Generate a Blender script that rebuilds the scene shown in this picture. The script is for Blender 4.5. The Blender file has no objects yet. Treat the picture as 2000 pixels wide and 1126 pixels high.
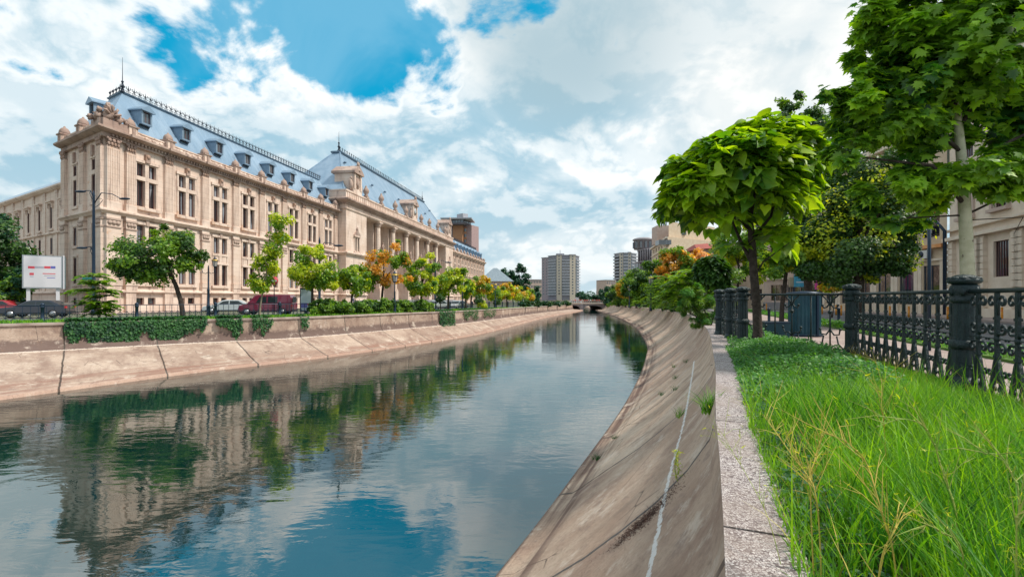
import bpy, math, random
import numpy as np
from mathutils import Vector, Matrix, noise as mnoise
R = math.radians
random.seed(7); rng = np.random.default_rng(7)
scene = bpy.context.scene
col = scene.collection
# ------------------------------------------------------------------ camera, light, exposure
EYE = 1.6; FPX = 960.0; HZ = 582.0
cam_d = bpy.data.cameras.new('camera'); cam = bpy.data.objects.new('camera', cam_d); col.objects.link(cam)
cam.location = (0, 0, EYE); cam.rotation_euler = (R(90), 0, 0)
cam_d.sensor_width = 36; cam_d.lens = 36*FPX/2000; cam_d.shift_y = (HZ-563)/2000
cam_d.clip_start = .05; cam_d.clip_end = 6000
scene.camera = cam
SUN_EL, SUN_AZ = 54, 94          # azimuth clockwise from +Y
w = bpy.data.worlds.new('World'); scene.world = w; w.use_nodes = True
scene.view_settings.view_transform = 'Standard'; scene.view_settings.look = 'None'
scene.view_settings.gamma = 1; scene.view_settings.exposure = 0.27
sl = bpy.data.lights.new('sun', 'SUN'); sl.energy = 3.6; sl.angle = R(6); sl.color = (1, .93, .82)
so = bpy.data.objects.new('sun', sl); col.objects.link(so)
sd = Vector((math.sin(R(SUN_AZ))*math.cos(R(SUN_EL)), math.cos(R(SUN_AZ))*math.cos(R(SUN_EL)), math.sin(R(SUN_EL))))
so.rotation_euler = sd.to_track_quat('Z', 'Y').to_euler()

class NT:
    """small node helper: every call returns an output socket"""
    def __init__(s, tree): s.t = tree; s.n = tree.nodes; s.l = tree.links
    def node(s, typ, ins=None, **kw):
        nd = s.n.new(typ)
        for k, v in kw.items(): setattr(nd, k, v)
        for k, v in (ins or {}).items():
            i = nd.inputs[k]
            if isinstance(v, bpy.types.NodeSocket): s.l.new(v, i)
            elif v is not None: i.default_value = v
        return nd
    def m(s, op, a, b=None, c=None, clamp=False):
        nd = s.node('ShaderNodeMath', operation=op, use_clamp=clamp)
        for i, v in enumerate((a, b, c)):
            if v is None: continue
            if isinstance(v, bpy.types.NodeSocket): s.l.new(v, nd.inputs[i])
            else: nd.inputs[i].default_value = v
        return nd.outputs[0]
    def mix(s, f, a, b, mode='MIX'):
        nd = s.node('ShaderNodeMix', data_type='RGBA', blend_type=mode)
        for k, v in ((0, f), (6, a), (7, b)):
            if isinstance(v, bpy.types.NodeSocket): s.l.new(v, nd.inputs[k])
            else: nd.inputs[k].default_value = v if k == 0 else (tuple(v)+(1,))[:4]
        return nd.outputs[2]
    def step(s, x, a, b):           # smoothstep a..b -> 0..1
        nd = s.node('ShaderNodeMapRange', {0: x, 1: a, 2: b, 3: 0, 4: 1}, interpolation_type='SMOOTHSTEP', clamp=True)
        return nd.outputs[0]
    def noise(s, vec, scale, detail=4, rough=.55, dist=0, out=0):
        nd = s.node('ShaderNodeTexNoise', {'Vector': vec, 'Scale': scale, 'Detail': detail, 'Roughness': rough, 'Distortion': dist})
        return nd.outputs[out]
    def mapv(s, vec, scale=(1,1,1), loc=(0,0,0), rot=(0,0,0)):
        return s.node('ShaderNodeMapping', {'Vector': vec, 'Location': loc, 'Rotation': rot, 'Scale': scale}).outputs[0]

def sky():
    t = NT(w.node_tree); w.node_tree.nodes.clear()
    out = t.node('ShaderNodeOutputWorld')
    skyn = t.node('ShaderNodeTexSky', sky_type='NISHITA', sun_disc=False, sun_elevation=R(SUN_EL), sun_rotation=R(SUN_AZ))
    d = t.node('ShaderNodeTexCoord').outputs['Generated']
    sep = t.node('ShaderNodeSeparateXYZ', {0: d})
    zz = t.m('ADD', t.m('ABSOLUTE', sep.outputs[2]), 0.5)
    p = t.node('ShaderNodeCombineXYZ', {0: t.m('DIVIDE', sep.outputs[0], zz), 1: t.m('DIVIDE', sep.outputs[1], zz), 2: .7}).outputs[0]
    def dens(pv):
        big = t.noise(t.mapv(pv, (1,1,1), (3.1,1.7,0)), 1.7, 3, .5, .2)
        mid = t.noise(t.mapv(pv, (1,1,1), (1.3,6.1,0)), 4.6, 9, .58, .3)
        wv = t.node('ShaderNodeVectorMath', {0: pv, 1: t.node('ShaderNodeVectorMath', {0: t.noise(pv, 6, 3, .6, 0, 1), 1: (.10,.10,.10)}, operation='MULTIPLY').outputs[0]}, operation='ADD').outputs[0]
        v1 = t.node('ShaderNodeTexVoronoi', {'Vector': wv, 'Scale': 7.5, 'Detail': 2.0, 'Roughness': .6}, voronoi_dimensions='2D', normalize=True).outputs['Distance']
        return t.m('SUBTRACT', t.m('ADD', t.m('MULTIPLY', big, .55), t.m('MULTIPLY', mid, .62)), t.m('MULTIPLY', v1, .22))
    def lobe(px, py, w0, w1):       # 1 near the sky direction of a break in the cloud
        v = Vector(((px-1000)/960, 1, (582-py)/960)).normalized()
        dt = t.node('ShaderNodeVectorMath', {0: d, 1: tuple(v)}, operation='DOT_PRODUCT').outputs['Value']
        return t.step(dt, math.cos(R(w1)), math.cos(R(w0)))
    hole = lobe(700, 50, 1, 11.5)
    for px, py, w0, w1, k in ((860,165,1,6.5,.85),(400,75,1,8,.58),(540,30,1,8,.62),(60,60,1,8,.3),(990,-30,2,9,.7),(800,100,1,5,.7),(170,330,1,9,.35),(1050,150,1,5,.15)):
        hole = t.m('MAXIMUM', hole, t.m('MULTIPLY', lobe(px, py, w0, w1), k))
    d0 = dens(p); d1 = dens(t.mapv(p, (.985,.955,1), (.012,0,0)))
    dn = t.m('ADD', t.m('SUBTRACT', d0, t.m('MULTIPLY', hole, .22)), t.m('MULTIPLY', t.m('SUBTRACT', 1, t.step(sep.outputs[2], .14, .42)), .10))
    mask = t.step(dn, .36, .435)
    lit = t.step(t.m('SUBTRACT', d0, d1), -.045, .05)
    soft = t.noise(t.mapv(p, (1,1,1), (1.0,5.0,2)), 2.6, 6, .55, .5)
    shade = t.m('ADD', t.m('MULTIPLY', lit, .42), t.m('MULTIPLY', t.step(soft, .44, .64), .62), clamp=True)
    edge = t.m('SUBTRACT', 1, t.step(dn, .41, .54))
    lum = t.m('MAXIMUM', shade, t.m('MULTIPLY', edge, .8))
    grey = (3.3, 5.2, 6.3); white = (9.7, 9.7, 9.5)
    cl = t.mix(lum, grey, white)
    low = t.m('SUBTRACT', 1, t.step(sep.outputs[2], 0, .25))
    cl = t.mix(t.m('MULTIPLY', low, .5), cl, (6.2, 7.0, 7.3))
    cl = t.mix(t.m('MULTIPLY', lobe(1110, 10, 4, 15), .75), cl, (3.3, 4.6, 5.2))
    cl = t.mix(t.m('MULTIPLY', lobe(1560, 60, 3, 20), .5), cl, (7.6, 7.7, 7.5))
    blue = t.mix(1, skyn.outputs[0], (.10, 1.25, 1.2), 'MULTIPLY')
    blue = t.mix(.65, blue, (.02, 3.4, 6.2))
    blue = t.mix(t.m('MULTIPLY', t.step(soft, .48, .68), .28), blue, (4.6, 7.0, 8.2))
    c = t.mix(mask, blue, cl)
    bg = t.node('ShaderNodeBackground', {'Color': c, 'Strength': .1})
    t.l.new(bg.outputs[0], out.inputs[0])
sky()

# ------------------------------------------------------------------ helpers
def mat(name, base=(.5,.5,.5), rough=.7, metal=0, var=None, vscale=1.0, bump=0, bscale=20, spec=.5, detail=5, streak=False, var2=None, v2scale=5, v2t=(.5,.65)):
    m = bpy.data.materials.new(name); m.use_nodes = True
    t = NT(m.node_tree); b = t.n['Principled BSDF']
    b.inputs['Roughness'].default_value = rough; b.inputs['Metallic'].default_value = metal
    b.inputs['Specular IOR Level'].default_value = spec
    b.inputs['Base Color'].default_value = tuple(base)+(1,)
    co = t.node('ShaderNodeTexCoord').outputs['Object']
    if var is not None:
        v = t.mapv(co, (1,1,.12) if streak else (1,1,1))
        f = t.step(t.noise(v, vscale, detail, .6), .35, .68)
        c = t.mix(f, base, var)
        if var2 is not None:
            f2 = t.step(t.noise(t.mapv(co, (1,1,1), (9,4,2)), v2scale, 6, .65), *v2t)
            c = t.mix(f2, c, var2)
        t.l.new(c, b.inputs['Base Color'])
    if bump:
        bp = t.node('ShaderNodeBump', {'Strength': bump, 'Distance': .05, 'Height': t.noise(co, bscale, 6, .6)})
        t.l.new(bp.outputs[0], b.inputs['Normal'])
    return m

def leafmat(name, c1, c2, c3, transl=.35, rough=.45):
    m = bpy.data.materials.new(name); m.use_nodes = True
    t = NT(m.node_tree); b = t.n['Principled BSDF']; out = t.n['Material Output']
    g = t.node('ShaderNodeNewGeometry').outputs['Random Per Island']
    ra = t.node('ShaderNodeValToRGB', {0: g}); e = ra.color_ramp.elements
    e[0].color = tuple(c1)+(1,); e[0].position = .05; e[1].color = tuple(c3)+(1,); e[1].position = .97
    k = e.new(.6); k.color = tuple(c2)+(1,)
    co = t.node('ShaderNodeTexCoord').outputs['Object']
    f = t.step(t.noise(co, .9, 3), .35, .65)
    c = t.mix(t.m('MULTIPLY', f, .5), ra.outputs[0], tuple(c3))
    t.l.new(c, b.inputs['Base Color']); b.inputs['Roughness'].default_value = rough
    tr = t.node('ShaderNodeBsdfTranslucent', {0: t.mix(1, c, (2.1,1.9,.45), 'MULTIPLY')})
    mx = t.node('ShaderNodeMixShader', {0: transl, 1: b.outputs[0], 2: tr.outputs[0]})
    t.l.new(mx.outputs[0], out.inputs[0])
    return m

def tag(o, label=None, cat=None, group=None, kind=None):
    if label: o['label'] = label
    if cat: o['category'] = cat
    if group: o['group'] = group
    if kind: o['kind'] = kind
    return o

def empty(name, loc=(0,0,0), rz=0, parent=None, label=None, cat=None, group=None):
    o = bpy.data.objects.new(name, None); col.objects.link(o); o.location = loc; o.rotation_euler = (0,0,rz)
    o.empty_display_size = .3
    if parent: o.parent = parent
    return tag(o, label, cat, group)

def inst(src, parent=None, loc=None, rz=None, scale=None):
    """copy of an object with copies of its children (shared mesh data)"""
    c = src.copy(); col.objects.link(c)
    if parent is not None: c.parent = parent
    if loc is not None: c.location = loc
    if rz is not None: c.rotation_euler = (0,0,rz)
    if scale is not None: c.scale = scale
    for ch in list(src.children):
        inst(ch, c)
    return c

class MB:
    def __init__(s): s.v = []; s.f = []; s.mi = []; s.sm = []; s.mat = 0; s.smooth = False
    def add(s, vs, fs, mi=None, sm=None):
        o = len(s.v); s.v += [tuple(p) for p in vs]
        mi = s.mat if mi is None else mi; sm = s.smooth if sm is None else sm
        for f in fs: s.f.append([i+o for i in f]); s.mi.append(mi); s.sm.append(sm)
        return s
    def quad(s, a, b, c, d, **k): return s.add([a,b,c,d], [(0,1,2,3)], **k)
    def box(s, x0, x1, y0, y1, z0, z1, **k):
        return s.add([(x0,y0,z0),(x1,y0,z0),(x1,y1,z0),(x0,y1,z0),(x0,y0,z1),(x1,y0,z1),(x1,y1,z1),(x0,y1,z1)],
                     [(0,3,2,1),(4,5,6,7),(0,1,5,4),(1,2,6,5),(2,3,7,6),(3,0,4,7)], **k)
    def prism(s, poly, z0, z1, top=None, **k):
        n = len(poly); top = top or poly
        vs = [(p[0],p[1],z0) for p in poly]+[(p[0],p[1],z1) for p in top]
        fs = [tuple(range(n))[::-1], tuple(range(n,2*n))]+[(i,(i+1)%n,(i+1)%n+n,i+n) for i in range(n)]
        return s.add(vs, fs, **k)
    def tube(s, pts, r, n=8, caps=True, **k):
        pts = [Vector(p) for p in pts]; m = len(pts)
        rs = r if isinstance(r, (list,tuple)) else [r]*m
        vs = []; u = None
        for i, p in enumerate(pts):
            d = (pts[min(i+1,m-1)]-pts[max(i-1,0)])
            if d.length < 1e-9: d = Vector((0,0,1))
            d.normalize()
            if u is None:
                u = d.cross(Vector((0,0,1)) if abs(d.z) < .9 else Vector((1,0,0))).normalized()
            else:
                u = (u-d*u.dot(d)); u = u.normalized() if u.length > 1e-6 else d.orthogonal().normalized()
            w_ = d.cross(u)
            for j in range(n):
                a = 2*math.pi*j/n; vs.append(p+(u*math.cos(a)+w_*math.sin(a))*rs[i])
        fs = [(i*n+j, i*n+(j+1)%n, (i+1)*n+(j+1)%n, (i+1)*n+j) for i in range(m-1) for j in range(n)]
        if caps: fs += [tuple(range(n))[::-1], tuple(range((m-1)*n, m*n))]
        k.setdefault('sm', n > 5)
        return s.add(vs, fs, **k)
    def lathe(s, prof, n=16, c=(0,0,0), flute=0, **k):
        vs = []; m = len(prof)
        for r, z in prof:
            for j in range(n):
                a = 2*math.pi*j/n; rr = r*(1-flute*(j%2))
                vs.append((c[0]+rr*math.cos(a), c[1]+rr*math.sin(a), c[2]+z))
        fs = [(i*n+j, i*n+(j+1)%n, (i+1)*n+(j+1)%n, (i+1)*n+j) for i in range(m-1) for j in range(n)]
        fs += [tuple(range(n))[::-1], tuple(range((m-1)*n, m*n))]
        k.setdefault('sm', flute == 0)
        return s.add(vs, fs, **k)
    def ball(s, c, r, nu=8, nv=6, lump=0, seed=0, **k):
        rx, ry, rz = (r,r,r) if not isinstance(r, (tuple,list)) else r
        vs = [(c[0],c[1],c[2]-rz)]
        for i in range(1, nv):
            ph = math.pi*i/nv-math.pi/2
            for j in range(nu):
                a = 2*math.pi*j/nu; q = 1+(lump*mnoise.noise(Vector((3*math.cos(a)+seed, 3*math.sin(a), 3*ph))) if lump else 0)
                vs.append((c[0]+rx*q*math.cos(ph)*math.cos(a), c[1]+ry*q*math.cos(ph)*math.sin(a), c[2]+rz*q*math.sin(ph)))
        vs.append((c[0],c[1],c[2]+rz)); e = len(vs)-1
        fs = [(0, 1+(j+1)%nu, 1+j) for j in range(nu)]
        for i in range(nv-2):
            for j in range(nu): a = 1+i*nu; fs.append((a+j, a+(j+1)%nu, a+nu+(j+1)%nu, a+nu+j))
        a = 1+(nv-2)*nu; fs += [(a+j, a+(j+1)%nu, e) for j in range(nu)]
        k.setdefault('sm', True)
        return s.add(vs, fs, **k)
    def sweep(s, path, prof, closed=False, **k):
        """prof = [(out, z)], path = plan points; 'out' is to the right of travel; mitred"""
        P = [Vector((p[0],p[1])) for p in path]; n = len(P); m = len(prof); vs = []
        for i in range(n):
            a = P[i]-P[i-1] if (i > 0 or closed) else P[1]-P[0]
            b = P[(i+1)%n]-P[i] if (i < n-1 or closed) else P[-1]-P[-2]
            a.normalize(); b.normalize()
            na, nb = Vector((a.y,-a.x)), Vector((b.y,-b.x)); h = na+nb
            h = h/max(h.dot(na), .25) if h.length > 1e-6 else na
            for o, z in prof: vs.append((P[i].x+h.x*o, P[i].y+h.y*o, z))
        seg = n if closed else n-1
        fs = [(i*m+j, ((i+1)%n)*m+j, ((i+1)%n)*m+j+1, i*m+j+1) for i in range(seg) for j in range(m-1)]
        if not closed: fs += [tuple(range(m)), tuple(range((n-1)*m, n*m))[::-1]]
        return s.add(vs, fs, **k)
    def xf(s, M, start=0):
        for i in range(start, len(s.v)): s.v[i] = tuple(M @ Vector(s.v[i]))
        return s
    def build(s, name, mats, parent=None, loc=None, rz=None, label=None, cat=None, group=None, kind=None, fix=True):
        me = bpy.data.meshes.new(name); me.from_pydata(s.v, [], s.f)
        for m in (mats if isinstance(mats, (list,tuple)) else [mats]): me.materials.append(m)
        me.polygons.foreach_set('material_index', s.mi); me.polygons.foreach_set('use_smooth', s.sm)
        if fix:
            import bmesh
            bm = bmesh.new(); bm.from_mesh(me); bmesh.ops.recalc_face_normals(bm, faces=bm.faces); bm.to_mesh(me); bm.free()
        me.update()
        o = bpy.data.objects.new(name, me); col.objects.link(o)
        if parent: o.parent = parent
        if loc is not None: o.location = loc
        if rz is not None: o.rotation_euler = (0,0,rz)
        return tag(o, label, cat, group, kind)

def npmesh(name, V, F, m, parent=None, **k):
    """fast mesh from numpy arrays: V (n,3), F list of (k,q) index arrays with equal q per array"""
    me = bpy.data.meshes.new(name)
    me.vertices.add(len(V)); me.vertices.foreach_set('co', np.ascontiguousarray(V, dtype=np.float32).ravel())
    loops = np.concatenate([f.ravel() for f in F]); me.loops.add(len(loops)); me.loops.foreach_set('vertex_index', loops.astype(np.int32))
    sizes = np.concatenate([np.full(len(f), f.shape[1]) for f in F]); starts = np.concatenate([[0], np.cumsum(sizes)[:-1]])
    me.polygons.add(len(sizes)); me.polygons.foreach_set('loop_start', starts.astype(np.int32)); me.polygons.foreach_set('loop_total', sizes.astype(np.int32))
    me.materials.append(m); me.update(calc_edges=True); me.validate()
    o = bpy.data.objects.new(name, me); col.objects.link(o)
    if parent: o.parent = parent
    return tag(o, **k)

LEAF = {}
LEAF['diamond'] = (np.array([(0,0,0),(.34,.45,.06),(0,1,-.05),(-.34,.45,.06)]), [(0,1,2,3)])
LEAF['oval'] = (np.array([(0,0,0),(.28,.25,.07),(.3,.6,.06),(0,1,-.08),(-.3,.6,.06),(-.28,.25,.07),(0,.5,0)]), [(0,1,6),(1,2,6),(2,3,6),(3,4,6),(4,5,6),(5,0,6)])
LEAF['heart'] = (np.array([(0,0,0),(.30,-.12,.10),(.48,.16,.16),(.40,.5,.12),(.2,.78,.02),(0,1.08,-.16),(-.2,.78,.02),(-.40,.5,.12),(-.48,.16,.16),(-.30,-.12,.10),(0,.35,-.02),(0,.72,-.05)]),
  [(0,1,2,10),(10,2,3,11),(11,3,4),(11,4,5),(0,10,8,9),(10,11,7,8),(11,6,7),(11,5,6)])
_m = [(0,0),(.22,-.04),(.5,-.02),(.36,.16),(.62,.42),(.34,.40),(.36,.62),(.18,.56),(0,1.0),(-.18,.56),(-.36,.62),(-.34,.40),(-.62,.42),(-.36,.16),(-.5,-.02),(-.22,-.04)]
LEAF['maple'] = (np.array([(x,y,-.18*(x*x+(y-.3)**2)) for x,y in _m]+[(0,.28,.03)]), [(i,(i+1)%16,16) for i in range(16)])
LEAF['blade'] = (np.array([(-.06,0,0),(.06,0,0),(.05,.5,.03),(0,1,-.1),(-.05,.5,.03)]), [(0,1,2,3,4)])

def unit(a): return a/np.maximum(np.linalg.norm(a, axis=1, keepdims=True), 1e-9)
def leaves(P, N, size, shape='diamond', T=None, jit=.35):
    """returns V, F for one leaf at every point P with normal N; T = direction the tip points"""
    n = len(P); tv, tf = LEAF[shape]
    N = unit(N); T = rng.normal(size=(n,3)) if T is None else T+rng.normal(size=(n,3))*.25
    T = T-N*np.sum(T*N, axis=1, keepdims=True); T = unit(T); B = np.cross(T, N)
    s = size*(1+jit*(rng.random(n)*2-1))
    V = P[:,None,:]+s[:,None,None]*(tv[None,:,0,None]*B[:,None,:]+tv[None,:,1,None]*T[:,None,:]+tv[None,:,2,None]*N[:,None,:])
    k = len(tv); F = []
    for q in sorted(set(len(f) for f in tf)):
        a = np.array([f for f in tf if len(f) == q]); F.append((a[None]+(np.arange(n)*k)[:,None,None]).reshape(-1, q))
    return V.reshape(-1,3), F

def crown_points(blobs, n, clumps=26, spread=.3, inner=.55, squash=.8):
    """leaf positions gathered in clumps spread through a set of ellipsoids (cx,cy,cz,rx,ry,rz)"""
    vol = np.array([b[3]*b[4]*b[5] for b in blobs])**.75; vol /= vol.sum()
    P = []; O = []; C = []
    for b, f in zip(blobs, vol):
        c = np.array(b[:3]); r = np.array(b[3:6]); k = max(4, int(clumps*f)); nn = int(n*f)
        d = unit(rng.normal(size=(k,3))); rad = inner+(1-inner)*rng.random(k)**.6
        cc = c+d*r*rad[:,None]*.86; cr = spread*(.6+.8*rng.random(k))
        w_ = cr**2; idx = rng.choice(k, nn, p=w_/w_.sum())
        off = unit(rng.normal(size=(nn,3)))*(rng.random(nn)**.45)[:,None]*r.mean()*cr[idx][:,None]
        off[:,2] *= squash
        P.append(cc[idx]+off); O.append(off/r.mean()*1.6+d[idx]*.5); C += [tuple(q) for q in cc]
    return np.concatenate(P), np.concatenate(O), C

# ------------------------------------------------------------------ materials
M = {}
def stone_mat(name, a, b_, stain, orange):
    m = bpy.data.materials.new(name); m.use_nodes = True; t = NT(m.node_tree); b = t.n['Principled BSDF']
    co = t.node('ShaderNodeTexCoord').outputs['Object']
    c = t.mix(t.step(t.noise(co, .35, 6, .6), .35, .65), a, b_)
    c = t.mix(t.m('MULTIPLY', t.step(t.noise(t.mapv(co, (1,1,.1)), 1.5, 7, .68), .50, .72), .8), c, stain)
    c = t.mix(t.m('MULTIPLY', t.step(t.noise(t.mapv(co, (1,1,1), (5,3,8)), .5, 5, .7), .60, .72), .55), c, orange)
    # ashlar joints
    sep = t.node('ShaderNodeSeparateXYZ', {0: co})
    fz = t.m('FRACT', t.m('MULTIPLY', sep.outputs[2], 1.55))
    jt = t.m('LESS_THAN', t.m('ABSOLUTE', t.m('SUBTRACT', fz, .5)), .028)
    fine = t.noise(co, 9, 5, .7)
    c = t.mix(t.m('MULTIPLY', jt, .28), c, (.12,.09,.07))
    c = t.mix(t.m('MULTIPLY', t.step(fine, .5, .8), .25), c, (.2,.16,.12))
    t.l.new(c, b.inputs['Base Color']); b.inputs['Roughness'].default_value = .85
    bp = t.node('ShaderNodeBump', {'Strength': .35, 'Distance': .05, 'Height': fine}); t.l.new(bp.outputs[0], b.inputs['Normal'])
    return m
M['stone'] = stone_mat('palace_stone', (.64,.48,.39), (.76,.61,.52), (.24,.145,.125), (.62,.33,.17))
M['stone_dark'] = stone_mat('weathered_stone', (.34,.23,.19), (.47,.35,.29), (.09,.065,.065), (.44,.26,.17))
M['zinc'] = mat('zinc_roof', (.21,.31,.42), .4, .3, (.29,.39,.50), .5, .04, 3, streak=True)
M['zinc_cheek'] = mat('zinc_cheek', (.17,.25,.34), .45, .2, (.22,.30,.39), 1.5)
M['zinc_dark'] = mat('zinc_dark', (.10,.16,.23), .4, .3, (.15,.22,.30), 1.5)
M['iron'] = mat('cresting_iron', (.025,.035,.055), .5, .4)
M['wframe'] = mat('window_frame_brown', (.10,.035,.03), .5)
def glass_mat(name, curtain=.5):
    m = bpy.data.materials.new(name); m.use_nodes = True; t = NT(m.node_tree); b = t.n['Principled BSDF']
    co = t.node('ShaderNodeTexCoord').outputs['Object']; rnd = t.node('ShaderNodeObjectInfo').outputs['Random']
    sep = t.node('ShaderNodeSeparateXYZ', {0: co})
    cell = t.noise(t.node('ShaderNodeCombineXYZ', {0: t.m('ADD', t.m('MULTIPLY', sep.outputs[0], 1.3), t.m('MULTIPLY', rnd, 90)), 1: t.m('MULTIPLY', rnd, 13), 2: t.m('MULTIPLY', sep.outputs[2], .12)}).outputs[0], 1.2, 1)
    st = t.m('MULTIPLY_ADD', t.noise(t.node('ShaderNodeCombineXYZ', {0: sep.outputs[0], 1: rnd, 2: 0}).outputs[0], 14, 2), .5, .5)
    cu = t.mix(st, (.10,.13,.16), (.42,.46,.52))
    c = t.mix(t.m('MULTIPLY', t.step(cell, .5, .56), curtain), (.012,.014,.02), cu)
    t.l.new(c, b.inputs['Base Color']); b.inputs['Roughness'].default_value = .06; b.inputs['IOR'].default_value = 2.1
    bp = t.node('ShaderNodeBump', {'Strength': .12, 'Distance': .05, 'Height': t.noise(co, 1.4, 2)}); t.l.new(bp.outputs[0], b.inputs['Normal'])
    return m
M['glass'] = glass_mat('window_glass', .8); M['glass_dark'] = glass_mat('dark_glass', .15)
M['fence'] = mat('fence_iron', (.008,.020,.024), .38, .2, (.014,.032,.036), 6, .5, 40, var2=(.03,.028,.028), v2scale=14, v2t=(.62,.78))
M['lampblue'] = mat('lamp_post_paint', (.012,.03,.06), .4, .3)
M['bark'] = mat('bark', (.035,.024,.018), .95, 0, (.075,.055,.045), 9, .9, 25)
M['bark_pale'] = mat('pale_bark', (.42,.40,.27), .8, 0, (.55,.52,.38), 5, .3, 12, var2=(.10,.07,.05), v2scale=5, v2t=(.62,.68))
M['bark_grey'] = mat('grey_bark', (.22,.17,.13), .9, 0, (.32,.26,.2), 8, .5, 20)
M['lf_dark'] = leafmat('leaf_dark_green', (.008,.035,.012), (.022,.08,.018), (.07,.16,.02), .32)
M['lf_mid'] = leafmat('leaf_mid_green', (.02,.09,.012), (.08,.22,.02), (.24,.38,.03), .42)
M['lf_yel'] = leafmat('leaf_yellow_green', (.08,.18,.012), (.28,.42,.02), (.58,.60,.03), .45)
M['lf_gold'] = leafmat('leaf_gold', (.20,.24,.02), (.46,.38,.02), (.66,.36,.04), .4)
M['lf_orange'] = leafmat('leaf_orange', (.24,.18,.02), (.58,.30,.03), (.68,.38,.07), .42)
M['lf_peach'] = leafmat('leaf_peach', (.35,.22,.08), (.62,.34,.14), (.72,.45,.20), .4)
M['lf_blue'] = leafmat('leaf_blue_green', (.006,.035,.022), (.012,.075,.045), (.03,.12,.05), .25)
M['lf_cat'] = leafmat('leaf_catalpa', (.008,.05,.010), (.09,.26,.012), (.38,.56,.02), .42, .5)
M['lf_plane'] = leafmat('leaf_plane', (.006,.04,.014), (.04,.17,.018), (.33,.56,.03), .45, .5)
M['ivy'] = leafmat('leaf_ivy', (.006,.04,.02), (.012,.08,.03), (.05,.17,.03), .25, .6)
M['grass'] = leafmat('grass_blade', (.010,.075,.008), (.055,.24,.012), (.26,.50,.02), .36, .55)
M['clover'] = leafmat('leaf_clover', (.02,.10,.02), (.05,.19,.03), (.11,.30,.05), .35, .5)
M['drystem'] = mat('dry_stem', (.52,.38,.06), .7, 0, (.36,.34,.06), 12)
M['greenstem'] = mat('green_stem', (.22,.32,.05), .7, 0, (.35,.34,.07), 12)

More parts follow.
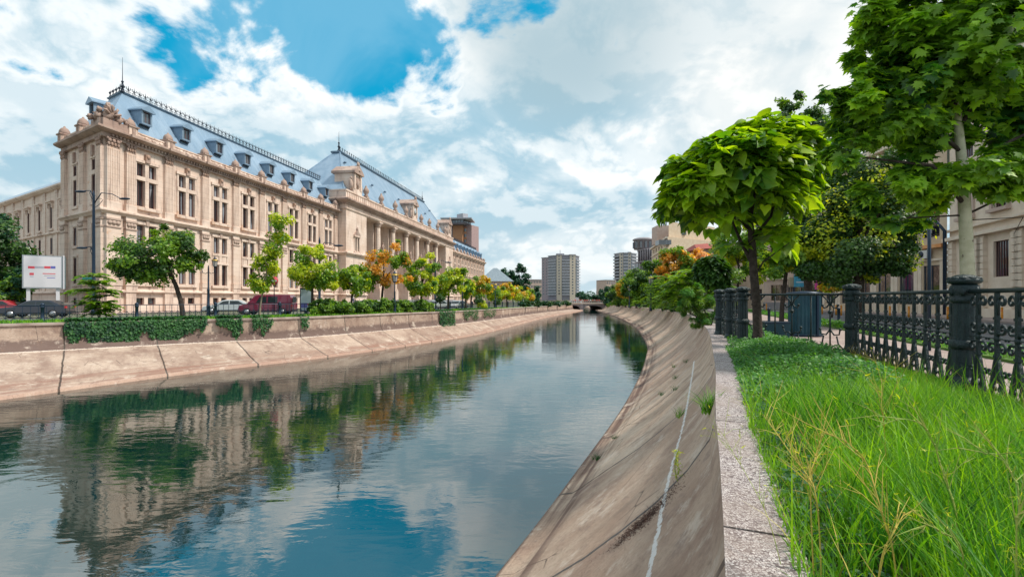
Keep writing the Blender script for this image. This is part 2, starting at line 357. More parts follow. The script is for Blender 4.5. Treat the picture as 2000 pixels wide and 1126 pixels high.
def bank_mat(name, base, light, dark, right):
    """concrete lining: u = metres along the bank, v = 0 top .. 1 water"""
    m = bpy.data.materials.new(name); m.use_nodes = True; t = NT(m.node_tree); b = t.n['Principled BSDF']
    uv = t.node('ShaderNodeUVMap', uv_map='UVMap').outputs[0]; sep = t.node('ShaderNodeSeparateXYZ', {0: uv}); u, v = sep.outputs[0], sep.outputs[1]
    co = t.node('ShaderNodeTexCoord').outputs['Object']
    wob = t.m('SUBTRACT', t.noise(co, .8, 5, .7), .5); w2 = t.m('SUBTRACT', t.noise(t.mapv(co, (1,1,1), (4,7,2)), 5, 4, .7), .5)
    c = t.mix(t.step(t.noise(co, .55, 7, .62), .35, .68), base, light)
    # long smears along the slope
    uvs = t.node('ShaderNodeCombineXYZ', {0: t.m('MULTIPLY', u, .9), 1: t.m('MULTIPLY', v, 3.2), 2: 0}).outputs[0]
    c = t.mix(t.m('MULTIPLY', t.step(t.noise(uvs, 1.0, 9, .72), .47, .64), .6), c, dark)
    pan = t.noise(t.node('ShaderNodeCombineXYZ', {0: t.m('FLOOR', t.m('ADD', t.m('DIVIDE', u, 4.8 if right else 4.7), .29 if right else .5)), 1: 0, 2: 3}).outputs[0], 1.7, 1)
    c = t.mix(t.m('MULTIPLY', t.step(pan, .42, .58), .35), c, dark)
    crk = t.node('ShaderNodeTexVoronoi', {'Vector': t.mapv(co, (1,1,1), (2,5,1)), 'Scale': .62, 'Detail': 2.0}, feature='DISTANCE_TO_EDGE').outputs['Distance']
    cm = t.m('MULTIPLY', t.m('LESS_THAN', crk, .006), t.step(t.noise(co, .5, 3), .52, .58)); c = t.mix(t.m('MULTIPLY', cm, .75), c, (.05,.035,.03))
    uvh = t.node('ShaderNodeCombineXYZ', {0: t.m('MULTIPLY', u, .12), 1: t.m('MULTIPLY', v, 16), 2: 0}).outputs[0]
    hs = t.noise(uvh, 1.0, 6, .6)
    zone = t.step(t.m('ADD', v, t.m('MULTIPLY', wob, .10)), .72, .86)
    c = t.mix(t.m('MULTIPLY', t.m('MULTIPLY', zone, t.step(hs, .38, .6)), .85), c, (.10,.05,.04) if right else (.28,.15,.11))
    c = t.mix(t.m('MULTIPLY', t.step(t.m('ADD', v, t.m('MULTIPLY', w2, .02)), .955, .975), .6), c, (.50,.33,.26) if not right else (.20,.12,.09))
    if not right:
        d1 = t.step(t.m('ADD', v, t.m('MULTIPLY', w2, .10)), .15, .20); d2 = t.m('SUBTRACT', 1, t.step(v, .295, .31))
        c = t.mix(t.m('MULTIPLY', t.m('MULTIPLY', d1, d2), .9), c, (.13,.085,.075))
        c = t.mix(t.m('MULTIPLY', t.m('MULTIPLY', t.m('MULTIPLY', d1, d2), t.step(t.noise(co, .6, 6, .7), .60, .70)), .55), c, (.42,.20,.07))
    fine = t.noise(co, 14, 8, .8)
    c = t.mix(t.m('MULTIPLY', t.step(fine, .45, .72), .5), c, tuple(x*.38 for x in base))
    c = t.mix(t.m('MULTIPLY', t.step(t.noise(t.mapv(co, (1,1,1), (7,1,3)), 2.2, 9, .78), .53, .67), .42), c, (.13,.095,.095))
    c = t.mix(t.m('MULTIPLY', t.step(t.noise(t.mapv(co, (1,1,1), (1,8,3)), 1.1, 8, .75), .54, .66), .6), c, (.66,.56,.47))
    # joints across the slope
    L = 4.8 if right else 4.7
    fu = t.m('FRACT', t.m('ADD', t.m('DIVIDE', u, L), t.m('ADD', t.m('MULTIPLY', wob, .035), t.m('MULTIPLY_ADD', v, -.05, .79 if right else 0))))
    du = t.m('MULTIPLY', t.m('ABSOLUTE', t.m('SUBTRACT', fu, .5)), L)
    low = t.m('GREATER_THAN', v, .02)
    j = t.m('MULTIPLY', t.m('SUBTRACT', 1, t.step(du, .02, .055)), low)
    wj = t.m('MULTIPLY', t.m('SUBTRACT', 1, t.step(du, .03, .05)), t.step(t.noise(t.mapv(co, (1,1,1), (2,2,9)), .25, 2), .45, .52))
    c = t.mix(t.m('MULTIPLY', wj, .8), c, (.62,.53,.46) if not right else (.60,.56,.52))
    c = t.mix(t.m('MULTIPLY', j, .85), c, (.035,.025,.02))
    # long mortar line following the river
    vl = .21 if right else .305
    dv = t.m('ABSOLUTE', t.m('SUBTRACT', v, t.m('ADD', vl, t.m('MULTIPLY', w2, .006 if right else .01))))
    hw = t.m('MULTIPLY', t.step(t.noise(co, 9, 6, .8), .34, .58), .0085 if right else .007)
    ln = t.m('LESS_THAN', dv, hw)
    if right: ln = t.m('MULTIPLY', ln, t.m('LESS_THAN', u, 40))
    c = t.mix(t.m('MULTIPLY', ln, .9), c, (.72,.70,.68) if right else (.68,.58,.5))
    t.l.new(c, b.inputs['Base Color']); b.inputs['Roughness'].default_value = .85; b.inputs['Specular IOR Level'].default_value = .3
    hh = t.m('SUBTRACT', t.m('ADD', t.m('MULTIPLY', fine, .6), t.noise(co, 2.5, 5)), t.m('MULTIPLY', j, 1.2))
    bp = t.node('ShaderNodeBump', {'Strength': .8, 'Distance': .05, 'Height': hh}); t.l.new(bp.outputs[0], b.inputs['Normal'])
    return m
M['bank_r'] = bank_mat('right_bank_concrete', (.47,.33,.24), (.66,.51,.39), (.25,.155,.12), True)
M['bank_l'] = bank_mat('left_bank_concrete', (.36,.255,.20), (.52,.40,.32), (.20,.12,.095), False)
def terrazzo():
    m = bpy.data.materials.new('coping_terrazzo'); m.use_nodes = True; t = NT(m.node_tree); b = t.n['Principled BSDF']
    co = t.node('ShaderNodeTexCoord').outputs['Object']
    vo = t.node('ShaderNodeTexVoronoi', {'Vector': co, 'Scale': 62}, feature='DISTANCE_TO_EDGE').outputs['Distance']
    vc = t.node('ShaderNodeTexVoronoi', {'Vector': co, 'Scale': 62}).outputs['Color']
    r_ = t.node('ShaderNodeSeparateColor', {0: vc}).outputs[0]
    chip = t.mix(r_, (.26,.21,.21), (.66,.60,.58)); chip = t.mix(t.step(r_, .0, .3), (.10,.075,.08), chip)
    c = t.mix(t.step(vo, .05, .13), (.14,.10,.10), chip)
    c = t.mix(t.m('MULTIPLY', t.step(t.noise(co, 1.1, 6, .65), .46, .68), .55), c, (.26,.20,.17))
    t.l.new(c, b.inputs['Base Color']); b.inputs['Roughness'].default_value = .75
    bp = t.node('ShaderNodeBump', {'Strength': .4, 'Distance': .01, 'Height': vo}); t.l.new(bp.outputs[0], b.inputs['Normal'])
    return m
M['terrazzo'] = terrazzo()
M['coping'] = mat('coping_stone', (.46,.38,.33), .8, 0, (.30,.22,.19), 1.2, .3, 12)
M['asphalt'] = mat('asphalt', (.10,.095,.10), .85, 0, (.15,.14,.145), .4, .3, 30)
M['paving'] = mat('paving', (.30,.22,.20), .85, 0, (.38,.30,.27), .6, .3, 12)
M['earth'] = mat('earth', (.05,.06,.025), .95, 0, (.07,.09,.03), 2, .5, 20)
M['lawn'] = mat('lawn_ground', (.06,.13,.02), .95, 0, (.12,.22,.03), 1.5, .6, 30)
M['far'] = mat('far_ground', (.08,.11,.05), .95, 0, (.14,.13,.10), .02)
def water_mat():
    m = bpy.data.materials.new('river_water'); m.use_nodes = True; t = NT(m.node_tree); b = t.n['Principled BSDF']
    co = t.node('ShaderNodeTexCoord').outputs['Object']
    c = t.mix(t.step(t.noise(co, .06, 4), .4, .65), (.001,.018,.016), (.003,.030,.026))
    t.l.new(c, b.inputs['Base Color']); b.inputs['Roughness'].default_value = .015
    b.inputs['IOR'].default_value = 3.1; b.inputs['Specular IOR Level'].default_value = .5
    n1 = t.noise(t.mapv(co, (.9,1.7,1), (0,0,0), (0,0,.3)), 1.6, 4, .5, .6)
    n2 = t.noise(t.mapv(co, (.35,.9,1), (3,1,0)), 1.1, 3, .5, .8)
    patch = t.step(t.noise(t.mapv(co, (.6,1,1), (8,2,0)), .11, 3, .5), .40, .62)
    h = t.m('ADD', t.m('MULTIPLY', n1, t.m('MULTIPLY_ADD', patch, .055, .020)), t.m('MULTIPLY', n2, .06))
    bp = t.node('ShaderNodeBump', {'Strength': 1.0, 'Distance': 1.0, 'Height': t.m('MULTIPLY', h, .13)}); t.l.new(bp.outputs[0], b.inputs['Normal'])
    return m
M['water'] = water_mat()
# ------------------------------------------------------------------ terrain, river, banks
WATER = -3.0
def gz(y): return -.007*min(max(y-50, 0), 150)
def spline(pts, sub=6):
    P = [Vector(p) for p in pts]; out = []
    for i in range(len(P)-1):
        a, b, c, d = P[max(i-1,0)], P[i], P[i+1], P[min(i+2,len(P)-1)]
        for k in range(sub):
            s = k/sub
            out.append(.5*((2*b)+(c-a)*s+(2*a-5*b+4*c-d)*s*s+(3*b-a-3*c+d)*s**3))
    return out+[P[-1]]
RC = [(-8.2,-20),(-3.3,-8),(1.0,2.3),(2.36,5.7),(4.36,10.6),(8.5,21.5),(13.2,36),(17.5,52),(24,85),(30.5,130),(36,190),(46,300),(60,420)]
RW = []
for i, p in enumerate(RC):
    a, b = Vector(RC[max(i-1,0)]), Vector(RC[min(i+1,len(RC)-1)]); d = (b-a).normalized()
    RW.append((p[0]-d.y*(3.3 if p[1] < 100 else 4), p[1]+d.x*3.3))
LC = [(-100,-40),(-62,1),(-42,19),(-30.2,29),(-23.5,34.8),(-16.9,40.5),(-9.8,55.5),(-5,70),(6.5,120),(18,165),(25,200),(36,300),(48,420)]
LW = [(-84,-60),(-48,-12),(-31,6),(-23.6,21.2),(-19.6,30),(-14,38.7),(-7.2,54),(-2.3,70),(9.2,122),(22,166),(29,200),(41,300),(53,420)]
rc, rw_, lc, lw = [spline(q, 8) for q in (RC, RW, LC, LW)]
def rz_(y):  # right coping height
    f = min(max((y-21)/31, 0), 1); return .3*(1-f)+(gz(y)+.08)*f
def lz_(y): return gz(y)+.06
def interp(curve, y):
    for a, b in zip(curve, curve[1:]):
        if a.y <= y <= b.y: return a.x+(b.x-a.x)*(y-a.y)/(b.y-a.y)
    return curve[0].x if y < curve[0].y else curve[-1].x
def bank(name, C, W_, zf, prof, m):
    """profile = [(fraction to water, z or ('t', offset from coping top), v)]"""
    me = bpy.data.meshes.new(name); vs = []; fs = []; uv = []; u = 0; us = []
    for i, (c, w0) in enumerate(zip(C, W_)):
        if i: u += (c-C[i-1]).length
        us.append(u); top = zf(c.y)
        for f, z, v in prof:
            p = c.lerp(w0, f); zz = top+z[1] if isinstance(z, tuple) else z
            vs.append((p.x, p.y, zz)); uv.append((u, v))
    k = len(prof)
    for i in range(len(C)-1):
        for j in range(k-1): fs.append((i*k+j, i*k+j+1, (i+1)*k+j+1, (i+1)*k+j))
    me.from_pydata(vs, [], fs); me.materials.append(m)
    L = me.uv_layers.new(name='UVMap')
    for lp in me.loops: L.data[lp.index].uv = uv[lp.vertex_index]
    me.polygons.foreach_set('use_smooth', [True]*len(fs))
    o = bpy.data.objects.new(name, me); col.objects.link(o); return tag(o, kind='structure')
import bmesh
bank('right_bank', rc, rw_, rz_, [(0,('t',-.02),0),(.02,('t',-.25),.06),(.09,('t',-.62),.14),(.19,('t',-1.03),.24),(.32,('t',-1.47),.35),(.45,('t',-1.87),.46),(.85,-2.66,.86),(.90,-2.78,.90),(.97,-2.84,.96),(1.0,-2.9,.98),(1.02,-3.6,1)], M['bank_r'])
bank('left_bank', lc, lw, lz_, [(0,('t',-.05),0),(.01,('t',-.9),.16),(.03,('t',-1.3),.22),(.09,('t',-1.62),.30),(.12,('t',-1.7),.32),(.86,-2.72,.9),(.93,-2.80,.95),(.985,-2.84,.975),(1.0,-2.86,.98),(1.004,-3.6,1)], M['bank_l'])
# ground: one sheet each side of the channel, out to the horizon
def side_ground(name, C, zf, sgn, m, off):
    mb = MB(); ys = sorted(set([-300,-120,-60]+[round(p.y,3) for p in C]+[600,1500,4000]))
    prev = None
    for y in ys:
        x = interp(C, y); z = zf(y)
        row = [(x+sgn*.0,y,z-off),(x+sgn*14,y,min(z-off, gz(y)-.03)),(x+sgn*60,y,gz(y)-.03),(sgn*4000,y,gz(y)-.03)]
        if prev:
            for k in range(3): mb.quad(prev[k], prev[k+1], row[k+1], row[k])
        prev = row
    return mb.build(name, m, kind='structure')
side_ground('ground', lc, lz_, -1, M['far'], .10)
side_ground('ground', rc, lambda y: gz(y), 1, M['far'], .10)
mb = MB(); mb.quad((-4000,-300,WATER),(4000,-300,WATER),(4000,600,WATER),(-4000,600,WATER)); mb.build('river_water', M['water'], kind='structure')
mb = MB(); mb.quad((20,420,-1.09),(80,420,-1.09),(400,4000,-1.09),(-300,4000,-1.09)); mb.build('far_ground', M['far'], kind='structure')
# copings
def offs(C, d):
    out = []
    for i, p in enumerate(C):
        t_ = (C[min(i+1,len(C)-1)]-C[max(i-1,0)]).normalized(); out.append(Vector((p.x+t_.y*d, p.y-t_.x*d)))
    return out
def strip(name, A, B, za, zb, m, kind='structure', thick=0, **k):
    mb = MB(); n = len(A)
    vs = [(a.x,a.y,za(a.y)) for a in A]+[(b.x,b.y,zb(b.y)) for b in B]
    fs = [(i,i+1,n+i+1,n+i) for i in range(n-1)]
    if thick:
        o = 2*n; vs += [(x,y,z-thick) for x,y,z in vs[:2*n]]
        fs += [(i,o+i,o+i+1,i+1) for i in range(n-1)]+[(n+i,n+i+1,o+n+i+1,o+n+i) for i in range(n-1)]+[(o+i,o+n+i,o+n+i+1,o+i+1) for i in range(n-1)]+[(0,n,o+n,o),(n-1,o+n-1,o+2*n-1,2*n-1)]
    mb.add(vs, fs); return mb.build(name, m, kind=kind, **k)
# right coping: separate terrazzo slabs with open joints
def resample(C, step, y0, y1):
    pts = [p for p in C if y0 <= p.y <= y1]; out = [pts[0]]; acc = 0
    for a, b in zip(pts, pts[1:]):
        d = (b-a).length; s = step-acc
        while s <= d: out.append(a.lerp(b, s/d)); s += step
        acc = (acc+d) % step
    return out
fine = [Vector(p) for p in spline(RC, 40)]
slab = resample(fine, 1.32, -6, 60)
proto_lbl = 'speckled terrazzo coping slab on the right bank edge'
wc = lambda y: .38+.28*min(max((y-5)/12, 0), 1)
cop = empty('coping_kerb', (0,0,0), label='pale speckled terrazzo coping running along top of the right concrete bank', cat='coping')
for i in range(len(slab)-1):
    a, b = slab[i], slab[i+1]; d = (b-a).normalized(); n = Vector((d.y,-d.x)); a2 = a+d*.012; b2 = b-d*.004
    mb = MB(); z = rz_(a.y)+random.uniform(-.004,.004)
    q = [a2-n*.0, b2-n*.0, b2+n*wc(b.y), a2+n*wc(a.y)]
    mb.prism([(p.x,p.y) for p in q], z-.34, z); mb.build('coping_slab', M['terrazzo'], cop)
strip('coping_kerb', offs([p for p in rc if p.y > 59], -.04), offs([p for p in rc if p.y > 59], .5), rz_, rz_, M['coping'], kind=None, thick=.2,
      label='distant narrow concrete coping on the right bank towards the bridge', cat='coping')
strip('coping_kerb', offs(lc, .10), offs(lc, -.5), lambda y: lz_(y)+.02, lambda y: lz_(y)+.02, M['coping'], kind=None, thick=.14,
      label='thin stone coping along the top of the left embankment wall', cat='coping')
# left: grass verge, road, pavement
vz = lambda h: (lambda y: gz(y)+h)
strip('grass_verge', offs(lc, -.5), offs(lc, -4.6), lambda y: lz_(y)-.03, vz(.03), M['lawn'])
strip('road', offs(lc, -5.0), offs(lc, -13), vz(-.01), vz(-.01), M['asphalt'])
# palace axes
E1 = Vector((.1454,.9894)); E2 = Vector((-.8505,.526)); PC = Vector((-44,53)); NO = Vector((.9894,-.1454))
mb = MB()
A = PC+NO*4-E1*4; B = PC+E1*215+NO*4; mb.add([(A.x-60,A.y+26,.02),(A.x,A.y,.02),(B.x,B.y,gz(B.y)+.02),(B.x-60,B.y,gz(B.y)+.02)], [(0,1,2,3)])
mb.build('pavement', M['paving'], kind='structure')
# right: planting bed, path, verge, road, pavement
FN = [Vector(p) for p in ((3.35,-2.6),(5.05,2.5),(6.7,7.28),(8.3,12.0),(6.9,14.7),(7.2,16.2),(7.5,17.75),(8.9,20.9))]
bed = MB(); yy = [-6,-2.6,2.5,7.28,12,14.7,16.2,17.75,20.9,30,45]
fx = {-6:2.2,-2.6:3.35,2.5:5.05,7.28:6.7,12:8.3,14.7:8.0,16.2:8.4,17.75:8.9,20.9:10.2,30:14,45:19}
for a, b in zip(yy, yy[1:]):
    z = lambda y: .25 if y < 22 else max(.25-.009*(y-22), gz(y)+.03)
    bed.quad((interp(rc,a)+.3,a,z(a)),(fx[a]+.12,a,z(a)),(fx[b]+.12,b,z(b)),(interp(rc,b)+.3,b,z(b)))
    bed.quad((fx[a]+.12,a,z(a)),(fx[a]+.12,a,-.2),(fx[b]+.12,b,-.2),(fx[b]+.12,b,z(b)))
bed.build('planting_bed', M['earth'], kind='structure')
rF, nF = Vector((.3216,.9469)), Vector((.9469,-.3216)); O = Vector((6.7,7.28))
def rpoly(name, q0, q1, s0, s1, z, m, thick=0):
    mb = MB(); p = [O+nF*q+rF*s for q, s in ((q0,s0),(q1,s0),(q1,s1),(q0,s1))]
    if thick: mb.prism([tuple(v) for v in p], z-thick, z)
    else: mb.add([(v.x,v.y,z) for v in p], [(0,1,2,3)])
    return mb.build(name, m, kind='structure')
rpoly('footpath', .15, 3.6, -20, 60, .03, M['paving'])
rpoly('verge', 3.6, 5.0, -20, 60, .10, M['lawn'], .12)
rpoly('road', 5.0, 22, -20, 62, .012, M['asphalt'])
strip('road', offs([p for p in rc if 60 < p.y < 330], 6), offs([p for p in rc if 60 < p.y < 330], 15), vz(-.012), vz(-.012), M['asphalt'])
g0, gd = Vector((35.7,34.3)), Vector((.3,.954))
mb = MB(); gn = Vector((-.954,.3)); p = [g0-gd*40-gn*1, g0-gd*40+gn*3.4, g0+gd*9.4+gn*3.4, Vector((35.4,62)), Vector((39,62)), g0+gd*9.4-gn*1]; mb.prism([tuple(v) for v in p], -.05, .14); mb.build('pavement', M['paving'], kind='structure')
# ------------------------------------------------------------------ the palace (local frame: x along river front, y into the building)
PROT = []          # prototypes, unlinked at the end if unused
th = math.atan2(E1.y, E1.x)
pal = empty('palace', (PC.x, PC.y, 0), th, label='long pale stone palace with blue-grey mansard roofs across the river', cat='palace')
S, SD, ZN, ZD = M['stone'], M['stone_dark'], M['zinc'], M['zinc_dark']
phi = math.atan2(-(E2.x*E1.y-E2.y*E1.x), E2.x*E1.x+E2.y*E1.y); phi = abs(phi)
cs, sn = math.cos(phi), math.sin(phi)          # side wall direction in the local frame
class Front:   # plane parallel to the river front, at y = -proj
    def __init__(s, proj): s.p = proj
    def pt(s, t, d, z): return (t, -s.p-d, z)
    rz = 0
class Side:
    rz = phi+math.pi
    def __init__(s, base=0, proj=0): s.p = proj; s.b = base
    def pt(s, t, d, z):     # outward = (-sn, cs)
        d = d+s.p
        return (s.b+t*cs-d*sn, t*sn+d*cs, z)
def fbox(mb, F, t0, t1, d0, d1, z0, z1, **k):
    P = F.pt
    mb.add([P(t0,d0,z0),P(t1,d0,z0),P(t1,d1,z0),P(t0,d1,z0),P(t0,d0,z1),P(t1,d0,z1),P(t1,d1,z1),P(t0,d1,z1)],
           [(0,3,2,1),(4,5,6,7),(0,1,5,4),(1,2,6,5),(2,3,7,6),(3,0,4,7)], **k)
def wall(mb, F, t0, t1, z0, z1, holes, depth=.38):
    ts = sorted(set([t0,t1]+[h[i] for h in holes for i in (0,1)])); zs = sorted(set([z0,z1]+[h[i] for h in holes for i in (2,3)]))
    P = F.pt
    for a, b in zip(ts, ts[1:]):
        for c, d in zip(zs, zs[1:]):
            mt, mz = (a+b)/2, (c+d)/2
            if any(h[0] < mt < h[1] and h[2] < mz < h[3] for h in holes): continue
            mb.quad(P(a,0,c),P(b,0,c),P(b,0,d),P(a,0,d))
    for h in holes:
        a, b, c, d = h[:4]; e = -depth
        mb.quad(P(a,0,c),P(a,e,c),P(a,e,d),P(a,0,d)); mb.quad(P(b,0,c),P(b,0,d),P(b,e,d),P(b,e,c))
        mb.quad(P(a,0,c),P(b,0,c),P(b,e,c),P(a,e,c)); mb.quad(P(a,0,d),P(a,e,d),P(b,e,d),P(b,0,d))
# --- window prototypes (own frame: x across, -y outward, z up from palace ground)
def window_proto(ops, name='window', glass='glass', bars=True, depth=.30):
    mb = MB(); g = MB()
    for a, b, c, d in ops:
        w_ = .09
        mb.box(a,a+w_,depth-.06,depth,c,d); mb.box(b-w_,b,depth-.06,depth,c,d); mb.box(a+w_,b-w_,depth-.06,depth,c,c+w_); mb.box(a+w_,b-w_,depth-.06,depth,d-w_,d)
        if bars:
            mb.box((a+b)/2-.035,(a+b)/2+.035,depth-.05,depth-.002,c+w_,d-w_)
        g.quad((a,depth,c),(b,depth,c),(b,depth,d),(a,depth,d))
    o = mb.build(name, M['wframe'], pal); g.build('pane', M[glass], o, fix=False); PROT.append(o); return o
def place(proto, F, t, d=0, dz=0, parent=None):
    if proto.get('used'): o = inst(proto)
    else: o = proto
    proto['used'] = 1
    o.parent = parent or pal; o.location = F.pt(t, d, dz); o.rotation_euler = (0,0,F.rz); return o
def pair(z0, z1): return [(-1.30,-.25,z0,z1),(.25,1.30,z0,z1)]
W2u = window_proto(pair(12.3,15.3)+pair(15.8,17.3)); W1u = window_proto(pair(7.9,10.1)); W1l = window_proto(pair(3.4,6.3)); W0 = window_proto(pair(.85,1.65),'basement_window','glass_dark',False)
one = lambda a, b, w_=.5: [(-w_,w_,a,b)]
V2u = window_proto(one(12.3,15.3)+one(15.8,17.0),depth=.1); V1u = window_proto(one(7.7,9.8),depth=.1); V1l = window_proto(one(3.3,6.3),depth=.1); V0 = window_proto(one(.85,1.65),'basement_window','glass_dark',False,depth=.1)
# --- ornament prototypes
def capital(mb, w_, z0, z1, d0, d1):
    h = z1-z0
    mb.box(-w_/2-.02,w_/2+.02,-d1-.02,-d0,z0,z0+.1*h,mi=1)
    for r in range(2):
        n = 4-r
        for i in range(n):
            x = (i-(n-1)/2)*w_/n; z = z0+h*(.1+.36*r)
            mb.ball((x,-d1-.04-.05*r,z+.2*h),(w_/n*.5,.10,.22*h),6,4,mi=1)
    for sx in (-1,1): mb.ball((sx*w_*.5,-d1-.06,z1-.2*h),(.15,.16,.15*h+.03),6,4,mi=1)
    mb.box(-w_/2-.16,w_/2+.16,-d1-.14,-d0,z1-.1*h,z1,mi=1)
def pilaster_proto(w_, d=.28, flutes=5, z0=11.9, zc=18.05, z1=19.1, low=True, name='pilaster'):
    mb = MB()
    mb.box(-w_/2,w_/2,-d,.02,z0,zc)
    if flutes:
        fw = w_/(2*flutes+1)
        for i in range(flutes+1):
            x = -w_/2+fw*2*i; mb.box(x,x+fw,-d-.05,-d,z0+.4,zc-.15)
    mb.box(-w_/2-.1,w_/2+.1,-d-.1,.02,z0-.5,z0+.25); mb.box(-w_/2-.16,w_/2+.16,-d-.15,.02,z0-.9,z0-.5)
    capital(mb, w_, zc, z1, 0, d)
    if low:   # rusticated lower order
        mb.box(-w_/2-.08,w_/2+.08,-d-.04,.02,3.25,10.8); mb.box(-w_/2-.2,w_/2+.2,-d-.18,.02,3.0,3.7)
        mb.box(-w_/2-.18,w_/2+.18,-d-.16,.02,10.15,10.35,mi=1); mb.box(-w_/2-.14,w_/2+.14,-d-.12,.02,9.3,9.45,mi=1)
        for i in range(3): mb.ball(((i-1)*w_*.32,-d-.1,9.85),(w_*.2,.12,.24),6,4,mi=1)
        mb.box(-w_/2-.14,w_/2+.14,-d-.12,.02,2.45,3.0); mb.box(-w_/2-.05,w_/2+.05,-d-.02,.02,0,2.2)
    o = mb.build(name, [S,SD], pal); PROT.append(o); return o
PIL = pilaster_proto(1.15); PILc = pilaster_proto(1.5, .34, 7)
def acro_proto():
    mb = MB(); mb.box(-.55,.55,-.62,.35,19.95,20.95); mb.box(-.66,.66,-.74,.42,20.95,21.12,mi=1)
    mb.lathe([(.52,0),(.55,.15),(.5,.42),(.34,.68),(.12,.82),(.09,.95),(.0,1.0)],10,(0,-.12,21.12),mi=1); mb.box(-.18,.18,-.72,-.55,20.15,20.8,mi=1)
    o = mb.build('acroterion', [S,SD], pal); PROT.append(o); return o
ACR = acro_proto()
def surround_upper():
    mb = MB()
    for sx in (-1,1): mb.box(sx*1.30-(.0 if sx>0 else .24),sx*1.30+(.24 if sx>0 else 0),-.10,.0,12.15,17.45)
    mb.box(-.25,.25,-.14,.0,12.15,17.45); mb.box(-1.56,1.56,-.16,.0,15.32,15.78); mb.box(-1.70,1.70,-.20,.0,17.40,17.72); mb.box(-.30,.30,-.34,-.02,17.5,18.45,mi=1); mb.ball((0,-.34,18.2),(.26,.14,.3),6,4,mi=1)
    mb.box(-1.85,1.85,-.34,.0,11.86,12.2); o = mb.build('window_surround', [S,SD], pal); PROT.append(o); return o
def surround_lower():
    mb = MB()
    for sx in (-1,1): mb.box(sx*1.30-(.0 if sx>0 else .22),sx*1.30+(.22 if sx>0 else 0),-.09,.0,3.3,10.25)
    mb.box(-.25,.25,-.12,.0,3.3,10.25); mb.box(-1.6,1.6,-.18,.0,10.18,10.5); mb.box(-.22,.22,-.28,-.02,10.1,10.75,mi=1)
    mb.box(-1.55,1.55,-.18,.0,6.32,6.62); mb.box(-1.55,1.55,-.14,.0,7.55,7.86)
    for sx in (-1,1): mb.box(sx*.78-.42,sx*.78+.42,-.07,-.0,6.6,7.57)
    mb.box(-1.7,1.7,-.24,.0,3.02,3.34); o = mb.build('window_surround', [S,SD], pal); PROT.append(o); return o
SUR = (surround_upper(), surround_lower())
def surround1(a, b, key):
    mb = MB()
    for sx in (-1,1): mb.box(min(sx*.5,sx*.7),max(sx*.5,sx*.7),-.04,0,a-.1,b+.05)
    mb.box(-.8,.8,-.10,0,b,b+.25); mb.box(-.85,.85,-.14,0,a-.3,a)
    if key: mb.box(-.6,.6,-.05,0,15.32,15.78); mb.box(-.22,.22,-.24,-.01,b+.2,18.5,mi=1)
    o = mb.build('window_surround', [S,SD], pal); PROT.append(o); return o
SUR1 = (surround1(12.25,17.1,1), surround1(7.65,9.9,0), surround1(3.25,6.4,0))
def dormer_proto():
    mb = MB()
    x, zf, zt = .72, 22.3, 24.0
    mb.box(-x,-.5,.62,.9,zf,zt,mi=1); mb.box(.5,x,.62,.9,zf,zt,mi=1); mb.box(-.5,.5,.62,.9,zf,22.5,mi=1); mb.box(-.5,.5,.62,.9,23.85,zt,mi=1)
    mb.add([(-x,.9,zf),(-x,.9,zt),(-x,2.6,zt),(x,.9,zf),(x,.9,zt),(x,2.6,zt),(-x,1.2,21.9),(x,1.2,21.9)],[(0,1,2,6),(3,4,5,7)],mi=1)
    e = .95
    mb.add([(-e,.35,zt),(e,.35,zt),(0,.35,zt+.6),(-e,2.9,zt),(e,2.9,zt),(0,3.2,zt+.6),(-e,.35,zt-.14),(e,.35,zt-.14),(-e,2.9,zt-.14),(e,2.9,zt-.14)],[(0,1,2),(0,2,5,3),(1,4,5,2),(6,7,1,0),(6,8,9,7),(6,0,3,8),(7,9,4,1)],mi=0)
    mb.box(-.5,.5,.80,.9,22.5,23.85,mi=2)
    o = mb.build('dormer', [ZN,M['zinc_cheek'],M['wframe']], pal)
    g = MB()
    for a, b in ((-.42,-.05),(.05,.42)): g.quad((a,.79,22.58),(b,.79,22.58),(b,.79,23.77),(a,.79,23.77))
    g.build('pane', M['glass_dark'], o, fix=False); PROT.append(o); return o
DOR = dormer_proto()
CORN = [(0,18.95),(.38,18.95),(.38,19.12),(.30,19.14),(.30,19.45),(.55,19.5),(.85,19.62),(1.0,19.72),(1.0,19.92),(.75,20.02),(.4,20.05),(.0,20.05)]
BAND = [(0,10.72),(.3,10.75),(.42,10.9),(.62,11.05),(.62,11.22),(.35,11.34),(.0,11.4)]
PLIN = [(0,2.16),(.30,2.18),(.42,2.28),(.42,2.42),(.28,2.5),(.18,2.55),(.0,2.56)]
def dentils(mb, F, t0, t1, z, d):
    n = int((t1-t0)/.45)
    for i in range(n): t = t0+.2+i*.45; fbox(mb, F, t, t+.22, d, d+.2, z, z+.22)
CREST = []
def cresting(p0, p1, h=1.15, step=.78):
    mb = MB(); a, b = Vector(p0), Vector(p1); L = (b-a).length; d = (b-a)/L; n = int(L/step)
    up = Vector((0,0,1))
    def P(s, z): return a+d*s+up*z
    mb.tube([P(0,.06),P(L,.06)],.035,4); mb.tube([P(0,.34*h),P(L,.34*h)],.022,4)
    for i in range(n+1):
        s = i*L/n; mb.tube([P(s,0),P(s,h*.86),P(s,h)],[.04,.035,.005],4)
        mb.ball(P(s,h*.62),(.075,.075,.2),5,4)
        for e in (-1,1):
            mb.tube([P(s,.42*h),P(s+e*.14,.56*h),P(s+e*.27,.62*h),P(s+e*.30,.76*h),P(s+e*.2,.80*h)],[.03,.045,.05,.045,.02],4)
            mb.tube([P(s,.10),P(s+e*.18,.2*h),P(s+e*.26,.34*h),P(s+e*.10,.42*h)],[.02,.03,.03,.02],3)
    return mb.build('cresting', M['iron'], pal)
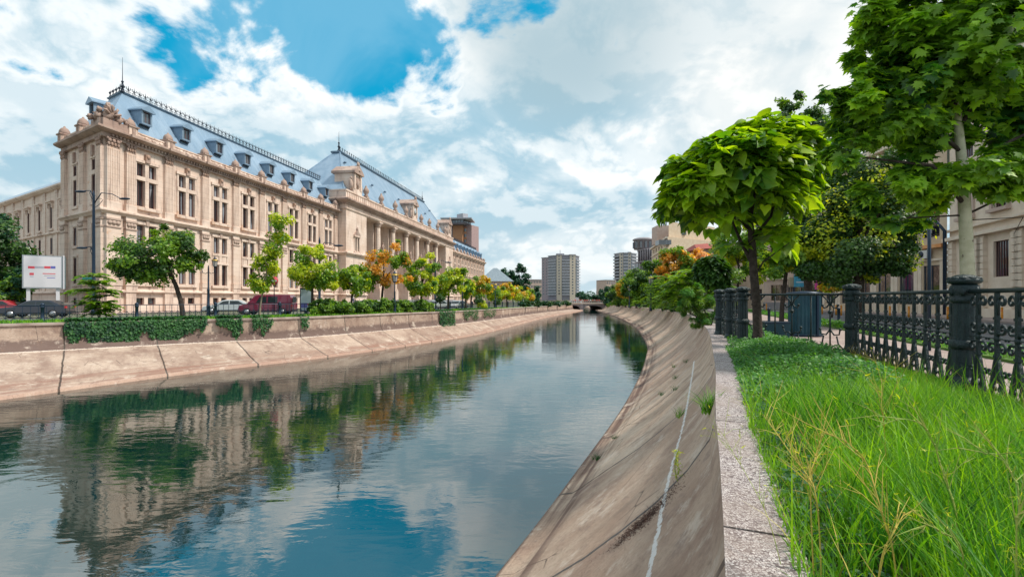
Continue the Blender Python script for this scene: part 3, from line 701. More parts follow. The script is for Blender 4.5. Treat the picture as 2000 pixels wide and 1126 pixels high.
def finial(p, h, s=1):
    mb = MB(); mb.lathe([(.26*s,0),(.30*s,.1*s),(.15*s,.25*s),(.12*s,.6*s),(.24*s,.72*s),(.12*s,.85*s),(.09*s,1.2*s),(.17*s,1.3*s),(.05*s,1.45*s),(.035*s,2.1*s),(.018*s,h),(.0,h+.02)],8,p)
    return mb.build('finial', M['iron'], pal)
# --- wings
def wing(F, t0, t1, centers, piers, left=False):
    mb = MB(); holes = []
    for c in centers:
        for a, b, z0, z1 in pair(12.3,15.3)+pair(15.8,17.3)+pair(7.9,10.1)+pair(3.4,6.3)+pair(.85,1.65): holes.append((c+a,c+b,z0,z1))
    wall(mb, F, t0, t1, -1.4, 19.2, holes); mb.build('wall', [S], pal, fix=False)
    for c in centers:
        for w_ in (W2u, W1u, W1l, W0): place(w_, F, c)
        [place(q, F, c) for q in SUR]; place(DOR, F, c+.75)
    for c in piers: place(PIL, F, c); place(ACR, F, c)
T_L = [5.15+5.95*i for i in range(8)]; P_L = [2.95]+[8.12+5.95*i for i in range(7)]+[49.6]
F0 = Front(0)
wing(F0, 0, 50.4, T_L, P_L)
T_R = [139.5+5.95*i for i in range(11)]; P_R = [136.4]+[142.5+5.95*i for i in range(11)]
wing(F0, 135.2, 204.3, T_R, P_R)
place(PILc, F0, .78)
# side pavilion and side wing
Sd = Side()
mb = MB(); hs = []
for c in (2.75, 8.1):
    for q in one(12.3,15.3)+one(15.8,17.0)+one(7.7,9.8)+one(3.3,6.3)+one(.85,1.65): hs.append((c+q[0],c+q[1],q[2],q[3]))
wall(mb, Sd, 0, 11.6, -.1, 19.2, hs, .13); mb.build('wall', [S], pal, fix=False)
for c in (2.75, 8.1):
    for w_ in (V2u, V1u, V1l, V0): place(w_, Sd, c)
    [place(q, Sd, c) for q in SUR1]
for c in (.6, 5.3, 11.0): place(PIL, Sd, c)
for c in (5.3, 11.0): place(ACR, Sd, c)
# mouldings: from the far end of the side pavilion round the corner and along the left wing
pe = Sd.pt(11.6,0,0); path = [pe[:2], (0,0), (50.4,0)]
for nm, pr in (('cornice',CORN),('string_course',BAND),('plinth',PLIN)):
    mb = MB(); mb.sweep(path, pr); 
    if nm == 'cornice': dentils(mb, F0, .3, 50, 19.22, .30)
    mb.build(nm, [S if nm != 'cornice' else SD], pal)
    mb = MB(); mb.sweep([(135.1,0),(204.3,0),(204.3,11)], pr); mb.build(nm, [S], pal)
PP = [(-.35,20.0),(.22,20.0),(.22,20.55),(.3,20.6),(.3,20.75),(-.35,20.75)]
mb = MB(); mb.sweep([(135.1,0),(204.3,0),(204.3,11)], PP); mb.build('parapet', [S], pal)
mb = MB(); mb.sweep(path, PP)
for i in range(int(49/1.0)): mb.ball((1.0+i*1.0,-.25,20.32),(.32,.1,.2),6,4)
mb.build('parapet', [S], pal)
# projecting blocks of cornice above each pier
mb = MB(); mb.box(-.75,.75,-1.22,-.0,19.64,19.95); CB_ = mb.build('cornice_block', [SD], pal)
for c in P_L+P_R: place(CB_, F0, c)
# side wing
sw = Side(1.0, -.8)
mb = MB(); hs = []; cc = [17.3+4.55*i for i in range(9)]
for c in cc:
    for z0, z1 in ((11.0,14.2),(7.5,9.7),(3.3,6.0)): hs.append((c-.45,c+.45,z0,z1))
wall(mb, sw, 11.6, 60, -.1, 16.1, hs, .13); mb.build('wall', [S], pal, fix=False)
X2 = window_proto([(-.45,.45,11.0,14.2)],depth=.1); X1 = window_proto([(-.45,.45,7.5,9.7)],depth=.1); X0 = window_proto([(-.45,.45,3.3,6.0)],depth=.1)
mbp = MB()
mbp.box(-.65,-.45,-.05,0,10.8,14.3); mbp.box(.45,.65,-.05,0,10.8,14.3); mbp.box(-1.05,1.05,-.42,0,14.45,14.62); mbp.box(-.85,.85,-.28,0,14.25,14.46)
for sx in (-1,1): mbp.box(sx*.8-.12,sx*.8+.12,-.25,0,13.7,14.3)
mbp.box(-.85,.85,-.2,0,10.65,10.85); SUR2 = [mbp.build('window_surround', [S], pal)]
for z in (7.4, 3.2): mbp = MB(); mbp.box(-.8,.8,-.2,0,z-.2,z); SUR2.append(mbp.build('sill', [S], pal))
for c in cc:
    for w_ in (X2, X1, X0): place(w_, sw, c)
    [place(q, sw, c) for q in SUR2]
mbp = MB(); mbp.box(-.35,.35,-.10,0,9.9,16); mbp.box(-.42,.42,-.16,0,15.5,16); mbp.box(-.35,.35,-.12,0,2.6,9.9); PL2 = mbp.build('pilaster', [S], pal)
for i in range(9): place(PL2, sw, 15.1+4.55*i)
q0, q1 = sw.pt(60,0,0)[:2], sw.pt(11.5,0,0)[:2]
for nm, pr in (('cornice',[(0,15.9),(.3,15.95),(.6,16.2),(.6,16.4),(.3,16.52),(0,16.6)]),('string_course',[(0,10.1),(.3,10.2),(.3,10.4),(0,10.5)]),('plinth',PLIN)):
    mb = MB(); mb.sweep([q0,q1], pr); mb.build(nm, [S], pal)
mb = MB(); r0, r1 = Side(1.0,-9).pt(60,0,0), Side(1.0,-9).pt(11.5,0,0)
e0, e1_ = sw.pt(60,.4,16.5), sw.pt(11.5,.4,16.5); m0, m1 = Side(1.0,-5).pt(60,0,19.8), Side(1.0,-5).pt(11.5,0,19.8)
mb.add([e0,e1_,m1,m0,(r1[0],r1[1],16.5),(r0[0],r0[1],16.5)],[(0,1,2,3),(3,2,4,5),(0,3,5)]); mb.build('roof', [ZN], pal)
# --- mansard roofs: base polygon -> top polygon
def inset_poly(p, d):
    n = len(p); out = []
    for i in range(n):
        a, b, c = Vector(p[i-1]), Vector(p[i]), Vector(p[(i+1)%n]); u = (b-a).normalized(); v = (c-b).normalized()
        nu, nv = Vector((-u.y,u.x)), Vector((-v.y,v.x)); h = (nu+nv); h = h/h.dot(nu); out.append(tuple(b+h*d))
    return out
def mansard(poly, z0, z1, i0, i1, flare=.35, bulge=0):
    """poly counter-clockwise"""
    rings = [(i0-.55,z0-.25),(i0,z0+.1),(i0+.35,z0+.75),(i1,z1)]
    if bulge: rings = [(i0-.7,z0-.3),(i0,z0+.2),(i0+1.1,z0+1.6),(i0+(i1-i0)*.55,z0+(z1-z0)*.48),(i1,z1)]
    mb = MB(); n = len(poly); P = [[(x,y,z) for x,y in inset_poly(poly,i)] for i, z in rings]
    vs = [v for r in P for v in r]; k = len(P)
    fs = [(j*n+i, j*n+(i+1)%n, (j+1)*n+(i+1)%n, (j+1)*n+i) for j in range(k-1) for i in range(n)]+[tuple(range((k-1)*n, k*n))]
    mb.add(vs, fs)
    # standing seams
    for i in range(n):
        a, b = Vector(P[1][i]), Vector(P[1][(i+1)%n]); c, d = Vector(P[-1][i]), Vector(P[-1][(i+1)%n]); L = (b-a).length
        for s in range(1, int(L/.9)):
            f = s*.9/L; lo = a.lerp(b, f); g = (c-a).dot((b-a).normalized()); g2 = (d-a).dot((b-a).normalized()); x = f*L
            if g < x < g2:
                hi = c.lerp(d, (x-g)/(g2-g)); 
                if not bulge: mb.tube([Vector(P[2][i]).lerp(Vector(P[2][(i+1)%n]), (x-.35)/max(L-.7,1)), hi], .03, 4, sm=False)
    o = mb.build('roof', [ZN], pal)
    tp = [p[:2] for p in P[-1]]; mt = MB()
    mt.sweep(tp+[tp[0]], [(-.02,z1-.28),(.08,z1-.28),(.14,z1-.12),(.26,z1-.05),(.30,z1+.06),(-.02,z1+.12)]); mt.build('roof_moulding', [ZD], o)
    return P[-1]
sp = Sd.pt(11.6,0,0)
base = [(0,0),(52,0),(52+sp[0],sp[1]),(sp[0],sp[1])]
top = mansard(base, 20.85, 26.3, .55, 3.7)
cresting(top[0], (50.2, top[1][1], 26.4)); cresting(top[0], top[3]); finial((top[0][0],top[0][1],26.3), 4.2, 1.0)
dS = place(DOR, Sd, 5.3)
base = [(134,0),(204.3,0),(204.3,11),(134,11)]
topr = mansard(base, 20.85, 26.3, .55, 3.7); cresting((136,topr[0][1],26.4), topr[1]); finial((topr[1][0],topr[1][1],26.3), 2.4, .8)
# corner cartouche
mb = MB(); mb.box(-.55,3.3,-.52,.2,20.0,20.9,mi=0)
fbox(mb, Sd, -.4, 1.9, -.3, .52, 20.0, 20.9, mi=0)
for k, (x, y, z, r) in enumerate([(.3,-.2,21.6,.75),(.3,-.2,22.5,.5),(1.4,-.3,21.3,.55),(2.3,-.3,21.1,.4),(3.0,-.3,21.0,.3),(-.2,.5,21.4,.6),(-.4,1.2,21.1,.4),(.9,-.35,22.0,.4),(.2,-.3,23.0,.28),(1.9,-.35,21.55,.3),(-.3,.2,22.1,.35)]):
    mb.ball((x,y,20.9+(z-20.9)*.78),(r*.8,r*.65,r*.8),10,8,.8,k*3.1,mi=1)
for i in range(5): a = -1.2+i*.6; mb.tube([(.4,-.5,21.4),(.4+math.sin(a)*.9,-.75,21.4+math.cos(a)*.9),(.4+math.sin(a)*1.1,-.6,21.3+math.cos(a)*1.25)],[.12,.14,.05],6,mi=1)
mb.build('cartouche', [SD,SD], pal)
# --- central block, 2 m forward
PJ = 2.0; Fc = Front(PJ); C0, C1 = 50.5, 135.1
RX0, RX1 = 60.3, 125.3; RD = 4.0; ZR = 20.1
mb = MB()
nich = []
for c in (55.4, 130.2):
    for a in (-.95,.2): nich.append((c+a,c+a+.75,11.9,14.6))
wall(mb, Fc, C0, RX0, -1.4, 22.0, [h for h in nich if h[0] < 60]); wall(mb, Fc, RX1, C1, -1.4, 22.0, [h for h in nich if h[0] > 60])
wall(mb, Fc, RX0, RX1, ZR, 22.0, [])
mb.quad((C0,-PJ,-.2),(C0,-PJ,22),(C0,14,22),(C0,14,-.2)); mb.quad((C1,-PJ,-1.2),(C1,14,-1.2),(C1,14,22),(C1,-PJ,22))
y = -PJ+RD
mb.quad((RX0,-PJ,-.2),(RX0,y,-.2),(RX0,y,ZR),(RX0,-PJ,ZR)); mb.quad((RX1,-PJ,-1),(RX1,-PJ,ZR),(RX1,y,ZR),(RX1,y,-1)); mb.quad((RX0,-PJ,ZR),(RX1,-PJ,ZR),(RX1,y,ZR),(RX0,y,ZR))
cols = [68.1,77.6,87.3,96.4,106.4,115.7]; mids = [64.0]+[(a+b)/2 for a, b in zip(cols, cols[1:])]+[120.7]
Fr = Front(-y)
arches = []
hs = [(m-2.0,m+2.0,10.6,16.4) for m in mids]+[(m-1.9,m+1.9,1.2,7.2) for m in mids]
wall(mb, Fr, RX0, RX1, -.2, ZR, hs, .5); mb.build('wall', [S], pal, fix=False)
mb = MB(); Fw = MB()
for m in mids:      # arch heads fill the square openings down to a round head
    for zc, r, zt in ((14.4,2.0,16.4),(5.3,1.9,7.2)):
        n = 10
        for k in range(n):
            a0, a1 = math.pi*k/n, math.pi*(k+1)/n
            p, q = (m+r*math.cos(a0), zc+r*math.sin(a0)), (m+r*math.cos(a1), zc+r*math.sin(a1))
            mb.quad((p[0],y-.02,p[1]),(p[0],y-.02,zt+.05),(q[0],y-.02,zt+.05),(q[0],y-.02,q[1])); mb.quad((p[0],y-.02,p[1]),(q[0],y-.02,q[1]),(q[0],y+.45,q[1]),(p[0],y+.45,p[1]))
        mb.tube([(m+(r+.18)*math.cos(math.pi*k/12), y-.1, zc+(r+.18)*math.sin(math.pi*k/12)) for k in range(13)], .16, 4, sm=False)
mb.box(RX0+.02,RX1-.02,y-.5,y-.03,9.2,9.9); mb.box(RX0+.02,RX1-.02,y-.3,y-.03,18.6,19.1)
mb.build('arcade', [S], pal)
for k, m in enumerate(mids):
    g = MB()
    g.box(m-2,m-1.86,y+.28,y+.4,10.6,16.4); g.box(m+1.86,m+2,y+.28,y+.4,10.6,16.4); g.box(m-.07,m+.07,y+.28,y+.4,10.6,16.4); g.box(m-1.86,m+1.86,y+.28,y+.4,13.3,13.5)
    o = g.build('arched_window', M['wframe'], pal); q = MB(); q.quad((m-2,y+.41,10.6),(m+2,y+.41,10.6),(m+2,y+.41,16.4),(m-2,y+.41,16.4)); q.build('pane', M['glass_dark'], o, fix=False)
    g = MB(); g.box(m-1.9,m+1.9,y+.42,y+.5,1.2,7.2); g.box(m-.06,m+.06,y+.36,y+.42,1.2,7.2)
    for sx in (-1,1):
        for zz in (1.5,3.2): g.box(m+sx*.95-.6,m+sx*.95+.6,y+.38,y+.42,zz,zz+1.3)
    g.build('door', [M['wframe'] if k != 1 else M['lampblue']], pal)
# giant piers with columns on pedestals
def column_proto():
    mb = MB()
    mb.box(-1.0,1.0,-PJ+1.5,y+.02,1.0,ZR)                    # pier
    mb.lathe([(.86,12.6),(.92,12.8),(.78,13.05),(.74,13.2),(.70,16),(.64,18.7),(.72,18.8)],18,(0,-PJ+.75,0),flute=.06)
    mb.lathe([(.68,18.8),(.85,19.1),(.80,19.3),(1.02,19.6),(1.0,19.8)],10,(0,-PJ+.75,0),mi=1); mb.box(-1.05,1.05,-PJ-.25,-PJ+1.6,19.8,ZR)
    mb.box(-1.0,1.0,-PJ-.2,-PJ+1.6,12.2,12.6); mb.box(-.92,.92,-PJ-.1,-PJ+1.55,4,12.2); mb.box(-1.12,1.12,-PJ-.3,-PJ+1.6,3.5,4); mb.box(-1.2,1.2,-PJ-.4,-PJ+1.6,1.0,3.5); mb.box(-1.1,1.1,-PJ-.3,-PJ+1.55,9.8,10.2)
    o = mb.build('column', [S,SD], pal); return o
CO = column_proto()
def statue_mesh(h=2.5):
    mb = MB(); s = h/2.5
    mb.lathe([(.42*s,0),(.45*s,.25*s),(.34*s,.8*s),(.26*s,1.3*s),(.33*s,1.7*s),(.30*s,1.92*s),(.12*s,2.05*s),(.10*s,2.12*s)],9,(0,0,0),mi=0)
    mb.ball((0,0,2.28*s),(.16*s,.17*s,.21*s),8,6); mb.tube([(.3*s,0,1.85*s),(.48*s,-.1*s,1.4*s),(.2*s,-.4*s,1.25*s)],[.12*s,.10*s,.07*s],6); mb.tube([(-.3*s,0,1.85*s),(-.46*s,-.05*s,1.35*s),(-.42*s,-.25*s,.95*s)],[.12*s,.10*s,.07*s],6)
    return mb
ST = statue_mesh().build('statue', [SD], pal)
for k, c in enumerate(cols):
    o = CO if k == 0 else inst(CO); o.location = (c,0,0)
    o = ST if k == 0 else inst(ST); o.location = (c,-PJ-.65,12.62)
for c in cols:
    mb = MB(); mb.box(c-.75,c+.75,-PJ-1.15,-PJ-.2,11.9,12.6); mb.prism([(c-.5,-PJ-.9),(c+.5,-PJ-.9),(c+.5,-PJ-.1),(c-.5,-PJ-.1)],10.9,11.9,top=[(c-.7,-PJ-1.1),(c+.7,-PJ-1.1),(c+.7,-PJ-.1),(c-.7,-PJ-.1)])
    mb.build('statue_bracket', [SD], pal)
# niches' little windows
for k, c in enumerate((55.4,130.2)):
    mb = MB(); yy = -PJ
    for a in (-.95,.2): mb.box(c+a,c+a+.75,yy+.26,yy+.3,11.9,14.6)
    o = mb.build('window', M['wframe'], pal); q = MB()
    for a in (-.95,.2): q.quad((c+a+.08,yy+.25,12),(c+a+.67,yy+.25,12),(c+a+.67,yy+.25,14.5),(c+a+.08,yy+.25,14.5))
    q.build('pane', M['glass_dark'], o, fix=False)
    mb = MB()
    for x0, x1 in ((-1.3,-.95),(-.2,.2),(.95,1.3)): mb.box(c+x0,c+x1,yy-.14,yy,11.7,14.9)
    mb.box(c-1.6,c+1.6,yy-.35,yy,14.9,15.25); mb.box(c-1.6,c+1.6,yy-.35,yy,11.2,11.6)
    mb.add([(c-1.5,yy-.3,15.25),(c+1.5,yy-.3,15.25),(c,yy-.3,16.5),(c-1.5,yy,15.25),(c+1.5,yy,15.25),(c,yy,16.5)],[(0,1,2),(0,2,5,3),(1,4,5,2)],mi=1); mb.ball((c,yy-.2,16.6),(.3,.2,.5),6,5,mi=1)
    mb.build('window_surround', [S,SD], pal)
CC = [(0,21.3),(.2,21.3),(.2,21.5),(.5,21.75),(.9,22.0),(1.1,22.15),(1.1,22.4),(.8,22.55),(0,22.6)]
CB = [(0,20.2),(.15,20.25),(.25,20.45),(.25,20.6),(0,20.7)]
pathc = [(C0,13),(C0,-PJ),(C1,-PJ),(C1,13)]
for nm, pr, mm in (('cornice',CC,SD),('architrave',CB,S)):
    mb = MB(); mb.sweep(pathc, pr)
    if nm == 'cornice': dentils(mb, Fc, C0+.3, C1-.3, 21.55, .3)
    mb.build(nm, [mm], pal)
for nm, pr in (('string_course',BAND),('plinth',PLIN)):
    for pth in ([(C0,6),(C0,-PJ),(RX0-.1,-PJ)], [(RX1+.1,-PJ),(C1,-PJ),(C1,6)]): mb = MB(); mb.sweep(pth, pr); mb.build(nm, [S], pal)
mb = MB(); mb.sweep(pathc, [(-.5,22.5),(.1,22.5),(.1,22.8),(0,22.85),(0,24.0),(.2,24.1),(.2,24.4),(-.5,24.4)])
for i in range(84): mb.box(C0+.6+i,C0+1.1+i,-PJ-.12,-PJ,22.95,23.9)
mb.build('attic_parapet', [S], pal)
basec = [(C0,-PJ),(C1,-PJ),(C1,15),(C0,15)]
# steep hipped roof
rings = [(.6,24.0),(.9,24.6),(2.2,26.4),(5.2,31.6),(7.7,36.0)]
mb = MB(); ex = [0,.2,1.0,3.6,6.0]
P = []
for (i, z), e in zip(rings, ex): P.append([(C0+i+e*.75,-PJ+i,z),(C1-i-e*.75,-PJ+i,z),(C1-i-e*.75,15-i,z),(C0+i+e*.75,15-i,z)])
vs = [v for r in P for v in r]; mb.add(vs, [(j*4+i, j*4+(i+1)%4, (j+1)*4+(i+1)%4, (j+1)*4+i) for j in range(4) for i in range(4)]+[(16,17,18,19)])
for e in range(4): mb.tube([P[j][e] for j in range(5)], .16, 5)
rf = mb.build('roof', [ZN], pal)
tp = [p[:2] for p in P[-1]]; mb = MB(); mb.sweep(tp+[tp[0]], [(-.02,35.3),(.1,35.3),(.2,35.6),(.45,35.8),(.55,36.0),(.4,36.25),(-.02,36.3)]); mb.build('roof_moulding', [ZD], rf)
cresting((tp[0][0],tp[0][1],36.25),(tp[1][0],tp[1][1],36.25),1.2,1.15)
finial((tp[0][0],tp[0][1]+.3,36.2), 4.6, 1.5); finial((tp[1][0],tp[1][1]+.3,36.2), 3.6, 1.3)
for t_ in (61,72,80,90,104,114,124):
    mb = MB(); mb.ball((t_,-PJ+3.9 if t_ not in (61,124) else -PJ+5.6,30.2 if t_ not in (61,124) else 33),(.28,.4,.28),8,6); mb.build('roof_vent', [ZD], pal)
# stone aedicules on the attic
def aedicule(c, clock=False):
    mb = MB(); y0 = -PJ-.15; w_ = 2.0
    mb.box(c-w_,c+w_,y0,y0+1.6,24.4,25.2); mb.box(c-w_+.25,c+w_-.25,y0+.15,y0+4.5,25.2,29.0)
    for sx in (-1,1):
        mb.box(c+sx*1.45-.3,c+sx*1.45+.3,y0-.12,y0+.15,25.2,28.6); mb.ball((c+sx*2.3,y0+.5,26.0),(.45,.5,1.3),8,6,.5,c,mi=1); mb.ball((c+sx*2.3,y0+.4,27.4),(.28,.3,.4),7,5,mi=1)
    mb.box(c-w_-.3,c+w_+.3,y0-.4,y0+5,28.6,29.1,mi=1)
    mb.add([(c-w_-.3,y0-.4,29.1),(c+w_+.3,y0-.4,29.1),(c,y0-.4,30.6),(c-w_-.3,y0+5,29.1),(c+w_+.3,y0+5,29.1),(c,y0+5,30.6)],[(0,1,2),(0,2,5,3),(1,4,5,2),(3,5,4)],mi=1)
    mb.ball((c,y0-.1,30.8),(.4,.35,.6),8,6,.5,c,mi=1); mb.ball((c,y0-.3,29.5),(.5,.25,.4),8,6,.5,c,mi=1)
    if not clock:
        mb.box(c-.8,c+.8,y0+.08,y0+.149,25.6,28.1,mi=1); mb.ball((c,y0,26.5),(.45,.3,1.0),8,6,.5,c,mi=1)
    o = mb.build('aedicule', [S,SD], pal)
    if clock:
        mb = MB(); mb.tube([(c,y0+.1,27),(c,y0-.06,27)],1.05,24,mi=0); mb.tube([(c,y0-.06,27),(c,y0-.09,27)],.92,24,mi=1)
        for k in range(12): a = k*math.pi/6; x, z = c+math.sin(a)*.76, 27+math.cos(a)*.76; mb.box(x-.05,x+.05,y0-.12,y0-.09,z-.09,z+.09,mi=2)
        mb.tube([(c,y0-.13,27),(c+.25,y0-.13,27.5)],.05,4,mi=2); mb.tube([(c,y0-.13,27),(c-.55,y0-.13,26.7)],.035,4,mi=2); mb.build('clock', [SD, mat('clock_face',(.55,.58,.60),.5), M['iron']], o)
aedicule(55.6); aedicule(92.5, True); aedicule(130.0)
URN = MB(); URN.box(-.7,.7,-.5,.5,0,.5,mi=0); URN.lathe([(.5,.5),(.55,.7),(.3,.9),(.62,1.4),(.7,1.8),(.5,2.3),(.2,2.7),(.25,2.9),(.0,3.1)],9,(0,0,0)); URN = URN.build('urn', [SD], pal)
for k, c in enumerate((60.5,69,78,86,99,107,116,125)):
    o = URN if k == 0 else inst(URN); o.location = (c,-PJ+.2,24.3)
# steps
mb = MB()
for k in range(6): mb.box(RX0-6,RX1+6,-PJ-5+k*.7,-PJ+ (.0 if k < 5 else 4.0),-1.0 if k == 0 else -.2+k*.22,.0+k*.22)
mb.build('steps', [mat('step_stone',(.20,.20,.22),.8,0,(.28,.27,.28),.7)], pal)
for p in PROT:
    if not p.get('used'):
        for ch in list(p.children): bpy.data.objects.remove(ch)
        bpy.data.objects.remove(p)
for o in bpy.data.objects:
    if 'used' in o.keys(): del o['used']
# ------------------------------------------------------------------ pixel helpers: plan position from photo column and distance
def at(px, Z, z=None): return Vector(((px-1000)/960*Z, Z, gz(Z) if z is None else z))
def hz(py, Z): return EYE+(HZ-py)*Z/960            # height seen at photo row py at distance Z
P_ = {k: mat(k, a, .8, 0, b, 1.2, .2, 10) for k, a, b in (
  ('cream_plaster', (.55,.42,.30), (.62,.50,.37)), ('tower_cream', (.54,.46,.37), (.58,.50,.42)), ('tower_grey', (.22,.21,.25), (.28,.27,.31)),
  ('tower_slab', (.35,.35,.40), (.42,.42,.46)), ('brick_orange', (.36,.17,.09), (.42,.22,.12)), ('brick_pink', (.33,.22,.22), (.38,.27,.26)),
  ('dark_concrete', (.12,.10,.12), (.17,.15,.17)), ('grey_stone', (.22,.20,.22), (.30,.27,.28)), ('pale_plaster', (.66,.54,.43), (.74,.62,.51)),
  ('rose_plaster', (.45,.33,.28), (.52,.40,.34)), ('red_tile', (.38,.09,.07), (.30,.08,.06)), ('slate', (.17,.22,.26), (.24,.29,.33)), ('mauve_panel', (.30,.24,.27), (.36,.29,.31)))}
PG = M['glass_dark']
def facade(parent, a, b, z0, z1, rows, n, ww, m, depth=.25, margin=1.2, name='window', frame=None, part=True, bars=1):
    """one wall from plan point a to b (outward on the right of travel) with n columns of windows on rows [(z0,z1)]"""
    a, b = Vector(a), Vector(b); L = (b-a).length; d = (b-a)/L; o = Vector((d.y,-d.x))
    class F:
        rz = math.atan2(d.y, d.x)
        @staticmethod
        def pt(t, q, z): return (a.x+d.x*t+o.x*q, a.y+d.y*t+o.y*q, z)
    step = (L-2*margin)/max(n,1); cs_ = [margin+step*(i+.5) for i in range(n)]
    mb = MB(); hs = [(c-ww/2,c+ww/2,r0,r1) for c in cs_ for r0, r1 in rows]
    wall(mb, F, 0, L, z0, z1, hs, depth); mb.build('wall', [m], parent, fix=False)
    for r0, r1 in rows:
        w_ = MB(); f = .06; w_.box(-ww/2,-ww/2+f,depth-.05,depth,r0,r1); w_.box(ww/2-f,ww/2,depth-.05,depth,r0,r1); w_.box(-ww/2,ww/2,depth-.06,depth-.01,r0,r0+f); w_.box(-ww/2,ww/2,depth-.06,depth-.01,r1-f,r1)
        for k in range(bars): x = -ww/2+ww*(k+1)/(bars+1); w_.box(x-.03,x+.03,depth-.055,depth-.015,r0,r1)
        w_ = w_.build(name, frame or M['wframe'], parent); g = MB(); g.quad((-ww/2,depth-.01,r0),(ww/2,depth-.01,r0),(ww/2,depth-.01,r1),(-ww/2,depth-.01,r1)); g.build('pane', PG, w_, fix=False)
        for i, c in enumerate(cs_):
            o2 = w_ if i == 0 else inst(w_); o2.location = F.pt(c,0,0); o2.rotation_euler = (0,0,F.rz)
    return F, L, cs_
def fpiece(parent, F, name, m, boxes):
    mb = MB()
    for b_ in boxes: fbox(mb, F, *b_)
    return mb.build(name, m, parent)
def roofslab(parent, pts, z, h, m, out=.3, name='roof'):
    mb = MB(); c = sum((Vector(p) for p in pts), Vector((0,0)))/len(pts)
    q = [tuple(Vector(p)+(Vector(p)-c).normalized()*out) for p in pts]; mb.prism(q, z, z+h); return mb.build(name, m, parent)

# --- far apartment towers
def tower(name, segs, Z, ytop, floors, label, ybase=590):
    """segs = [(px0, px1, kind, depth offset)] seen left to right"""
    T = empty(name, at(segs[0][0], Z), 0, label=label, cat='apartment tower'); T.location = (0,0,0)
    zt, zb = hz(ytop, Z), -1.2; H = (zt-zb)/floors
    for p0, p1, kind, dz0, dz1, top in segs:
        a = at(p0, Z+dz0); b = at(p1, Z+dz1); t1 = zt+top
        nf = int((t1-zb)/H)
        d = (b-a).to_2d(); L = d.length; u = d.normalized(); o = Vector((u.y,-u.x))
        mb = MB(); mb.prism([(a.x,a.y),(b.x,b.y),(b.x-o.x*9,b.y-o.y*9),(a.x-o.x*9,a.y-o.y*9)], zb, t1)
        mb.build('wall', P_[{'c':'tower_cream','g':'tower_grey','b':'tower_grey','p':'mauve_panel'}[kind]], T)
        def bx(mb, t0, t1_, q0, q1, z0, z1):
            P = lambda t,q,z: (a.x+u.x*t+o.x*q, a.y+u.y*t+o.y*q, z)
            mb.add([P(t0,q0,z0),P(t1_,q0,z0),P(t1_,q1,z0),P(t0,q1,z0),P(t0,q0,z1),P(t1_,q0,z1),P(t1_,q1,z1),P(t0,q1,z1)],[(0,3,2,1),(4,5,6,7),(0,1,5,4),(1,2,6,5),(2,3,7,6),(3,0,4,7)])
        for f in range(2, nf):
            z = zb+f*H
            if kind == 'b':
                mb = MB(); bx(mb, .2, L-.2, 0, 1.5, z, z+1.15); mb.build('balcony', P_['tower_slab'], T)
                mb = MB(); bx(mb, .4, L-.4, .0, .06, z+1.15, z+H-.1); mb.build('window', PG, T)
            else:
                n = max(1, int(L/3.2)); s = L/n
                for k in range(n):
                    mb = MB(); bx(mb, (k+.5)*s-.75, (k+.5)*s+.75, -.02, .05, z+.9, z+H-.5); mb.build('window', PG, T)
        mb = MB(); bx(mb, -.3, L+.3, -9, .7, t1, t1+.7); mb.build('parapet', P_['tower_slab'], T)
    return T, zt
T1, zt = tower('apartment_tower', [(1058,1071,'p',14,8,-2.0),(1071,1087,'b',8,0,-.6),(1087,1097,'c',-1,-2,0),(1097,1113,'b',-1,-1,-.4),(1113,1124,'c',-2,-1,0),(1124,1131,'b',0,10,-.8)], 500, 498, 16, 'tall cream and grey apartment tower with balcony bands left of the bridge')
mb = MB(); c = at(1094, 508); mb.tube([(c.x,c.y,zt),(c.x,c.y,zt+6)],.3,5); mb.build('mast', P_['tower_slab'], T1)
c = at(1094,508); mb = MB(); mb.box(c.x-4,c.x+4,c.y-2,c.y+4,zt,zt+2.2); mb.build('plant_room', P_['tower_grey'], T1)
T2, zt = tower('apartment_tower', [(1200,1211,'b',14,4,0),(1211,1217,'c',2,2,0),(1217,1227,'b',2,2,0),(1227,1232,'c',2,2,.5),(1232,1243,'b',2,12,0)], 450, 494, 15, 'smaller cream and grey apartment tower right of the bridge above the trees')
# --- orange brick tower behind the palace
B = empty('office_tower', (0,0,0), label='orange brick high-rise with a dark glazed crown behind the palace', cat='office tower')
def block(parent, p0, p1, Z0, Z1, y0, y1, m, rows=0, cols=0, name='wall', deep=14, wn='window', ww=.6, wm=None):
    a, b = at(p0,Z0), at(p1,Z1); Zm = (Z0+Z1)/2; z0, z1 = hz(y1, Zm), hz(y0, Zm); d = (b-a).to_2d(); L = d.length; u = d/L; o = Vector((u.y,-u.x))
    mb = MB(); mb.prism([(a.x,a.y),(b.x,b.y),(b.x-o.x*deep,b.y-o.y*deep),(a.x-o.x*deep,a.y-o.y*deep)], z0, z1); mb.build(name, m, parent)
    for r in range(rows):
        for c in range(cols):
            s = L/cols; h = (z1-z0)/rows; mb = MB(); t0, t1 = s*(c+.5-ww/2), s*(c+.5+ww/2); za, zb = z0+h*(r+.25), z0+h*(r+.8)
            P = lambda t,q,z: (a.x+u.x*t+o.x*q, a.y+u.y*t+o.y*q, z)
            mb.add([P(t0,-.1,za),P(t1,-.1,za),P(t1,.08,za),P(t0,.08,za),P(t0,-.1,zb),P(t1,-.1,zb),P(t1,.08,zb),P(t0,.08,zb)],[(0,3,2,1),(4,5,6,7),(0,1,5,4),(1,2,6,5),(2,3,7,6),(3,0,4,7)]); mb.build(wn, wm or PG, parent)
    return z0, z1
block(B, 884, 903, 322, 320, 438, 592, P_['brick_orange']); block(B, 903, 921, 323, 322, 444, 592, P_['brick_orange'], 14, 2, ww=.72); block(B, 921, 935, 321, 330, 441, 592, P_['brick_pink'])
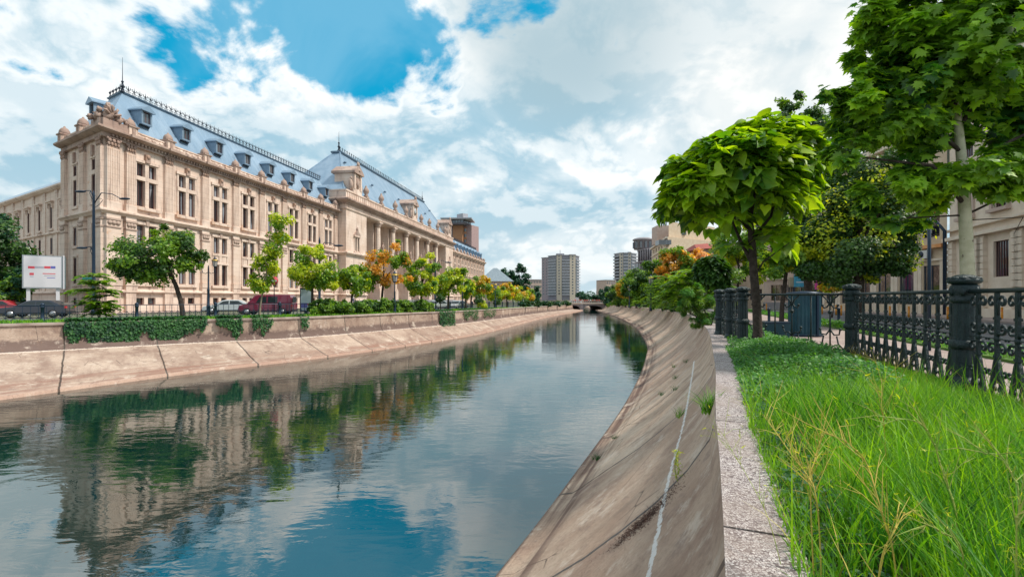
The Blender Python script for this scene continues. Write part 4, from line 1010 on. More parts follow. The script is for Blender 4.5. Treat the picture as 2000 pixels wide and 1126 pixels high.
block(B, 862, 905, 318, 314, 427, 438, P_['dark_concrete'], 1, 8, ww=.8); block(B, 905, 920, 314, 326, 427, 438, P_['dark_concrete'], 1, 3, ww=.8)
block(B, 860, 921, 313, 312, 424.5, 427, P_['tower_slab'], name='roof', deep=18); block(B, 904, 914, 312, 315, 417, 425, P_['tower_slab'], name='plant_room', deep=6)
block(B, 864, 884, 324, 322, 438, 592, P_['dark_concrete'], 14, 2, ww=.7)
# --- pavilion with grey hipped roof past the palace
Bp = empty('pavilion', (0,0,0), label='low rose building with a grey hipped roof beyond the right end of the palace', cat='building')
Z = 275; x0, x1 = at(938,Z).x, at(1000,Z).x; ze, zr = hz(549,Z), hz(521,Z)
mb = MB(); mb.box(x0,x1,Z,Z+26,-1.2,ze); mb.build('wall', P_['rose_plaster'], Bp)
mb = MB(); mb.add([(x0-1,Z-1,ze),(x1+1,Z-1,ze),(x1+1,Z+27,ze),(x0-1,Z+27,ze),(x0+7,Z+10,zr),(x0+9,Z+14,zr),(x0+7,Z+14,zr),(x0+9,Z+10,zr)],[(0,1,7,4),(1,2,5,7),(2,3,6,5),(3,0,4,6),(4,7,5,6),(3,2,1,0)]); mb.build('roof', P_['slate'], Bp)
for k in range(6): mb = MB(); X = x0+1.6+k*2.7; mb.box(X,X+1.3,Z-.08,Z+.1,ze-4.2,ze-1.4); mb.build('window', PG, Bp)
for nm, p0, p1, Z, y0, lab, mm, rw, cn in (('apartment_block',1030,1058,440,546,'long pale apartment block low behind the trees left of the tower','rose_plaster',5,9),
    ('apartment_block',1184,1203,400,547,'little pinkish house block left of the small tower','rose_plaster',4,5)):
    b_ = empty(nm, (0,0,0), label=lab, cat='apartment block'); block(b_, p0, p1, Z, Z+4, y0, 590, P_[mm], rw, cn, ww=.5); block(b_, p0-.4, p1+.4, Z-.5, Z+3.5, y0-.8, y0, P_['tower_slab'], name='parapet')
# --- dark ornate building with a round turret
D = empty('ornate_building', (0,0,0), label='dark grey ornate building with a round corner turret beside the cream block', cat='building')
z0, z1 = block(D, 1246, 1280, 235, 222, 487, 592, P_['dark_concrete'], 5, 5, ww=.5)
block(D, 1244, 1281, 234, 221, 485, 487, P_['grey_stone'], name='cornice'); block(D, 1241, 1276, 233, 220, 509, 511, P_['grey_stone'], name='string_course')
for k in range(8): X = at(1247+k*4.4, 234-k*1.7); mb = MB(); mb.tube([(X.x,X.y-.4,hz(511,232)),(X.x,X.y-.4,hz(487,232))],.45,6); mb.build('column', P_['grey_stone'], D)
c = at(1256, 236); mb = MB(); mb.lathe([(4.4,hz(487,236)),(4.4,hz(470,236)),(5,hz(469.5,236)),(5,hz(468,236)),(4.3,hz(466,236)),(3,hz(464.5,236)),(0,hz(463.8,236))],14,(c.x,c.y,0)); mb.build('turret', P_['grey_stone'], D)
for k in range(7): a = R(180+k*30); mb = MB(); mb.box(c.x+4.4*math.cos(a)-.5,c.x+4.4*math.cos(a)+.5,c.y+4.4*math.sin(a)-.5,c.y+4.4*math.sin(a)+.5,hz(485,236),hz(473,236)); mb.build('window', PG, D)
c = at(1271, 240); mb = MB(); mb.box(c.x-5,c.x+5,c.y-2,c.y+6,hz(490,240),hz(466,240)); mb.build('attic', P_['dark_concrete'], D)
block(D, 1238, 1247, 244, 236, 512, 592, P_['grey_stone'], 5, 2)
# --- cream block with tall front windows
E = empty('cream_building', (0,0,0), label='cream rendered block with a big blank side wall and antennas on top', cat='building')
a, b, c3 = at(1273, 172).to_2d(), at(1304, 140).to_2d(), at(1398, 152).to_2d()
Zm = 150; zt = hz(462, 140); zlow = hz(520,150)
F, L, cs_ = facade(E, a, b, -1, zt, [(hz(522,150),hz(497,150)),(hz(486,152),hz(479,152))], 5, 2.6, P_['cream_plaster'], .5, margin=2)
fpiece(E, F, 'cornice', P_['pale_plaster'], [(-.3,L+.3,0,.6,zt-.5,zt)]); fpiece(E, F, 'string_course', P_['pale_plaster'], [(0,L,0,.3,hz(492,152),hz(490,152))])
mb = MB(); zs = hz(441,146); mb.prism([tuple(b),tuple(c3),(c3.x-8,c3.y+40),(a.x+4,a.y+3),], -1, zt); mb.build('wall', P_['cream_plaster'], E)
p1, p2 = at(1306,143).to_2d(), at(1396,154).to_2d(); mb = MB(); mb.prism([tuple(p1),tuple(p2),(p2.x-8,p2.y+30),(a.x+10,a.y-2)], zt, hz(436,146)); mb.build('attic', P_['cream_plaster'], E)
for px, py in ((1333,453),(1333,471)): q = at(px, 143.4+ (px-1304)/94*12*.0+3.4); mb = MB(); mb.box(q.x-.8,q.x+.8,q.y-.9,q.y+.6,hz(py+3,143),hz(py-3,143)); mb.build('window', PG, E)
q = at(1304, 139.4); mb = MB(); mb.box(q.x-2.6,q.x+.9,q.y-.5,q.y+3,hz(478,140),hz(469,140)); mb.build('corner_window', PG, E)
q = at(1295, 160); mb = MB(); mb.box(q.x-2.8,q.x+3,q.y-3,q.y+3,zt,hz(441,158)); mb.build('plant_room', P_['rose_plaster'], E)
for k, px in enumerate((1296,1298.5,1301)): q = at(px,158); mb = MB(); mb.tube([(q.x,q.y,hz(441,158)),(q.x,q.y,hz(426-k,158))],.16,6); mb.build('antenna', M['lampblue'], E)
# red roofed house
H_ = empty('red_roof_house', (0,0,0), label='low house with a red tiled roof between the cream block and the catalpa', cat='house')
block(H_, 1363, 1405, 96, 94, 486, 590, P_['rose_plaster'], 4, 5); a, b = at(1361,95), at(1408,93); zr = hz(486,95)
mb = MB(); mb.add([(a.x,a.y,zr),(b.x,b.y,zr),(b.x,b.y+10,zr),(a.x,a.y+10,zr),(a.x+1,a.y+4,zr+1.3),(b.x-1,b.y+4,zr+1.3)],[(0,1,5,4),(1,2,5),(2,3,4,5),(3,0,4)]); mb.build('roof', P_['red_tile'], H_)
# --- right street front
gp = lambda s, q=0: (g0+gd*s+gn*q)
Cb = empty('classical_building', (0,0,0), label='pale classical building with banded piers and barred windows at the right edge', cat='building')
a, b = gp(9.4), gp(-22)          # outward on the right when walking towards the viewer
rows = [(3.2,5.9),(8.4,11.2),(13.2,15.6)]
F, L, cs_ = facade(Cb, a, b, -.1, 18, rows, 7, 1.75, P_['pale_plaster'], .22, margin=.4, bars=5)
bx = []
for i, c in enumerate(cs_):
    for sx in (-1,1):
        t = c+sx*2.0
        for k in range(11): bx.append((t-.42,t+.42,0,.30,.9+k*.5,1.34+k*.5))
for g in range(0, len(bx), 11): b0 = bx[g]; fpiece(Cb, F, 'banded_pier', P_['pale_plaster'], bx[g:g+11]+[(b0[0]+.05,b0[1]-.05,0,.22,.5,6.5)])
for z, d, h in ((6.55,.5,.28),(7.35,.35,.18),(12.1,.3,.25),(17.5,.9,.5),(.0,.4,.8)): fpiece(Cb, F, 'cornice' if z > 1 else 'plinth', P_['pale_plaster'], [(-.2,L,0,d,z,z+h)])
for c in cs_: fpiece(Cb, F, 'sill', P_['rose_plaster'], [(c-1.2,c+1.2,0,.35,8.1,8.35)]); fpiece(Cb, F, 'window_surround', P_['rose_plaster'], [(c-1.15,c-.875,0,.14,8.35,11.5),(c+.875,c+1.15,0,.14,8.35,11.5),(c-1.3,c+1.3,0,.25,11.3,11.6)])
roofslab(Cb, [tuple(gp(9.4)),tuple(gp(-22)),tuple(gp(-22,-14)),tuple(gp(9.4,-14))], 18, .4, P_['slate'])
mb = MB(); q = gp(9.2,.45); mb.tube([(q.x,q.y,.1),(q.x,q.y,7.5),(q.x-.5,q.y+.3,8.4)],.13,8); mb.build('downpipe', M['lampblue'], Cb)
Sb = empty('shop_building', (0,0,0), label='peach shop building with orange cornice, big glazed windows and air conditioners', cat='shop building')
sh = lambda s, q=0: Vector((38.5-q, 43.5+s))
a, b = sh(17.5), sh(0.0)
F, L, cs_ = facade(Sb, a, b, -.1, 17, [(1.0,4.6),(7.2,9.7),(11.3,13.6)], 6, 1.75, P_['cream_plaster'], .14, margin=.2, bars=1, frame=M['lampblue'])
orange = mat('orange_trim', (.62,.25,.08), .7, 0, (.7,.38,.18), 2)
fpiece(Sb, F, 'cornice', orange, [(0,L,0,.55,6.15,6.45)]); fpiece(Sb, F, 'string_course', P_['pale_plaster'], [(0,L,0,.2,5.0,5.2)]); fpiece(Sb, F, 'cornice', P_['pale_plaster'], [(0,L,0,.8,16.6,17.1)])
for c in cs_:
    for s_ in (-1,1): fpiece(Sb, F, 'pilaster', P_['pale_plaster'], [(c+s_*1.2-.2,c+s_*1.2+.2,0,.12,0,5.0)])
for i in (2,4): fpiece(Sb, F, 'balcony', P_['pale_plaster'], [(cs_[i]-1.4,cs_[i]+1.4,0,.9,6.45,6.6)]); mbb = []; 
for i in (2,4):
    mb = MB()
    for k in range(11): t = cs_[i]-1.3+k*.25; fbox(mb, F, t,t+.03,.85,.88,6.6,7.5)
    fbox(mb, F, cs_[i]-1.35,cs_[i]+1.35,.84,.89,7.5,7.55); mb.build('balcony_railing', M['iron'], Sb)
whitep = mat('ac_white', (.62,.60,.57), .5, 0, (.5,.48,.45), 3)
for k, (i, z, dt) in enumerate(((4,5.3,-1.0),(5,5.25,-.3),(5,7.5,-.2),(3,5.3,-.6))):
    A_ = MB(); fbox(A_, F, cs_[i]+dt-.5,cs_[i]+dt+.5,.2,.6,z,z+.75); p = F.pt(cs_[i]+dt-.15,.61,z+.38); p2 = F.pt(cs_[i]+dt-.15,.63,z+.38)
    A_ = A_.build('air_conditioner', whitep, None, label=['white air conditioner under the orange cornice beside the lamp pole','white air conditioner below the orange cornice nearest the downpipe','white air conditioner above the orange cornice beside the downpipe','white air conditioner under the orange cornice farthest along the shops'][k], cat='air conditioner', group='air conditioners on the shop building')
    fm = MB(); fm.tube([p,p2],.3,16); fm.build('fan_grille', M['iron'], A_)
roofslab(Sb, [tuple(sh(17.5)),tuple(sh(0)),tuple(sh(0,-12)),tuple(sh(17.5,-12))], 17.1, .4, P_['slate'])
mb = MB(); mb.prism([(38.5,61.0),(38.55,61.0),(54,61.0),(54,61.05)],-.1,17); mb.build('end_wall', P_['cream_plaster'], Sb)
Gb = empty('grey_building', (0,0,0), label='mauve grey street building half hidden behind the linden trunks', cat='building')
a, b = at(1492, 84).to_2d(), at(1690, 72).to_2d()
F, L, cs_ = facade(Gb, a, b, -.5, 15, [(1.2,3.8),(5.8,7.6),(9.2,11)], 8, 1.6, P_['rose_plaster'], .3)
fpiece(Gb, F, 'cornice', P_['pale_plaster'], [(0,L,0,.6,14.5,15)]); fpiece(Gb, F, 'plinth', P_['grey_stone'], [(0,L,0,.3,-.5,.9)]); fpiece(Gb, F, 'string_course', P_['pale_plaster'], [(0,L,0,.3,4.7,5.0)])
roofslab(Gb, [tuple(a),tuple(b),(b.x+3,b.y+14),(a.x+3,a.y+14)], 15, .4, P_['slate'])
Hb = empty('pale_building', (0,0,0), label='plain pale building behind the right bank trees beyond the red roof', cat='building')
a, b = at(1412, 108).to_2d(), at(1500, 94).to_2d()
F, L, cs_ = facade(Hb, a, b, -.5, 13, [(1.2,3.4),(5,7),(8.6,10.6)], 5, 1.4, P_['pale_plaster'], .3)
roofslab(Hb, [tuple(a),tuple(b),(b.x+3,b.y+14),(a.x+3,a.y+14)], 13, .4, P_['slate'])

# --- bridge
BR = empty('bridge', (0,0,0), label='low stone bridge with two arches crossing the river ahead', cat='bridge')
Zb = 186; xa, xm, xb = at(1108,Zb).x, at(1136,Zb).x, at(1177,Zb).x; zd = hz(592.5,Zb)
mb = MB()
for x0, x1 in ((xa,xm-.6),(xm+.6,xb)):
    n = 14; pts = []
    for k in range(n+1): f = k/n; pts.append((x0+(x1-x0)*f, -2.6+(zd-.75+2.6)*math.sqrt(max(0,1-(2*f-1)**2))**.8))
    for (p, q) in zip(pts, pts[1:]):
        mb.quad((p[0],Zb,p[1]),(q[0],Zb,q[1]),(q[0],Zb,zd),(p[0],Zb,zd)); mb.quad((p[0],Zb,p[1]),(p[0],Zb+30,p[1]),(q[0],Zb+30,q[1]),(q[0],Zb,q[1]))
mb.box(xa-5,xb+5,Zb,Zb+30,zd-.1,zd+.0); mb.build('arches', P_['grey_stone'], BR)
mb = MB(); mb.box(xm-.6,xm+.6,Zb-.5,Zb+30.5,-3.6,zd-.1); mb.build('pier', P_['grey_stone'], BR)
for x0, x1 in ((xa-4,xa),(xb,xb+4)): mb = MB(); mb.box(x0,x1,Zb+.01,Zb+29.9,-3.6,zd-.1); mb.build('abutment', P_['grey_stone'], BR)
mb = MB(); mb.box(xa-5,xb+5,Zb-.4,Zb,zd-.12,zd+.2); mb.build('deck_edge', P_['pale_plaster'], BR)
for y in (Zb-.2, Zb+29.5):
    mb = MB(); mb.box(xa-5,xb+5,y-.06,y+.06,zd+1.0,zd+1.12)
    for k in range(int((xb-xa+10)/.7)): mb.box(xa-5+k*.7,xa-4.85+k*.7,y-.05,y+.05,zd+.1,zd+1.02)
    mb.build('railing', P_['rose_plaster'], BR)
# ------------------------------------------------------------------ street things
def lcop(px):      # distance of the left coping on the ray of a photo column
    u = (px-1000)/960
    for a, b in zip(lc, lc[1:]):
        fa, fb = a.x-u*a.y, b.x-u*b.y
        if fa <= 0 <= fb: return a.y+(b.y-a.y)*(-fa)/(fb-fa)
    return 60
def rcop(px):
    u = (px-1000)/960
    for a, b in zip(rc, rc[1:]):
        fa, fb = a.x-u*a.y, b.x-u*b.y
        if a.y > 15 and fa*fb <= 0: return a.y+(b.y-a.y)*abs(fa)/(abs(fa)+abs(fb)+1e-9)
    return 60
# --- ornate cast iron railing, near side
def spiral(c, r, a0, turns, s, n=12, r1=.3):
    return [(c[0]+r*(1-(1-r1)*k/n)*math.cos(a0+s*turns*2*math.pi*k/n), 0, c[1]+r*(1-(1-r1)*k/n)*math.sin(a0+s*turns*2*math.pi*k/n)) for k in range(n+1)]
def baluster_mesh():
    mb = MB(); t = .016
    def tb(pts, r=.013): mb.tube(pts, r*1.5, 6)
    mb.box(-.027,.027,-.02,.02,.56,1.42)
    for s in (-1,1):
        A = lambda a: a if s > 0 else math.pi-a
        tb([(s*.012,0,1.12),(s*.022,0,1.26),(s*.05,0,1.34)]+spiral((s*.118,1.30),.078,A(R(150)),.95,-s), .014)
        tb([(s*.0,0,.82),(s*.05,0,.88)]+spiral((s*.125,.945),.075,A(R(250)),.95,s), .013)
        tb([(s*.0,0,.80),(s*.05,0,.74)]+spiral((s*.125,.675),.075,A(R(110)),.95,-s), .013)
        mb.add([(s*.0,-.02,.60),(s*.055,-.02,.50),(s*.18,-.02,.04),(s*.10,-.02,.04),(s*.0,.02,.60),(s*.055,.02,.50),(s*.18,.02,.04),(s*.10,.02,.04)],[(0,1,2,3),(7,6,5,4),(0,4,5,1),(1,5,6,2),(2,6,7,3),(3,7,4,0)])
        tb(spiral((s*.165,.36),.05,A(R(190)),.95,s), .012); tb(spiral((s*.062,.14),.042,A(R(0)),.9,s), .011)
        mb.ball((s*.185,0,.80),(.02,.015,.02),6,4)
    mb.add([(0,-.02,.56),(.035,-.012,.42),(0,-.012,.22),(-.035,-.012,.42),(0,.02,.56),(.035,.012,.42),(0,.012,.22),(-.035,.012,.42)],[(0,1,2,3),(7,6,5,4),(0,4,5,1),(1,5,6,2),(2,6,7,3),(3,7,4,0)])
    for z, w_ in ((1.08,.045),(.575,.048),(.96,.036)): mb.box(-w_,w_,-.024,.024,z-.018,z+.018)
    mb.ball((0,0,.81),(.05,.035,.05),8,6); mb.lathe([(.0,-.0),(.03,.0),(.03,.01),(.0,.012)],8,(0,-.03,.81))
    return mb
def post_mesh(mb=None):
    mb = MB()
    mb.lathe([(.19,0),(.19,.10),(.165,.14),(.15,.2)],20)
    mb.lathe([(.148,.14),(.146,.62)],28,flute=.09); mb.lathe([(.15,.60),(.178,.62),(.182,.66),(.178,.72),(.15,.74)],20)
    mb.lathe([(.146,.73),(.136,1.30)],28,flute=.09); mb.lathe([(.14,1.28),(.165,1.30),(.17,1.34),(.145,1.37),(.15,1.40),(.175,1.46),(.165,1.53),(.135,1.56)],20)
    for k in range(6): a = k*math.pi/3; mb.ball((.15*math.cos(a),.15*math.sin(a),1.45),(.045,.045,.07),6,5,.4,k)
    mb.lathe([(.14,1.555),(.185,1.57),(.205,1.60),(.20,1.63),(.16,1.655),(.14,1.675),(.09,1.695),(.0,1.705)],20)
    for k in range(10): a = k*math.pi/5; mb.ball((.15*math.cos(a),.15*math.sin(a),1.64),(.06,.06,.03),6,4,.3,k)
    return mb
BAL = baluster_mesh().build('baluster', M['fence']); PST = post_mesh().build('post', M['fence'])
used_ = {}
def take(proto, parent, loc, rz=0):
    if proto.name in used_: o = inst(proto)
    else: o = proto; used_[proto.name] = 1
    o.parent = parent; o.location = loc; o.rotation_euler = (0,0,rz); return o
def railing(pts, label, zf=lambda y: .25, posts=None, sp=.435):
    G = empty('railing', (0,0,0), label=label, cat='railing', group='dark cast iron railings on the right bank')
    for i, p in enumerate(pts):
        if posts is None or i in posts: take(PST, G, (p.x,p.y,zf(p.y)), random.random())
    for a, b in zip(pts, pts[1:]):
        d = b-a; L = d.length; u = d/L; rz = math.atan2(u.y,u.x); n = round((L-.3)/sp); z = zf(a.y)
        mb = MB(); mb.tube([(a.x,a.y,zf(a.y)+1.45),(b.x,b.y,zf(b.y)+1.45)], .032, 12); mb.build('top_rail', M['fence'], G)
        mb = MB(); mb.tube([(a.x,a.y,zf(a.y)+.045),(b.x,b.y,zf(b.y)+.045)], .02, 6); mb.build('bottom_rail', M['fence'], G)
        mb = MB(); mb.tube([(a.x,a.y,zf(a.y)+.81),(b.x,b.y,zf(b.y)+.81)], .009, 5); mb.build('mid_rail', M['fence'], G)
        for k in range(n): f = (k+.5)/n; q = a+d*(.03+.94*f); take(BAL, G, (q.x,q.y,z), rz)
    return G
railing(FN[1:4], 'ornate dark iron railing with massive fluted posts along the tall grass')
Gx = railing(FN[4:8], 'ornate dark iron railing receding behind the catalpa trunk beside the coping', zf=lambda y: .25-.008*max(y-14,0))
# plain scroll panel closing the corner
G = empty('scroll_railing', (0,0,0), label='thin open scrollwork railing panel in front of the blue kiosk', cat='railing')
a, b = FN[3], FN[4]; d = b-a; L = d.length; u = d/L; rz = math.atan2(u.y,u.x)
mb = MB(); mb.tube([(a.x,a.y,1.70),(b.x,b.y,1.70)], .03, 8); mb.build('top_rail', M['fence'], G)
for k, f in enumerate((.17,.5,.83)):
    q = a+d*f; mb = MB(); 
    mb.tube([(0,0,.0),(0,0,1.44)],.019,6)
    for s in (-1,1):
        A = lambda a_: a_ if s > 0 else math.pi-a_
        mb.tube([(s*.01,0,1.16),(s*.06,0,1.3),(s*.2,0,1.42)],.019,6); mb.tube([(s*.01,0,1.22),(s*.08,0,1.12),(s*.15,0,1.1),(s*.19,0,1.16)],.019,6); mb.ball((s*.19,0,1.17),.035,7,5)
        mb.tube([(s*.0,0,.36),(s*.1,0,.44),(s*.2,0,.42),(s*.26,0,.54)] if k == 1 else [(s*.0,0,.56),(s*.1,0,.42),(s*.22,0,.44),(s*.24,0,.56)],.019,6); mb.ball((s*.25,0,.57),.035,7,5)
        mb.tube([(s*.16,0,.40),(s*.2,0,.2),(s*.4,0,.0)],.019,6)
    mb.ball((0,0,1.0),.055,8,6); mb.build('scroll_bar', M['fence'], G, loc=(q.x,q.y,.25), rz=rz)
for f in (.33,.66): q = a+d*f; mb = MB(); mb.tube([(0,0,0),(0,0,1.44)],.019,6); mb.box(-.09,.09,-.012,.012,.36,.39); mb.ball((0,0,.08),(.07,.012,.10),6,5); mb.build('bar', M['fence'], G, loc=(q.x,q.y,.25), rz=rz)

# --- left bank railing
LR = empty('railing', (0,0,0), label='long low dark railing with short posts along the far left bank road', cat='railing')
lf = offs(resample(lc, .5, 5, 150), -3.3); pp = [lf[0]]
for p in lf:
    if (p-pp[-1]).length >= 4.6: pp.append(p)
mb = MB(); mb.lathe([(.16,0),(.16,.08),(.11,.12),(.10,.9),(.13,.93),(.14,1.0),(.10,1.05),(.13,1.12),(.12,1.2),(0,1.27)],10); PL_ = mb.build('post', M['lampblue'])
for a, b in zip(pp, pp[1:]):
    za, zb = gz(a.y)+.03, gz(b.y)+.03
    take(PL_, LR, (a.x,a.y,za)); d = b-a; L = d.length; u = d/L
    mb = MB(); mb.tube([(a.x,a.y,za+1.08),(b.x,b.y,zb+1.08)],.028,5); mb.tube([(a.x,a.y,za+.12),(b.x,b.y,zb+.12)],.02,4); mb.tube([(a.x,a.y,za+.62),(b.x,b.y,zb+.62)],.012,4)
    n = int(L/.36)
    for k in range(n):
        q = a+d*((k+.5)/n); z = za; mb.tube([(q.x,q.y,z+.1),(q.x,q.y,z+1.08)],.02,4)
        if a.y < 75:
            e = u*.15
            for s in (-1,1): mb.tube([(q.x,q.y,z+.62),(q.x+s*e.x,q.y+s*e.y,z+.45),(q.x,q.y,z+.28),(q.x+s*e.x,q.y+s*e.y,z+.14)],.02,3)
            mb.ball((q.x,q.y,z+.45),.05,5,4)
    mb.build('railing_panel', M['lampblue'], LR)

# --- vehicles
tyre = mat('tyre', (.015,.015,.017), .9); rimm = mat('wheel_rim', (.45,.46,.48), .35, .8); cglass = mat('car_glass', (.02,.03,.035), .08, 0); chrome = mat('lamp_glass', (.7,.72,.75), .2); redl = mat('tail_lamp', (.5,.02,.03), .3); black_ = mat('black_trim', (.02,.02,.022), .6)
def car(kind, paint, loc, rz, label, group='cars parked on the left bank road'):
    C_ = empty('parked_car' if kind != 'van' else 'parked_van', loc, rz, label=label, cat='van' if kind == 'van' else 'car', group=group)
    if kind == 'van':
        Lh, W, H = 2.42, .93, 1.93
        low = [(-2.42,.35),(-2.42,.62),(-2.30,.92),(-1.55,1.12),(2.40,1.16),(2.42,.35)]; up = [(-1.62,1.10),(-.95,1.86),(-.6,1.93),(2.2,1.93),(2.38,1.15)]
        wins = [[(-.82,1.16),(-.52,1.72),(.12,1.76),(.12,1.16)],[(.24,1.16),(.24,1.76),(1.10,1.76),(1.10,1.16)]]; wx = (-1.62,1.55); ws = [(-1.50,1.16),(-.98,1.80)]
    else:
        Lh, W, H = 2.2, .88, 1.45
        low = [(-2.2,.32),(-2.2,.62),(-2.08,.80),(-1.1,.93),(2.0,.98),(2.2,.90),(2.2,.32)]; up = [(-1.15,.92),(-.45,1.36),(-.1,1.44),(1.15,1.42),(1.95,.97)]
        wins = [[(-.82,.96),(-.35,1.30),(.15,1.35),(.15,.96)],[(.24,.96),(.24,1.35),(1.0,1.34),(1.5,.99)]]; wx = (-1.38,1.35); ws = [(-1.05,.97),(-.48,1.33)]
    def ext(mb, prof, w0, wt, zt, zb):
        n = len(prof); f = lambda z: w0+(wt-w0)*max(0,min(1,(z-zb)/max(zt-zb,.01)))
        vs = [(x,-f(z),z) for x, z in prof]+[(x,f(z),z) for x, z in prof]
        mb.add(vs, [tuple(range(n))[::-1], tuple(range(n,2*n))]+[(i,(i+1)%n,(i+1)%n+n,i+n) for i in range(n)])
    mb = MB(); ext(mb, low, W, W-.03, 1.1, .3); zb = up[0][1]; ext(mb, up, W-.03, W-.17, H, zb)
    bo = mb.build('body', paint, C_); bv = bo.modifiers.new('bevel','BEVEL'); bv.width = .06; bv.segments = 3; bv.limit_method = 'ANGLE'; bv.angle_limit = R(25)
    f = lambda z: (W-.03)+(-.14)*max(0,min(1,(z-zb)/(H-zb)))
    for wn in wins:
        for s in (-1,1):
            mb = MB(); vs = [(x,s*(f(z)+.006),z) for x, z in wn]; mb.add(vs+[(x,y-s*.03,z) for x,y,z in vs], [(0,1,2,3),(0,4,5,1),(1,5,6,2),(2,6,7,3),(3,7,4,0)]); mb.build('window', cglass, C_)
    (xa_,za_),(xb_,zb2) = ws; mb = MB(); mb.add([(xa_-.03,-f(za_)+.08,za_+.03),(xa_-.03,f(za_)-.08,za_+.03),(xb_-.03,f(zb2)-.1,zb2+.03),(xb_-.03,-f(zb2)+.1,zb2+.03)],[(0,1,2,3)]); mb.build('windscreen', cglass, C_)
    x = up[-1][0]; mb = MB(); mb.add([(x-.02,-.6,zb+.12),(x-.02,.6,zb+.12),(x-.25 if kind!='van' else x-.04,.55,H-.2),(x-.25 if kind!='van' else x-.04,-.55,H-.2)],[(0,1,2,3)]); mb.xf(Matrix.Translation((.08,0,0))); mb.build('rear_window', cglass, C_)
    for wx_ in wx:
        for s in (-1,1):
            mb = MB(); mb.tube([(wx_,s*(W-.2),.33),(wx_,s*(W+.01),.33)],.33,18); o = mb.build('wheel', tyre, C_); mb = MB(); mb.tube([(wx_,s*(W+.005),.33),(wx_,s*(W+.02),.33)],.21,14); mb.build('rim', rimm, o)
    for s in (-1,1):
        mb = MB(); mb.ball((-Lh+.10,s*(W-.2),.70 if kind!='van' else .80),(.10,.16,.09),8,6); mb.build('headlight', chrome, C_)
        mb = MB(); mb.box(Lh-.07,Lh+.01,s*(W-.14)-.13,s*(W-.14)+.13,.78,.95 if kind!='van' else 1.15); mb.build('tail_light', redl, C_)
    mb = MB(); mb.box(-Lh-.03,-Lh+.25,-W+.05,W-.05,.3,.5); mb.build('bumper', black_, C_); mb = MB(); mb.box(Lh-.25,Lh+.03,-W+.05,W-.05,.3,.5); mb.build('bumper', black_, C_)
    mb = MB(); mb.box(-Lh+.3,Lh-.3,-W-.012,W+.012,.28,.42); mb.build('sill', black_, C_)
    return C_
def paintm(n, c): 
    m = mat(n, c, .28, .15); m.node_tree.nodes['Principled BSDF'].inputs['Coat Weight'].default_value = .8; return m
pb, pr, ps, pw, pv = paintm('paint_black',(.015,.02,.035)), paintm('paint_red',(.40,.03,.04)), paintm('paint_silver',(.50,.54,.56)), paintm('paint_white',(.7,.7,.7)), paintm('paint_burgundy',(.20,.012,.045))
def roaddir(Z):
    a, b = Vector((interp(lc,Z-3),Z-3)), Vector((interp(lc,Z+3),Z+3)); return math.atan2(b.y-a.y, b.x-a.x)
p = at(74, 41); car('car', pb, (p.x,p.y,0), R(20), 'black hatchback with a red tail lamp, nearest parked car at left')
p = at(-14, 45.5); car('car', pr, (p.x,p.y,0), R(22), 'red car with only its roof showing past the black hatchback')
p = at(524, 47.5); car('van', pv, (p.x,p.y,0), R(8), 'burgundy van parked behind the left railing')
p = at(447, 50.5); car('car', ps, (p.x,p.y,0), R(18), 'pale silver car parked just left of the burgundy van')
p = at(720, 60); car('car', pw, (p.x,p.y,gz(60)), R(60), 'white car hidden by the hedge in front of the steps')
p = at(853, 72); car('car', ps, (p.x,p.y,gz(72)), R(66), 'silver car parked beyond the hedge by the first clipped ball tree')
p = at(893, 80); car('car', pw, (p.x,p.y,gz(80)), R(68), 'white car parked farthest along the left bank road')
# --- lamps
def lantern(mb_parent, x, y, z, s=1):
    mb = MB(); mb.lathe([(.07*s,0),(.10*s,.04*s),(.15*s,.08*s)],8,(x,y,z)); o = mb.build('lantern', M['lampblue'], mb_parent)
    g = MB(); g.lathe([(.14*s,.08*s),(.21*s,.50*s)],6,(x,y,z),sm=False); g.build('lantern_glass', mat('lantern_glass',(.35,.33,.32),.15) if 'lantern_glass' not in bpy.data.materials else bpy.data.materials['lantern_glass'], o)
    c = MB(); c.lathe([(.25*s,.50*s),(.26*s,.53*s),(.14*s,.63*s)],10,(x,y,z)); c.build('lantern_cap', brass, o)
    c = MB(); c.lathe([(.14*s,.63*s),(.12*s,.70*s),(.04*s,.74*s),(.05*s,.80*s),(.0,.88*s)],8,(x,y,z)); 
    for k in range(6): a = k*math.pi/3; c.tube([(x+.145*s*math.cos(a),y+.145*s*math.sin(a),z+.08*s),(x+.215*s*math.cos(a),y+.215*s*math.sin(a),z+.50*s)],.014*s,4)
    c.build('lantern_frame', M['lampblue'], o); return o
brass = mat('brass_cap', (.45,.30,.08), .4, .6)
def lamp2(px, Z, h, label, n=2, s=1, group='black lantern lamp posts'):
    p = at(px, Z); L_ = empty('street_lamp', (p.x,p.y,gz(Z) if px < 1000 else rz_(Z)), 0, label=label, cat='street lamp', group=group)
    mb = MB(); mb.lathe([(.2,0),(.2,.15),(.14,.25),(.13,.9),(.16,.95),(.10,1.05),(.085,2.2),(.11,2.25),(.06,2.35),(.05,h-.9),(.03,h-.7)],12); mb.build('pole', M['lampblue'], L_)
    if n == 2:
        for sx in (-1,1):
            mb = MB(); mb.tube([(0,0,h-1.2),(sx*.2,0,h-1.35),(sx*.45,0,h-1.28),(sx*.52,0,h-1.0),(sx*.52,0,h-.8)],.025,6); mb.tube([(sx*.45,0,h-1.28),(sx*.7,0,h-1.25)],.02,5); mb.build('arm', M['lampblue'], L_); lantern(L_, sx*.52, 0, h-.85, s)
    else: lantern(L_, 0, 0, h-.85, 1.5)
    return L_
lamp2(407, 39.0, 4.9, 'dark blue post with two gold capped lanterns, nearest lamp on the left bank')
lamp2(771, 52, 4.1, 'single lantern post in front of the orange tinted tree', 1)
